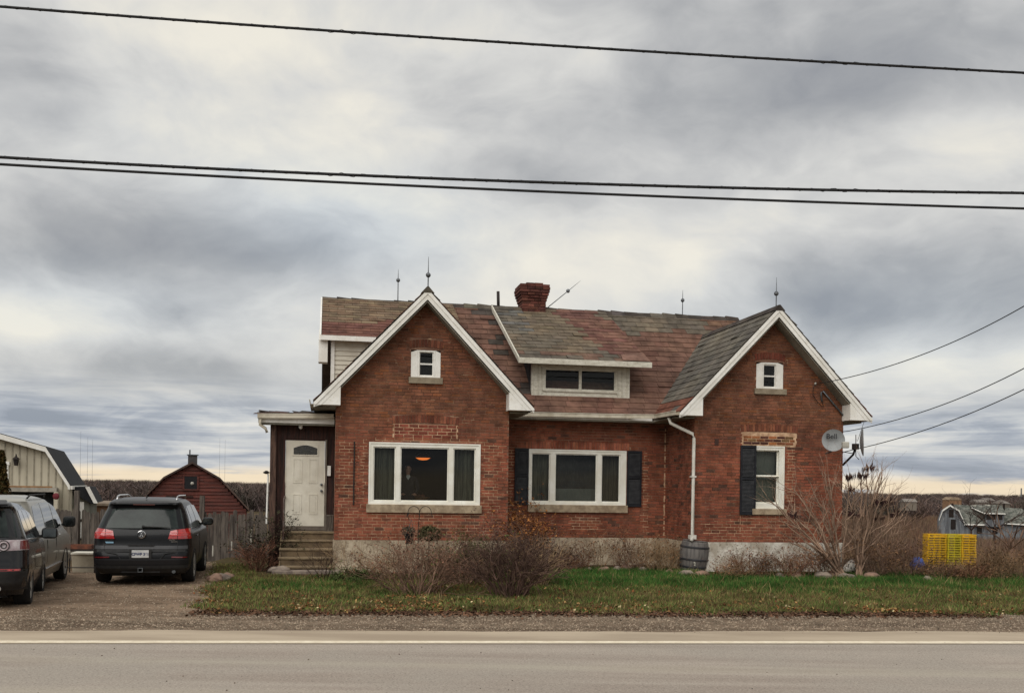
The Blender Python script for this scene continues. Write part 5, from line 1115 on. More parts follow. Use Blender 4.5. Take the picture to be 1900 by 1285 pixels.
# tan field shed/plain bale shape beyond the lean-to
q = at(190, 944, 62); 
TB = thing('low_shed', 'low tan brown shed behind the fence left of the car', 'shed', (q.x, 62, gz(q.x, 62)), 0); hh = at(190, 930, 62).z - gz(q.x, 62)
MB().box(-1.3, 1.6, 0, 3, 0, hh - .25).build('wall', mat('tan_boards', lin(138, 104, 80), lin(116, 90, 70), scale=1, rough=1), TB); MB().hexa([(-1.5, -.2, hh - .25), (1.8, -.2, hh - .25), (1.8, 3.2, hh - .25), (-1.5, 3.2, hh - .25), (-1.5, -.2, hh - .1), (1.8, -.2, hh - .1), (1.8, 3.2, hh), (-1.5, 3.2, hh)]).build('roof', mat('pale_roof', lin(150, 134, 116), rough=1), TB)

# ---- derelict grey farmhouse at the right
Yf = 150; sF = 1850 / Yf
def fq(u, v): a = at(u, v, Yf); return (a.x, a.z)
zf = gz(fq(1800, 980)[0], Yf)
fh = thing('derelict_farmhouse', 'derelict grey farmhouse with gambrel gable, mossy roof and broken dormer', 'house', (0, Yf, 0), 0)
pivot(fh, fq(1763, 950)[0], Yf, R(-21))
GRY = mat('bare_grey_boards', lin(116, 120, 124), lin(86, 88, 92), scale=.6, stretch=(3, 3, .4), rough=1, detail=10, c3=lin(150, 150, 148), lo=.42, hi=.58); MOSS = mat('mossy_shingles', lin(112, 112, 104), lin(72, 75, 69), scale=1.6, rough=1, detail=10, c3=lin(150, 152, 142), lo=.42, hi=.58); OPN = mat('broken_opening', (.022, .016, .014), rough=1)
G = [fq(1744, 966), fq(1750, 948), fq(1763, 938.5), fq(1778, 948), fq(1787, 970)]
MB().prism([(x, 0, z) for x, z in G[::-1]] + [(G[0][0], 0, zf), (G[4][0], 0, zf)], (0, 6, 0)).build('gable_wall', GRY, fh)
tr_ = MB()
for (x0, z0), (x1, z1) in zip(G, G[1:]): tr_.hexa([(x0, -.35, z0 - .03), (x1, -.35, z1 - .03), (x1, .0, z1 - .03), (x0, .0, z0 - .03), (x0, -.35, z0 + .22), (x1, -.35, z1 + .22), (x1, 0, z1 + .22), (x0, 0, z0 + .22)])
tr_.build('rake_trim', WHT, fh)
w0 = fq(1762, 953); MB().box(w0[0] - .1, w0[0] + .55, -.05, .02, w0[1] - .5, w0[1] + .65).build('window', OPN, fh); w0 = fq(1765, 975); MB().box(w0[0] - .1, w0[0] + .6, -.05, .02, w0[1] - .5, w0[1] + 1.0).build('window', OPN, fh)
# long wing running right with dormer
a = fq(1787, 971); b = fq(1898, 973)
MB().box(a[0] + .01, b[0], .6, 6, zf, a[1]).build('wall', GRY, fh)
MB().prism([(a[0] - .3, .2, a[1] - .1), (b[0] + .3, .2, b[1] + .1), (fq(1888, 945)[0], 4, fq(1888, 945)[1]), (G[2][0] + .2, 4, G[2][1] + .1)], (0, .2, .18)).build('roof', MOSS, fh)
MB().box(a[0] - .2, fq(1822, 971)[0], -.0, .25, a[1] - .18, a[1] + .02).build('eave_trim', WHT, fh)
MB().prism([(fq(1874, 0)[0], .0, fq(1880, 971)[1]), (b[0] + .3, .0, b[1] - .02), (b[0] + .3, .0, b[1] + .16), (fq(1860, 0)[0], .0, fq(1880, 971)[1] + .17)], (0, .25, 0)).build('eave_trim', WHT, fh)
d0, d1 = fq(1823, 952), fq(1853, 952); d2 = fq(1823, 968)
MB().box(d0[0], d1[0], -.1, 3, d2[1] - .6, d0[1] - .05).build('dormer_wall', GRY, fh)
for u in (1827, 1836, 1846): q = fq(u, 957); MB().box(q[0] - .28, q[0] + .35, -.14, -.1, q[1] - .45, q[1] + .35).build('window', OPN, fh)
e0, e1 = fq(1799, 941), fq(1820, 951.5); e2_ = fq(1855, 952)
MB().prism([(e0[0], 3.5, e0[1] + .2), (e1[0], -.3, e1[1]), (e2_[0], -.3, e2_[1]), (fq(1852, 940)[0], 3.5, fq(1852, 940)[1] + .2)], (0, 0, .16)).build('dormer_roof', MOSS, fh)
tr_ = MB(); tr_.tube([(e0[0], -.2, e0[1]), (e1[0], -.35, e1[1]), (e2_[0], -.35, e2_[1])], .09, 6); tr_.build('eave_trim', WHT, fh)
for u in (1838, 1812): q = fq(u, 985); MB().box(q[0] - .3, q[0] + .4, .55, .6, q[1] - .3, q[1] + .7).build('door', OPN, fh)
MB().box(fq(1790, 0)[0], fq(1800, 0)[0], .56, .6, zf, fq(1790, 974)[1]).build('board_patch', mat('brown_boards', lin(96, 74, 66), rough=1), fh)
for u in (1769, 1857): q = fq(u, 938); MB().box(q[0] - .15, q[0] + .15, 3.6, 3.9, q[1] - .8, q[1] + .35).build('chimney', OPN, fh)
for u, v in ((1805, 938), (1818, 939), (1828, 937)): q = fq(u, v); MB().box(q[0] - .35, q[0] + .35, 3.0, 3.1, q[1] - .12, q[1] + .12).build('roof_patch', LT, fh)
# tan barn far beyond
Yt = 330; q = at(1772, 938, Yt); tb2 = thing('distant_barn', 'plain tan barn far off above the derelict farmhouse', 'barn', (q.x, Yt, gz(q.x, Yt)), 0); h0 = at(1772, 927, Yt).z - gz(q.x, Yt); 
MB().box(-2, 2.1, 0, 5, 0, h0).build('wall', mat('tan_wall', lin(150, 116, 88), rough=1), tb2); MB().prism([(-2.2, -.2, h0), (2.3, -.2, h0), (0.9, -.2, h0 + .9), (-1.2, -.2, h0 + .9)], (0, 5.4, 0)).build('roof', mat('tan_roof', lin(160, 140, 116), rough=1), tb2)
# radio masts
for u, v, Y, lab in ((150, 800, 900, 'tallest and leftmost thin radio mast above the far wood'), (163, 810, 900, 'middle thin radio mast above the far wood'), (172, 815, 900, 'right of the three thin radio masts over the wood'), (408, 812, 1100, 'faint left mast of the pair right of the red barn'), (418, 815, 1100, 'faint right mast of the pair right of the red barn'), (1895, 905, 900, 'short pylon on the skyline at the right edge')):
    q = at(u, v, Y); g = gz(q.x, Y); r_ = .10 if u < 1000 else .8
    MB().tube([(q.x, Y, g), (q.x, Y, q.z)], [r_ * 1.3, r_ * .7], 4).build('radio_mast', GALV, label=lab, cat='mast', group='radio masts on the skyline')
# far houses sprinkled on the slope
for i, (u, v, Y, w_) in enumerate(((1690, 928, 420, 5), (1822, 929, 480, 6), (1838, 926, 520, 6), (1560, 921, 560, 7), (1870, 931, 380, 5), (225, 924, 480, 6), (395, 925, 520, 6))):
    q = at(u, v, Y); g = q.z - 2.2; lab = ['low grey-roofed house in the scrub right of the bushes', 'white-roofed cottage on the far slope above the farmhouse', 'second pale cottage on the far slope, behind the first', 'far grey house seen past the right corner of the brick house', 'small far house at the right above the mossy roof', 'tiny pale house before the wood at left', 'tiny pale house right of the red barn'][i]
    o = thing('distant_house', lab, 'house', (q.x, Y, g), .2 * i, 'houses on the far slope'); MB().box(-w_ / 2, w_ / 2, 0, 5, -2, 1.6).build('wall', mat('far_wall', lin(132, 122, 110), rough=1), o); MB().prism([(-w_ / 2 - .3, -.3, 1.6), (-w_ / 2 - .3, 5.3, 1.6), (-w_ / 2 - .3, 2.5, 2.9)], (w_ + .6, 0, 0)).build('roof', mat('far_roof', lin(140, 132, 124), rough=1), o)
# ================================================================= PLANTS
def seg_mesh(name, S, C, m, k=3, **kw):   # S: (n,8) p0 r0 p1 r1 ; C (n,3)
    S = np.asarray(S, float); n = len(S); p0, r0, p1, r1 = S[:, :3], S[:, 3], S[:, 4:7], S[:, 7]
    d = p1 - p0; d /= np.linalg.norm(d, axis=1, keepdims=True) + 1e-9; up = np.where(np.abs(d[:, 2:3]) < .9, [[0, 0, 1.]], [[1., 0, 0]])
    a = np.cross(d, up); a /= np.linalg.norm(a, axis=1, keepdims=True); b = np.cross(d, a); V = np.empty((n, 2 * k, 3))
    for j in range(k):
        o = a * math.cos(6.2832 * j / k) + b * math.sin(6.2832 * j / k); V[:, j] = p0 + o * r0[:, None]; V[:, k + j] = p1 + o * r1[:, None]
    Fb = np.array([(j, (j + 1) % k, k + (j + 1) % k, k + j) for j in range(k)]); Fc = (Fb[None] + 2 * k * np.arange(n)[:, None, None]).reshape(-1, 4)
    return npmesh(name, V.reshape(-1, 3), Fc, m, np.repeat(np.asarray(C), k, 0), **kw)
def grow(r, base, d, L, rad, lev, S, tips, bend=.25, kids=3, kang=.6, droop=0.0, nseg=4, taper=.6):
    p = Vector(base); d = Vector(d).normalized(); rr = rad
    for i in range(nseg):
        d = (d + Vector((r.gauss(0, bend), r.gauss(0, bend), r.gauss(0, bend * .6) - droop))).normalized()
        q = p + d * (L / nseg); r1 = rr * (taper ** (1 / nseg)); S.append((*p, rr, *q, r1)); 
        if lev > 0 and i >= (1 if lev > 1 else 0):
            for _ in range(kids if r.random() < .8 else 1):
                ax = Vector((r.gauss(0, 1), r.gauss(0, 1), r.gauss(0, .6))).normalized(); dd = (d + ax * kang * r.uniform(.6, 1.4)).normalized()
                grow(r, q, dd, L * r.uniform(.32, .6), r1 * .62, lev - 1, S, tips, bend, max(1, kids - 1), kang, droop, max(2, nseg - 1), taper)
        p, rr = q, r1
    tips.append((p.copy(), d.copy()))
def bush(name, label, cat, base, h, w, n, col, seed, lev=2, kids=2, rad=.012, bend=.27, leafcol=None, leaves=0, lsize=.025, group=None, wide=.8, droop=0, kang=.6):
    r = random.Random(seed); S = []; T = []; n = int(n * 1.05); leaves = int(leaves * 1.8)
    root = thing(name, label, cat, base, 0, group)
    for i in range(n):
        a = r.uniform(0, 6.283); e = r.random() ** .6; d = Vector((math.cos(a) * e * w * wide, math.sin(a) * e * w * wide * .8, h * (1 - .25 * e)))
        b0 = Vector((math.cos(a) * w * .5 * r.random(), math.sin(a) * w * .4 * r.random(), -.02))
        grow(r, b0, d, h * r.uniform(.6, 1.02), rad * r.uniform(.7, 1.3), lev, S, T, bend, kids, kang, droop)
    nr = np.random.default_rng(seed); C = np.array(col)[None] * nr.uniform(.55, 1.5, (len(S), 1))
    seg_mesh('stems', S, C, VEG, parent=root, kind='stuff')
    if leaves and T:
        tt = r.choices(T, k=leaves); P = np.array([tuple(t[0] + Vector((r.gauss(0, .04), r.gauss(0, .04), r.gauss(0, .04)))) for t in tt])
        Cl = np.array(leafcol)[None] * nr.uniform(.5, 1.5, (leaves, 1)); scatter_quads('leaves', P, lsize, Cl, VEG, flat=.9, squash=.55, kw=dict(parent=root, kind='stuff'))
    return root, T
PB = lin(122, 98, 82); PU = lin(106, 84, 74); TN = lin(146, 122, 94); RB_ = lin(118, 84, 68); DK = lin(66, 52, 46)
def gb_(u, v, z=0): q = atg(u, v, z); return (q.x, q.y, 0)
bush('bare_shrub', 'big bare purple-brown shrub in front of the large left window, nearest the road', 'shrub', gb_(775, 1101), 1.05, 1.0, 62, PB, 1, group='bare shrubs in the front yard', wide=.95, leafcol=RB_, leaves=1600, lsize=.018)
bush('bare_shrub', 'dense dark bare shrub before the inner corner of the left wing', 'shrub', gb_(945, 1104), 1.12, .85, 78, PU, 2, group='bare shrubs in the front yard', wide=.8, leafcol=DK, leaves=1800, lsize=.018)
bush('bare_shrub', 'low tangled bare shrub between the two big front shrubs', 'shrub', gb_(862, 1084), .72, .8, 40, PB, 3, group='bare shrubs in the front yard', wide=.9)
bush('bare_shrub', 'smaller bare shrub right behind the dark one, thin upright twigs', 'shrub', gb_(1000, 1086), .85, .5, 34, TN, 4, group='bare shrubs in the front yard')
bush('corner_shrub', 'tall brown shrub with rusty orange leaves at the inner corner of the left wing', 'shrub', gb_(970, 1058), 1.32, .40, 30, RB_, 5, leafcol=lin(142, 94, 52), leaves=1300, lsize=.030)
bush('bare_shrub', 'round reddish bare shrub left of the front steps', 'shrub', gb_(478, 1058), .56, .36, 34, lin(128, 94, 76), 6, group='bare shrubs by the steps', leafcol=lin(110, 76, 62), leaves=500, lsize=.02)
bush('bare_shrub', 'thin dark bare shrub growing before the right half of the steps', 'shrub', gb_(598, 1073), .72, .38, 16, DK, 7, rad=.006, group='bare shrubs by the steps')
bush('bare_shrub', 'sparse twiggy shrub against the foundation right of the steps', 'shrub', gb_(660, 1074), .80, .55, 14, TN, 8, rad=.007, group='bare shrubs by the steps')
bush('vine', 'dark leafy vine climbing the foot of the worn porch post', 'vine', gb_(509, 1056), 1.0, .16, 18, DK, 9, leafcol=lin(60, 58, 42), leaves=900, lsize=.026)
bush('ground_ivy', 'dark green creeping plant at the foundation left of the shrubs', 'plant', gb_(662, 1076), .30, .8, 40, lin(66, 66, 44), 10, leafcol=lin(70, 80, 46), leaves=1400, lsize=.022, wide=1.4)
bush('juniper', 'spreading green juniper between foundation and front shrubs', 'shrub', gb_(880, 1074), .72, .75, 44, lin(78, 84, 48), 11, leafcol=lin(76, 90, 44), leaves=4200, lsize=.022, wide=1.1)
for i, (u, h, w, c, n, lab) in enumerate(((1035, .55, .5, PU, 50, 'low dark purple shrub under the left shutter of the middle window'), (1082, .62, .35, RB_, 14, 'loose reddish weeds below the middle window, left of centre'), (1110, .72, .3, TN, 12, 'thin upright tan weeds below the centre of the middle window'), (1150, .80, .32, RB_, 16, 'tall reddish dry weeds below the right end of the middle window'),
        (1198, .70, .45, TN, 22, 'bushy tan dry weeds left of the rain barrel'), (1247, .62, .40, TN, 34, 'short tan weeds touching the rain barrel'))):
    bush('dry_weeds', lab, 'weeds', gb_(u, 1056), h * 1.1, w, n, c, 20 + i, rad=.007, group='dry weeds along the foundation', leafcol=lin(120, 84, 56), leaves=220, lsize=.02)
for i, (u, h, w, c, n, lab) in enumerate(((1345, .30, .4, TN, 12, 'short dry weeds just right of the rain barrel'), (1385, .55, .55, RB_, 26, 'arching reddish weeds under the narrow right window'), (1440, .50, .5, TN, 24, 'tan weeds right of the narrow window at the foundation'), (1500, .45, .5, PB, 24, 'brown weeds at the foundation before the sumac'))):
    bush('dry_weeds', lab, 'weeds', gb_(u, 1071), h * 1.15, w, n, c, 30 + i, rad=.007, group='dry weeds along the foundation', leafcol=lin(120, 84, 66), leaves=260, lsize=.018, wide=1.2)
for i, (u, v, h, w, n, c, lab) in enumerate(((715, 1076, .55, .4, 24, TN, 'tan dead stems at the foundation just left of the biggest front shrub'), (830, 1075, .62, .45, 26, RB_, 'reddish dead stems at the foundation right of the round green plant'), (915, 1075, .70, .4, 26, PB, 'brown dead stems at the right end of the left wing foundation'),
        (1058, 1058, .40, .5, 34, RB_, 'low rusty weeds by the large pinkish stone'), (1178, 1059, .45, .5, 36, PB, 'low brown weeds spreading under the right shutter of the middle window'), (1222, 1062, .66, .4, 26, TN, 'tall straw-coloured weeds at the inner corner left of the barrel'),
        (1365, 1072, .42, .5, 30, TN, 'straw-coloured weeds under the black shutter of the narrow window'), (1412, 1072, .62, .4, 26, PB, 'upright brown weeds below the stone sill of the narrow window'), (1470, 1072, .60, .5, 34, RB_, 'rusty weeds on the whitewashed foundation left of the sumac'))):
    bush('dry_weeds', lab, 'weeds', gb_(u, v), h, w, n, c, 80 + i, rad=.007, group='dry weeds along the foundation', leafcol=lin(120, 88, 62), leaves=260, lsize=.02, wide=1.2)
# leaning tall grass clump with seed head texture at the right foundation
# ---- sumac: long arching bare stems, drooping dark leaf tufts at the tips
def sumac(label, base, stems, seed, leafy=1.0):
    r = random.Random(seed); root = thing('sumac', label, 'shrub', base, 0, 'sumac stems by the right corner'); S = []; L = []
    for (dx, dz_, b) in stems:
        n = 9; P = Vector((r.uniform(-.12, .12), r.uniform(-.12, .12), -.02)); rad = .028
        for i in range(n):
            t = (i + 1) / n; q = Vector((dx * t ** 1.15, r.gauss(0, .02) + b * t, dz_ * t * (1.0 - .06 * t))) + Vector((r.gauss(0, .018), 0, 0)); r1 = .028 * (1 - .68 * t)
            S.append((*P, rad, *q, r1))
            if i > 1 and r.random() < .9: T = []; grow(r, q, (dx * .5 + r.gauss(0, .6), r.gauss(0, .4), dz_ * .5), r.uniform(.35, .8), r1 * .62, 1, S, T, .16, 1, .55, 0, 3)
            P, rad = q, r1
        if r.random() < leafy:
            for k in range(9):
                an = r.uniform(-1.6, 1.6); q = P + Vector((.24 * math.sin(an) * r.uniform(.4, 1), r.gauss(0, .08), .03 + .17 * math.cos(an) * r.uniform(.3, 1) - r.random() * .06)); S.append((*P, .005, *q, .003))
                for m_ in range(4): e = P.lerp(q, .3 + .2 * m_); L.append((e + Vector((0, 0, -.045)), r.uniform(-.4, .4)))
    nr = np.random.default_rng(seed); C = np.array(lin(146, 122, 104))[None] * nr.uniform(.6, 1.45, (len(S), 1)); seg_mesh('stems', S, C, VEG, k=4, parent=root, kind='stuff')
    if L:
        V = []; 
        for e, a in L:
            s_, l_ = .014, r.uniform(.06, .11); x, z = math.cos(a), math.sin(a)
            V += [(e.x - s_, e.y, e.z), (e.x + z * .02, e.y - .01, e.z + .04), (e.x + s_, e.y, e.z), (e.x + z * l_ * .6, e.y + .01, e.z - l_)]
        npmesh('leaves', np.array(V), np.arange(len(V)).reshape(-1, 4), VEG, np.array(lin(64, 46, 44))[None] * nr.uniform(.5, 1.4, (len(L), 1)), parent=root, kind='stuff')
q = gb_(1560, 1072); sumac('large bare sumac, arching stems leaning left across the right corner wall', q, [(-1.55, 1.75, -.3), (-1.15, 2.25, .0), (-.95, 1.35, -.2), (-1.35, 1.1, .1), (-.7, 2.35, .1), (-.5, 1.9, -.2), (-.25, 2.45, .2), (-.9, 1.8, .3), (-1.2, 1.55, -.3), (.15, 2.1, 0), (-.3, 1.5, .2), (-1.0, 2.0, -.3), (-1.45, 1.45, 0), (-.75, 1.6, -.1), (-.45, 2.3, -.3), (-1.7, 1.9, 0)], 41, .15)
q = gb_(1592, 1070); sumac('upright sumac right of the house corner with drooping dark leaf tufts', q, [(.05, 2.55, 0), (.25, 2.75, .1), (.5, 2.5, -.1), (.75, 2.1, .1), (-.1, 2.2, .2), (.4, 1.9, -.2), (.2, 1.5, 0), (.62, 2.65, .2), (.3, 2.3, .3), (-.3, 2.5, 0), (.1, 1.9, .1), (.9, 1.6, 0), (.55, 1.5, .2), (-.2, 1.6, -.2), (.35, 2.6, -.3)], 42, .55)
q = gb_(1640, 1068); sumac('thin sumac at the right end of the clump, standing before the open field', q, [(.1, 1.9, 0), (.35, 1.7, .1), (-.15, 2.05, .1), (.5, 1.3, 0), (-.35, 1.6, .1), (.2, 1.2, -.1), (-.3, 1.1, 0)], 43, .4)
for i, (u, v, h, w, n, c, lab) in enumerate(((1530, 1070, .75, .5, 26, PB, 'tangled brown brush at the foot of the leaning sumac'), (1625, 1070, .85, .55, 34, PB, 'brown brush right of the white speckled pot'), (1680, 1070, .80, .6, 40, PU, 'dark brown brush left of the blue barrel'), (1745, 1074, .42, .65, 40, PB, 'low brown brush in front of the yellow crates'),
        (1800, 1076, .42, .6, 40, RB_, 'reddish brush at the right foot of the yellow crates'), (1850, 1074, .75, .6, 36, TN, 'tan dry brush between the crates and the small tree'), (1905, 1074, .75, .6, 36, PB, 'brown brush at the right edge of the picture'))):
    bush('brush', lab, 'brush', gb_(u, v), h, w, n, c, 50 + i, rad=.007, group='brown brush along the right edge of the lawn', leafcol=lin(112, 84, 60), leaves=500, lsize=.022, wide=1.1)
# small bare tree at the right edge
def bare_tree(label, base, h, seed, rad=.09, col=DK, lev=3, cat='tree', lean=0):
    r = random.Random(seed); root = thing('bare_tree', label, cat, base, 0, None); S = []; T = []
    p = Vector((0, 0, -.1)); segs = []; q = Vector((lean * .3, 0, h * .38)); segs.append((*p, rad * 1.2, *q, rad * .8)); 
    seg_mesh('trunk', segs, np.array([col]), VEG, k=7, parent=root)
    for i in range(6): a = i * 1.05 + r.uniform(-.3, .3); grow(r, q, (math.cos(a) * .75, math.sin(a) * .75, .8), h * r.uniform(.4, .6), rad * .5, lev, S, T, .16, 2, .65, 0)
    seg_mesh('crown', S, np.array(col)[None] * np.random.default_rng(seed).uniform(.6, 1.4, (len(S), 1)), VEG, parent=root, kind='stuff')
q = atg(1876, 1050, -.1); bare_tree('small dark bare tree with a forked trunk at the right edge', (q.x, q.y, -.25), 1.75, 71, .055, col=PB)
q = at(1845, 1005, 45); bare_tree('slender bare sapling seen before the derelict farmhouse', (q.x, 45, gz(q.x, 45)), 3.0, 72, .05)
q = at(1802, 1000, 60); bare_tree('thin bare tree in the scrub just right of the crates', (q.x, 60, gz(q.x, 60)), 3.4, 73, .06)
q = at(1690, 960, 95); bare_tree('dark spreading bare tree in the scrub left of the farmhouse', (q.x, 95, gz(q.x, 95)), 4.2, 74, .12)
# evergreen at the left edge
r_ = random.Random(5); q = at(3, 880, 40); zb = gz(q.x, 40); hh = at(3, 836, 40).z - zb; root = thing('evergreen_tree', 'brownish green conical evergreen cut by the left edge, before the beige barn', 'tree', (q.x, 40, zb))
MB().tube([(0, 0, 0), (0, 0, hh * .9)], [.10, .02], 7).build('trunk', DKW, root)
n = 5200; t = rng.random(n) ** .7; a = rng.uniform(0, 6.28, n); rad = (1 - t) * .62 * rng.uniform(.5, 1.05, n) + .03 + .05 * np.sin(a * 5 + t * 20); P = np.stack([np.cos(a) * rad, np.sin(a) * rad, t * hh], 1)
k = rng.random((n, 1)); scatter_quads('crown', P, .055, (np.array(lin(58, 62, 34)) * (1 - k) + np.array(lin(98, 74, 44)) * k) * rng.uniform(.5, 1.3, (n, 1)), VEG, flat=1.4, squash=.5, kw=dict(parent=root, kind='stuff'))

# ---- scrub field and far woods
def clump_template(seed, n, w, h, thin, lo=.35, lean=.45):
    r = np.random.default_rng(seed); b = r.uniform(-w * .45, w * .45, (n, 2)); a = r.normal(0, lean, (n, 2)); hh = h * r.uniform(.45, 1.0, n); th = r.uniform(0, 6.28, n)
    p0 = np.stack([b[:, 0] - np.cos(th) * thin, b[:, 1] - np.sin(th) * thin, r.uniform(0, lo, n) * h * (r.random(n) > .3)], 1); p1 = p0 + np.stack([np.cos(th) * thin * 2, np.sin(th) * thin * 2, 0 * th], 1)
    p2 = np.stack([b[:, 0] + a[:, 0] * hh * .6, b[:, 1] + a[:, 1] * hh * .6, hh], 1); return np.stack([p0, p1, p2], 1)   # (n,3,3)
def scatter_clumps(name, X, Y, Z, H, T, C, label, darkbase=False):
    n = len(X); a = rng.uniform(0, 6.28, n); ca, sa = np.cos(a), np.sin(a); k = rng.integers(0, len(T), n); TT = np.stack(T)[k]   # n,m,3,3
    m_ = TT.shape[1]; V = np.empty_like(TT); V[..., 0] = TT[..., 0] * ca[:, None, None] - TT[..., 1] * sa[:, None, None]; V[..., 1] = TT[..., 0] * sa[:, None, None] + TT[..., 1] * ca[:, None, None]; V[..., 2] = TT[..., 2]
    V *= H[:, None, None, None]; V[..., 0] += X[:, None, None]; V[..., 1] += Y[:, None, None]; V[..., 2] += Z[:, None, None]
    CC = np.repeat(C, m_, 0) * rng.uniform(.65, 1.35, (n * m_, 1)); npmesh(name, V.reshape(-1, 3), np.arange(n * m_ * 3).reshape(-1, 3), VEG, CC, kind='stuff', label=label)
gzv = np.vectorize(gz)
T1 = [clump_template(s, 46, .9, 1.0, .012) for s in range(6)]
n = 9500; Y = 27 * np.exp(rng.random(n) ** .85 * math.log(420 / 27)); u = rng.uniform(1500, 2050, n); X = (u - CU) / F * Y
hx = (X - OX) * CP + (Y - OY) * SP; ok = (hx > 13.3) | (Y > 34); X, Y = X[ok], Y[ok]; 
ok = ~((np.abs(Y - 152) < 10) & (X > fq(1742, 950)[0] - 1)) & ~((np.abs(Y - 27.3) < 1.2) & (X > 11) & (X < 13.2)); X, Y = X[ok], Y[ok]; n = len(X)
H = np.clip(.55 + .9 * vnoise(X, Y, 9, 3), .4, 1.6) * np.clip(Y / 45, .62, 1.9) * rng.uniform(.6, 1.3, n); H = np.where((Y > 95) & (Y < 150), H * .62, H); H = np.where((Y > 45) & (Y < 150) & (X / Y * F + CU > 1715), H * .4, H)
pal = np.array([PB, PU, TN, RB_, lin(112, 98, 78), lin(84, 72, 64)]); C = pal[rng.choice(6, n, p=[.28, .22, .14, .12, .12, .12])] * (.75 + .5 * vnoise(X, Y, 14, 5))[:, None]
scatter_clumps('scrub', X, Y, gzv(X, Y), H, T1, C, 'brown winter scrub covering the field behind the house')
# tall tan grass near the crates and along the lawn's far edge
n = 2600; u = rng.uniform(1640, 2000, n); Y = rng.uniform(24.5, 42, n); X = (u - CU) / F * Y; ok = ~((np.abs(Y - 27.3) < 1.0) & (X > 11) & (X < 13.2)); X, Y = X[ok], Y[ok]; n = len(X)
scatter_clumps('tall_grass', X, Y, gzv(X, Y), rng.uniform(.25, .6, n), [clump_template(s, 30, 1.0, 1.0, .010) for s in range(20, 24)], np.array(lin(138, 116, 88))[None] * rng.uniform(.6, 1.2, (n, 1)), 'dry tan grass standing around the crates')
# weeds behind the fence and before the far wood on the left
n = 3200; u = rng.uniform(-120, 620, n); Y = np.exp(rng.uniform(math.log(90), math.log(430), n)); X = (u - CU) / F * Y
scatter_clumps('field_grass', X, Y, gzv(X, Y), rng.uniform(.4, 1.1, n), T1, np.array(lin(140, 118, 92))[None] * rng.uniform(.6, 1.15, (n, 1)), 'pale dry grass in the field left of the house')
T2 = [clump_template(s, 60, .9, 1.0, .022, .75, .75) for s in range(40, 48)]
n = 8500; Y = np.concatenate([rng.uniform(440, 1000, 5500), rng.uniform(1000, 2300, 3000)]); u = rng.uniform(-350, 2250, n); X = (u - CU) / F * Y; Z = gzv(X, Y)
prof = 2.0 + Y / F * (np.where(u < 900, 4.5, 1.5) + 3.0 * (vnoise(u, Y * 0, 60, 9) - .5) + 2.5 * (vnoise(u, Y * 0, 17, 10) - .5))   # the skyline of the wood
H = np.clip(rng.uniform(.80, 1.0, n) * (prof - Z), 4, 24); H = np.where(rng.random(n) < .35, np.clip(H, 4, 9), H)
C = np.array([lin(96, 84, 82), lin(84, 74, 70), lin(108, 90, 82), lin(74, 70, 62)])[rng.choice(4, n)]
scatter_clumps('far_woods', X, Y, Z, H, T2, C, 'bare brown woods along the horizon')

# ================================================================= YARD OBJECTS
STN = [mat('field_stone', lin(150, 136, 122), lin(112, 100, 92), scale=6, rough=.95, bump=.01, local=True), mat('pinkish_stone', lin(156, 126, 108), lin(122, 98, 86), scale=6, rough=.95, bump=.01, local=True)]
def stone(u, v, r, lab, m, seed):
    rr = random.Random(seed); bm = bmesh.new(); bmesh.ops.create_icosphere(bm, subdivisions=3, radius=1)
    for vt in bm.verts:
        n_ = vt.co.normalized(); k = 1 + .16 * math.sin(n_.x * 3.1 + seed) + .12 * math.sin(n_.y * 4.3 + seed * 2) + .08 * math.sin(n_.z * 6 + n_.x * 5 + seed); vt.co = Vector((n_.x * k * rr.uniform(1.2, 1.24), n_.y * k, n_.z * k * .62)) * r
    me = bpy.data.meshes.new('garden_stone'); bm.to_mesh(me); bm.free(); me.materials.append(m); me.shade_smooth(); o = bpy.data.objects.new('garden_stone', me); COL.objects.link(o); p = atg(u, v); o.location = (p.x, p.y + r * .5, r * .28); o.rotation_euler = (0, 0, rr.uniform(0, 6)); tag(o, lab, 'stone', 'garden edging stones')
for i, (u, v, r, lab) in enumerate(((1046, 1057, .19, 'large pinkish stone at the left end of the garden edge'), (1064, 1056, .17, 'dark grey stone beside the large pinkish one'), (1092, 1058, .10, 'small round stone below the left part of the middle window'), (1120, 1059, .12, 'pale stone third along the garden edge'), (1146, 1059, .12, 'stone under the centre of the middle window'),
        (1164, 1058, .15, 'rounded beige stone under the right half of the middle window'), (1192, 1060, .12, 'flat stone before the tall reddish weeds'), (1240, 1063, .10, 'small stone just left of the rain barrel'), (1274, 1068, .16, 'round stone in front of the rain barrel'), (1302, 1069, .15, 'brown stone at the right foot of the rain barrel'),
        (1446, 1072, .12, 'flat pale stone right of the narrow window'), (1480, 1073, .13, 'flat stone between the window and the sumac'), (1527, 1073, .17, 'wide beige stone left of the sumac foot'), (1549, 1071, .19, 'largest rounded stone at the sumac foot'), (1575, 1074, .15, 'flat stone right of the largest one'), (1618, 1073, .17, 'long flat stone below the speckled pot'),
        (1722, 1077, .11, 'small pale flat stone before the crates'), (396, 1079, .16, 'grey stone at the driveway corner of the lawn'), (410, 1076, .14, 'middle of the three pale stones by the driveway'), (424, 1072, .12, 'right-hand pale stone by the driveway'), (515, 1063, .18, 'flat stone at the foot of the steps'), (706, 1074, .14, 'flat white stone at the foundation under the large window'))):
    stone(u, v, r, lab, STN[i % 2 if i else 1], i + 3)
MB().box(-.75, .75, -.12, .22, -.02, .07).build('paving_slab', STN[0], label='long flat stone slab laid before the bottom step', cat='slab', loc=hw(-.6, -.42, 0), bevel=.02).rotation_euler = (0, 0, PSI)
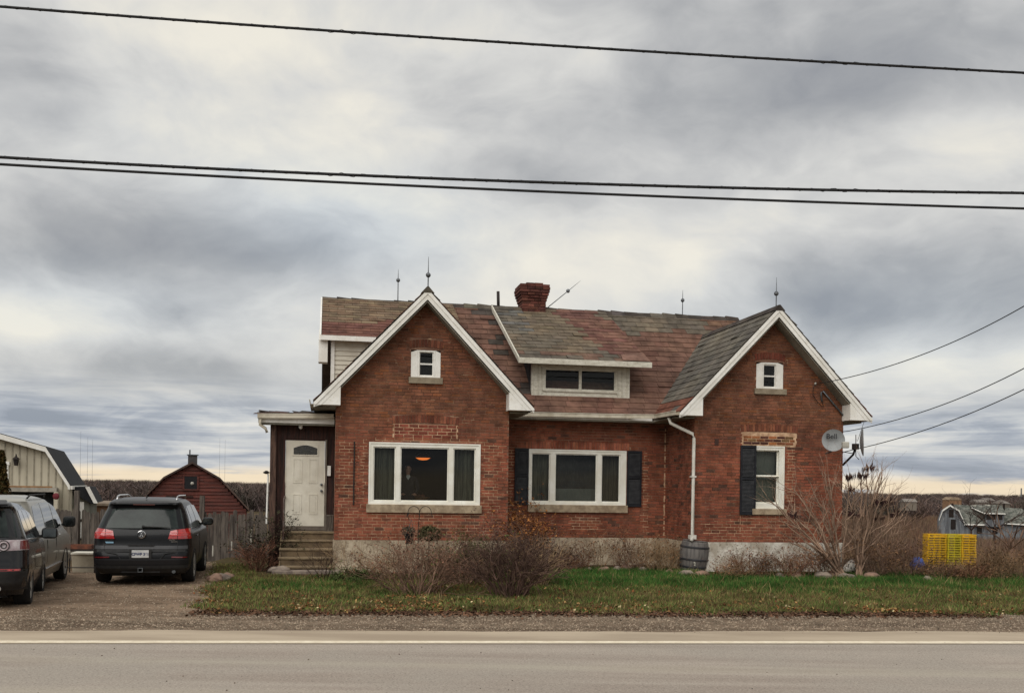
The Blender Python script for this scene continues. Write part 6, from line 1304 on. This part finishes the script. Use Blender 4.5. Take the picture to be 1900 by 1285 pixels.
# soil of the flower bed along the house
mb = MB()
bx = [(-1.5, -.95, 1.2), (-.2, -.95, 0), (4.1, -.95, 0), (4.7, .65, 2.05), (8.2, .65, 2.05), (8.7, -.85, 0), (12.7, -.85, 0), (13.0, -.85, 4), (30, -.85, 8)]
for (a, d0_, e0_), (b, d1_, e1_) in zip(bx, bx[1:]): mb.quad([hw(a, d0_, .001), hw(b, d1_, .001), hw(b, e1_, .001), hw(a, e0_, .001)])
mb.build('flower_bed', mat('bed_soil', lin(84, 68, 54), lin(60, 48, 40), scale=3, rough=1, bump=.03, bscale=18, c3=lin(112, 88, 66), detail=10, spec=.05), kind='structure')
# rain barrel
q = gb_(1290, 1061); rb = thing('rain_barrel', 'dark grey wooden-look rain barrel under the white downspout', 'barrel', (q[0], q[1] + .36, -.02), .0); rb.rotation_euler = (R(2), R(4), 0)
BRL = mat('barrel_plastic', lin(118, 113, 108), lin(84, 80, 78), scale=5, stretch=(3, 3, .4), rough=.55, bump=.004, local=True)
prof = [(.29, 0), (.335, .2), (.355, .42), (.35, .55), (.32, .74), (.30, .76)]; MB().lathe(prof, 32).build('staves', BRL, rb, smooth='auto')
for z, r in ((.12, .322), (.30, .349), (.60, .347)): MB().lathe([(r, z), (r + .012, z + .01), (r + .012, z + .04), (r, z + .05)], 32).build('hoop', mat('barrel_hoop', lin(58, 57, 60), rough=.5), rb, smooth='auto')
MB().lathe([(.30, .755), (.31, .78), (.05, .80)], 28).build('lid', BRL, rb, smooth='auto'); MB().tube([(-.04, -.33, .26), (-.04, -.42, .26), (-.04, -.43, .20)], .02, 8).build('tap', LT, rb)
# shepherd hook with hanging pot, round evergreen planter
hp_ = (at(777, 1000, 22.3).x, 22.4, 0); hk = thing('plant_hook', 'thin black double shepherd hook before the big left window', 'garden hook', (hp_[0] , hp_[1] - .2, 0), .1)
dz = lambda v: at(777, v, hp_[1]).z
m = MB(); m.tube([(0, 0, -.05), (.0, 0, dz(975)), (.02, 0, dz(950))], .009, 6)
for sg, r in ((-1, .13), (1, .13)): m.tube([(.02 + sg * (r - r * math.cos(t)), 0, dz(950) + .13 * math.sin(t) * 1.1 - (.0 if t < 3.14 else .02)) for t in [i * math.pi / 10 for i in range(11)]] + [(.02 + sg * 2 * r + sg * .03, 0, dz(958) - .0)], .008, 6)
m.build('rod', BLKM, hk); MB().tube([(-.22, 0, dz(950)), (-.25, 0, dz(957)), (-.21, 0, dz(962))], .010, 5).build('scroll', BLKM, hk)
pq = at(759, 998, hp_[1]); pt = thing('hanging_pot', 'black plastic plant pot hanging left of the hook', 'plant pot', tuple(pq), 0)
MB().lathe([(.07, -.12), (.12, .10), (.125, .11)], 14).build('pot', mat('black_pot', lin(26, 26, 30), rough=.5), pt, smooth='auto'); w = MB()
for a in (0, 2.1, 4.2): w.tube([(.11 * math.cos(a), .11 * math.sin(a), .10), (.05, 0, .42)], .004, 4)
w.build('wire', GALV, pt)
for nm, lab, u, v, r, c1_, n in (('potted_plant', 'dried grey plant spilling from the black hanging pot', 758, 985, .16, lin(96, 88, 74), 500), ('evergreen_ball', 'round clipped green plant right of the hook below the window', 796, 991, .27, lin(74, 74, 50), 2600)):
    qq = at(u, v, hp_[1]); a = rng.uniform(0, 6.28, n); ph = np.arccos(rng.uniform(-.75, 1, n)); rr = r * rng.uniform(.55, 1.05, n); P = np.stack([np.cos(a) * np.sin(ph) * rr, np.sin(a) * np.sin(ph) * rr * .8, np.cos(ph) * rr * .75], 1) + np.array(tuple(qq)) 
    scatter_quads(nm, P, .018, np.array(c1_)[None] * rng.uniform(.45, 1.5, (n, 1)), VEG, flat=1.5, squash=.5, kw=dict(label=lab, cat='plant', kind=None))
qq = at(796, 991, hp_[1]); sp = thing('planter_post', 'slim post carrying the round green plant', 'post', (qq.x, qq.y + .03, 0)); MB().tube([(0, 0, 0), (0, 0, qq.z - .12)], .012, 6).build('stem', BLKM, sp); MB().lathe([(.05, qq.z - .16), (.16, qq.z - .05), (.17, qq.z - .04)], 14).build('bowl', BLKM, sp)
# speckled pot, blue barrel
q = gb_(1580, 1064); sk = thing('speckled_pot', 'white pot with black spots lying tilted at the sumac foot', 'pot', (q[0], q[1] + .1, .14), .4); sk.rotation_euler = (R(20), R(50), .3)
m_ = bpy.data.materials.new('spotted'); m_.use_nodes = True; t = NT(m_.node_tree); vo = t.new('ShaderNodeTexVoronoi', {'Vector': t.new('ShaderNodeTexCoord').outputs['Object'], 'Scale': 17.0}); t.l.new(t.mix(t.mr(vo.outputs[0], .30, .36), lin(40, 38, 36), lin(214, 208, 198)), t.n['Principled BSDF'].inputs[0])
MB().lathe([(.10, -.16), (.15, .0), (.155, .14), (.14, .16), (.12, .10)], 20).build('pot', m_, sk, smooth='auto')
q = gb_(1711, 1062); bb = thing('blue_bucket', 'blue bundled plastic sack in the brush left of the yellow crates', 'sack', (q[0], q[1] + .3, 0)); 
bm_ = MB(); bm_.grid(lambda u, v: ((.17 + .03 * math.sin(u * 44) * math.sin(v * 9)) * math.sin(.15 + v * 2.8) * math.cos(u * 6.283), (.17) * math.sin(.15 + v * 2.8) * math.sin(u * 6.283), .18 - .19 * math.cos(.15 + v * 2.8) + .02 * math.sin(u * 31)), 28, 14); bm_.build('sack', mat('blue_plastic', lin(52, 78, 150), lin(40, 60, 120), scale=8, rough=.5), bb, smooth=True)
# ---- stacks of yellow plastic trays
YEL = mat('yellow_plastic', lin(228, 178, 20), lin(204, 160, 24), scale=3, rough=.45, local=True, spec=.4); YE2 = mat('lemon_plastic', lin(206, 186, 30), lin(186, 168, 30), scale=3, rough=.45, local=True)
def crate_mesh(m, w):
    c = MB(); d = .34; h = .095; W_ = w / 2
    for y0, y1 in ((-d / 2, -d / 2 + .012), (d / 2 - .012, d / 2)):
        c.box(-W_, W_, y0 - .006, y1 + .006, h - .032, h); c.box(-W_ + .01, W_ - .01, y0, y1, 0, .016)
        k = int(w / .14)
        for i in range(k + 1): x = -W_ + .012 + (w - .046) * i / k; c.box(x, x + .022, y0, y1, .016, h - .03)
    for x0, x1 in ((-W_, -W_ + .012), (W_ - .012, W_)):
        c.box(x0, x1, -d / 2 + .02, d / 2 - .02, h - .022, h); c.box(x0, x1, -d / 2 + .02, d / 2 - .02, 0, .016)
        for i in range(5): y = -d / 2 + .03 + .25 * i / 4; c.box(x0, x1, y, y + .03, .016, h - .022)
    c.box(-W_ + .012, W_ - .012, -d / 2 + .012, d / 2 - .012, 0, .006); return c.mesh('crate', m)
Yc = 27.3; ORD = ['top', 'second', 'third', 'fourth', 'fifth', 'sixth', 'seventh', 'eighth', 'ninth', 'tenth', 'eleventh', 'twelfth', 'thirteenth', 'fourteenth']
for s_, (u0, u1, nm_, mm) in enumerate(((1716, 1752, 'left', YEL), (1753, 1779, 'middle', YE2), (1779.5, 1807, 'right', YEL))):
    a, b = at(u0, 991, Yc), at(u1, 991, Yc); me = crate_mesh(mm, b.x - a.x - .01); zt = at(1760, 990, Yc).z; N = 13
    for k in range(N):
        o = bpy.data.objects.new('crate', me); COL.objects.link(o); o.location = ((a.x + b.x) / 2 + random.uniform(-.008, .008), Yc + random.uniform(-.01, .01), zt - .095 - k * .0655); o.rotation_euler = (0, 0, random.uniform(-.02, .02))
        tag(o, f'yellow slotted plastic crate, {ORD[k]} from the top of the {nm_} stack' if k else f'yellow slotted plastic crate on top of the {nm_} stack', 'crate', 'yellow crates stacked in the brush')
zlow = zt - .095 - 12 * .0655
MB().box(-.7, .7, -.2, .2, min(zlow - .12, -.35), zlow - .002).build('pallet', GRW, label='grey wooden pallet base under the yellow crates', cat='pallet', loc=(at(1761, 990, Yc).x, Yc, 0))

# ================================================================= CABLES AND DISHES
CAB = mat('black_cable', lin(18, 18, 20), lin(30, 30, 32), rough=.7, scale=3)
for i, (pts, r, lab) in enumerate((([(0, 13), (475, 47), (950, 79), (1425, 111), (1900, 134.5)], .019, 'highest black power cable crossing the sky'), ([(0, 292), (475, 316), (950, 337), (1425, 350), (1900, 358)], .021, 'upper cable of the lower pair, crossing above the roof'), ([(0, 305), (475, 330), (950, 354), (1425, 371), (1900, 387)], .019, 'lowest black cable of the pair above the roof'))):
    co = np.polyfit([p[0] for p in pts], [p[1] for p in pts], 2); us = np.linspace(-500, 2400, 60)
    P = [at(u, np.polyval(co, u), 14.2 + (u - 950) / F * 14.2 * math.tan(RA)) for u in us]
    o = MB().tube(P, r, 8).build('power_cable', CAB, label=lab, cat='cable', group='cables along the road', smooth=True)
    if i < 2: 
        tw = []; 
        for k in range(400): f = k / 399 * 59; j = min(58, int(f)); p = P[j].lerp(P[j + 1], f - j); a = k * 1.1; tw.append(p + Vector((0, math.cos(a), math.sin(a))) * (r * 1.0 + (.006 if (k // 9) % 14 == 3 else 0)))
        MB().tube(tw, .004, 4).build('lashing_wire', CAB, o)
for pts, lab in (([(1512, 712), (1560, 703), (1640, 684), (1720, 655), (1800, 617), (1900, 569)], 'upper service wire running from the right gable to the right edge'), ([(1560, 801), (1640, 786), (1720, 762), (1800, 728), (1900, 684)], 'middle service wire leaving the right corner of the house'), ([(1562, 839), (1625, 823), (1700, 803), (1780, 775), (1850, 745), (1900, 722)], 'lowest service wire leaving the right corner by the dishes')):
    us = np.linspace(pts[0][0], 2150, 40); co = np.polyfit([p[0] for p in pts], [p[1] for p in pts], 2); q0 = hw(hp(pts[0][0], pts[0][1], -.05)[0], -.05)
    MB().tube([at(u, np.polyval(co, u) if u > pts[0][0] + 1 else pts[0][1], q0.y - (q0.y - 15) * (u - pts[0][0]) / (2150 - pts[0][0])) for u in us], .010, 6).build('service_wire', CAB, label=lab, cat='cable', group='service wires to the house')
DSH = mat('dish_grey', lin(146, 148, 148), lin(130, 132, 132), scale=3, rough=.5)
def dish(name, label, c, r, direction, depth=.07):
    o = thing(name, label, 'satellite dish', c); d = Vector(direction).normalized(); o.rotation_euler = d.to_track_quat('Z', 'Y').to_euler()
    f = MB(); f.lathe([(r * t, depth * t * t) for t in (.02, .2, .4, .6, .8, .95, 1.0)] + [(r * 1.01, depth * 1.02), (r, depth - .012)] + [(r * t, depth * t * t - .014) for t in (.8, .4, .02)], 36); f.build('reflector', DSH, o, smooth='auto'); return o
c = at(1546, 817, 24.0); d1 = dish('satellite_dish', 'round grey satellite dish marked Bell on the right corner wall', c, .265, (-.25, -1, .12))
Mi = d1.rotation_euler.to_matrix().to_4x4(); Mi.translation = c; inv = Mi.inverted()
nrm = Vector((-.25, -1, .12)).normalized(); ctr = c + nrm * .075 + Vector((-.045, 0, .085))
T = Matrix.Translation(ctr) @ Matrix.Rotation(math.atan2(-.25, 1) * -1 * -1, 4, 'Z') @ Matrix.Rotation(R(90), 4, 'X')
text_mesh('Bell', .17, mat('dish_lettering', lin(36, 36, 40), rough=.6), d1, 'lettering', inv @ T, .004, .003)
ln = c + Vector((.17, -.34, -.10)); m = MB(); m.tube([inv @ (c + Vector((.16, -.02, -.20))), inv @ (ln + Vector((0, .05, -.03)))], .012, 6); m.build('feed_arm', GALV, d1)
fb = MB(); fb.box(-.07, .09, -.06, .06, -.09, .06); o = fb.build('feed_horn', LT, d1, bevel=.02); o.matrix_local = inv @ Matrix.Translation(ln)
MB().tube([inv @ (c + Vector((.02, .08, 0))), inv @ (c + Vector((.05, .30, -.25))), inv @ (c + Vector((.07, .75, -.28)))], .025, 8).build('mast', GALV, d1)
c = at(1596, 820, 24.6); d2 = dish('satellite_dish', 'second dish seen edge-on on an arm right of the house corner', c, .34, (1, -.31, .03), .07)
Mi = d2.rotation_euler.to_matrix().to_4x4(); Mi.translation = c; inv = Mi.inverted(); V = lambda *a: inv @ Vector(a)
q1, q2, q3 = at(1564, 862, 25.0), at(1583, 843, 24.7), at(1589, 826, 24.6); MB().tube([V(*q1), V(*q2), V(*q3)], .028, 8).build('mast', BLKM, d2, smooth=True)
MB().box(-.08, .06, -.06, .06, -.07, .07).build('bracket', BLKM, d2).matrix_local = inv @ Matrix.Translation(at(1588, 828, 24.6)); MB().tube([V(*at(1566, 838, 25.0)), V(*at(1583, 841, 24.7))], .010, 6).build('stay', BLKM, d2)
MB().tube([V(*at(1591, 818, 24.6)), V(*at(1604, 780, 24.6))], .007, 5).build('feed_arm', GALV, d2); MB().tube([V(*at(1588, 806, 24.6)), V(*at(1588, 846, 24.6)), V(*at(1594, 852, 24.6))], .010, 5).build('frame', BLKM, d2)

# ================================================================= INSIDE THE LEFT WINDOW
lp = hw(*(lambda a: (a[0], 1.2))(hp(785, 850, 1.2)), 0); zl = at(785, 849, lp.y).z
la = thing('pendant_lamp', 'lit amber pendant lamp hanging behind the big left window', 'lamp', (lp.x, lp.y, zl)); MB().tube([(0, 0, .1), (0, 0, 3.55 - zl)], .008, 5).build('cord', BLKM, la)
MB().lathe([(.20, 0), (.17, .06), (.08, .12), (.02, .13)], 24).build('shade', mat('amber_glass', lin(120, 62, 24), lin(80, 40, 18), scale=9, rough=.3), la, smooth='auto'); MB().lathe([(.03, -.055), (.10, -.045), (.15, -.018), (.18, .0), (.02, .02)], 20).build('bulb', memit('warm_bulb', lin(255, 130, 56), .8), la)
ta = thing('dining_table', 'dining table with dim clutter inside behind the big left window', 'table', hw(2.05, 1.35, .85), PSI); MB().box(-.7, .7, -.4, .4, .72, .76).build('tabletop', DKW, ta)
for x in (-.6, .6):
    for y in (-.33, .33): MB().box(x - .03, x + .03, y - .03, y + .03, 0, .72).build('leg', DKW, ta)
bk = thing('bread_basket', 'woven basket of oddments on the dining table inside', 'basket', hw(2.05, 1.25, 1.61), PSI); MB().lathe([(.18, 0), (.26, .10), (.27, .12)], 16).build('basket', mat('wicker', lin(150, 104, 66), lin(100, 70, 44), scale=20, rough=.9), bk, smooth='auto')
for i in range(5): MB().sphere((random.uniform(-.13, .13), random.uniform(-.1, .1), .12), .06, 10).build('fruit', MATS['rust'], bk, smooth=True)
# person standing at the window
pp = hp(757, 870, .75); pe = hw(pp[0], .75, .85); ps = thing('person', 'older person in dark clothes with pale collar looking out of the big left window', 'person', pe, PSI)
def skin(name, V_, E_, Rd, m, sub=2):
    me = bpy.data.meshes.new(name); me.from_pydata(V_, E_, []); o = bpy.data.objects.new(name, me); COL.objects.link(o); md = o.modifiers.new('s', 'SKIN'); md.use_smooth_shade = True
    for i, r in enumerate(Rd): me.skin_vertices[0].data[i].radius = r if isinstance(r, tuple) else (r, r)
    me.skin_vertices[0].data[0].use_root = True; sb = o.modifiers.new('b', 'SUBSURF'); sb.levels = sub; sb.render_levels = sub
    dg = bpy.context.evaluated_depsgraph_get(); me2 = bpy.data.meshes.new_from_object(o.evaluated_get(dg)); bpy.data.objects.remove(o); me2.materials.clear(); me2.materials.append(m); me2.name = name; me2.shade_smooth(); o = bpy.data.objects.new(name, me2); COL.objects.link(o); return o
SKN = mat('skin', lin(190, 144, 124), lin(172, 124, 106), scale=6, rough=.6, local=True); CLO = mat('dark_clothes', lin(34, 32, 38), lin(26, 24, 30), scale=8, rough=.95)
Vb = [(0, 0, .88), (0, 0, 1.08), (0, -.01, 1.28), (0, 0, 1.38), (.10, 0, .84), (.11, 0, .46), (.11, .02, .08), (.12, -.14, .04), (-.10, 0, .84), (-.11, 0, .46), (-.11, .02, .08), (-.12, -.14, .04), (.19, 0, 1.33), (.25, -.02, 1.08), (.16, -.20, .96), (-.19, 0, 1.33), (-.25, -.02, 1.08), (-.16, -.20, .96)]
Eb = [(0, 1), (1, 2), (2, 3), (0, 4), (4, 5), (5, 6), (6, 7), (0, 8), (8, 9), (9, 10), (10, 11), (2, 12), (12, 13), (13, 14), (2, 15), (15, 16), (16, 17)]
Rb = [(.15, .11), (.15, .11), (.16, .10), .06, .09, .06, .045, .035, .09, .06, .045, .035, .06, .045, .035, .06, .045, .035]
skin('clothing', Vb, Eb, Rb, CLO).parent = ps
hd = skin('head', [(0, .0, 1.36), (0, .0, 1.44), (0, -.01, 1.50), (0, -.005, 1.57), (0, 0, 1.62)], [(0, 1), (1, 2), (2, 3), (3, 4)], [.045, .048, (.068, .08), (.075, .092), (.05, .06)], SKN); hd.parent = ps
m = MB(); m.prism([(-.012, -.085, 1.51), (.012, -.085, 1.51), (0, -.108, 1.515), ], (0, .0, .001)); m.hexa([(-.014, -.085, 1.505), (.014, -.085, 1.505), (.010, -.07, 1.505), (-.010, -.07, 1.505), (-.007, -.10, 1.51), (.007, -.10, 1.51), (.004, -.08, 1.56), (-.004, -.08, 1.56)]); m.build('nose', SKN, hd)
for sg in (-1, 1):
    MB().sphere((sg * .028, -.083, 1.555), .011, 8).build('eye', mat('eye_dark', (.03, .02, .02), rough=.2), hd, smooth=True); MB().sphere((sg * .078, .0, 1.54), .018, 8, sc=(.4, .8, 1.3)).build('ear', SKN, hd, smooth=True)
    hnd = MB(); hc = Vector((sg * .14, -.24, .95)); hnd.sphere(hc, .04, 10, sc=(.9, 1.1, .5))
    for k in range(4): hnd.tube([hc + Vector((sg * -.01 + (k - 1.5) * .018, -.03, 0)), hc + Vector(((k - 1.5) * .02, -.075, -.01)), hc + Vector(((k - 1.5) * .02, -.095, -.03))], [.010, .009, .007], 6)
    hnd.tube([hc + Vector((-sg * .03, .0, 0)), hc + Vector((-sg * .055, -.03, -.005)), hc + Vector((-sg * .06, -.055, -.015))], [.012, .010, .008], 6); hnd.build('hand', SKN, ps, smooth=True)
MB().sphere((0, -.084, 1.49), .02, 8, sc=(1.1, .25, .25)).build('mouth', mat('lips', lin(150, 90, 84), rough=.6), hd)
hr_ = MB(); hr_.grid(lambda u, v: ((.083 + .004 * math.sin(u * 40)) * math.sin(v * 1.75) * math.cos(R(-25) + u * R(230)), .012 + (.098) * math.sin(v * 1.75) * math.sin(R(-25) + u * R(230)), 1.56 + .088 * math.cos(v * 1.75)), 20, 8); hr_.build('hair', mat('grey_hair', lin(130, 124, 116), rough=.8), hd, smooth=True)
MB().prism([(-.05, -.09, 1.36), (0, -.12, 1.28), (.05, -.09, 1.36), (.035, -.06, 1.40), (-.035, -.06, 1.40)], (0, .01, 0)).build('collar', mat('pale_collar', lin(200, 200, 196), rough=.9), ps)
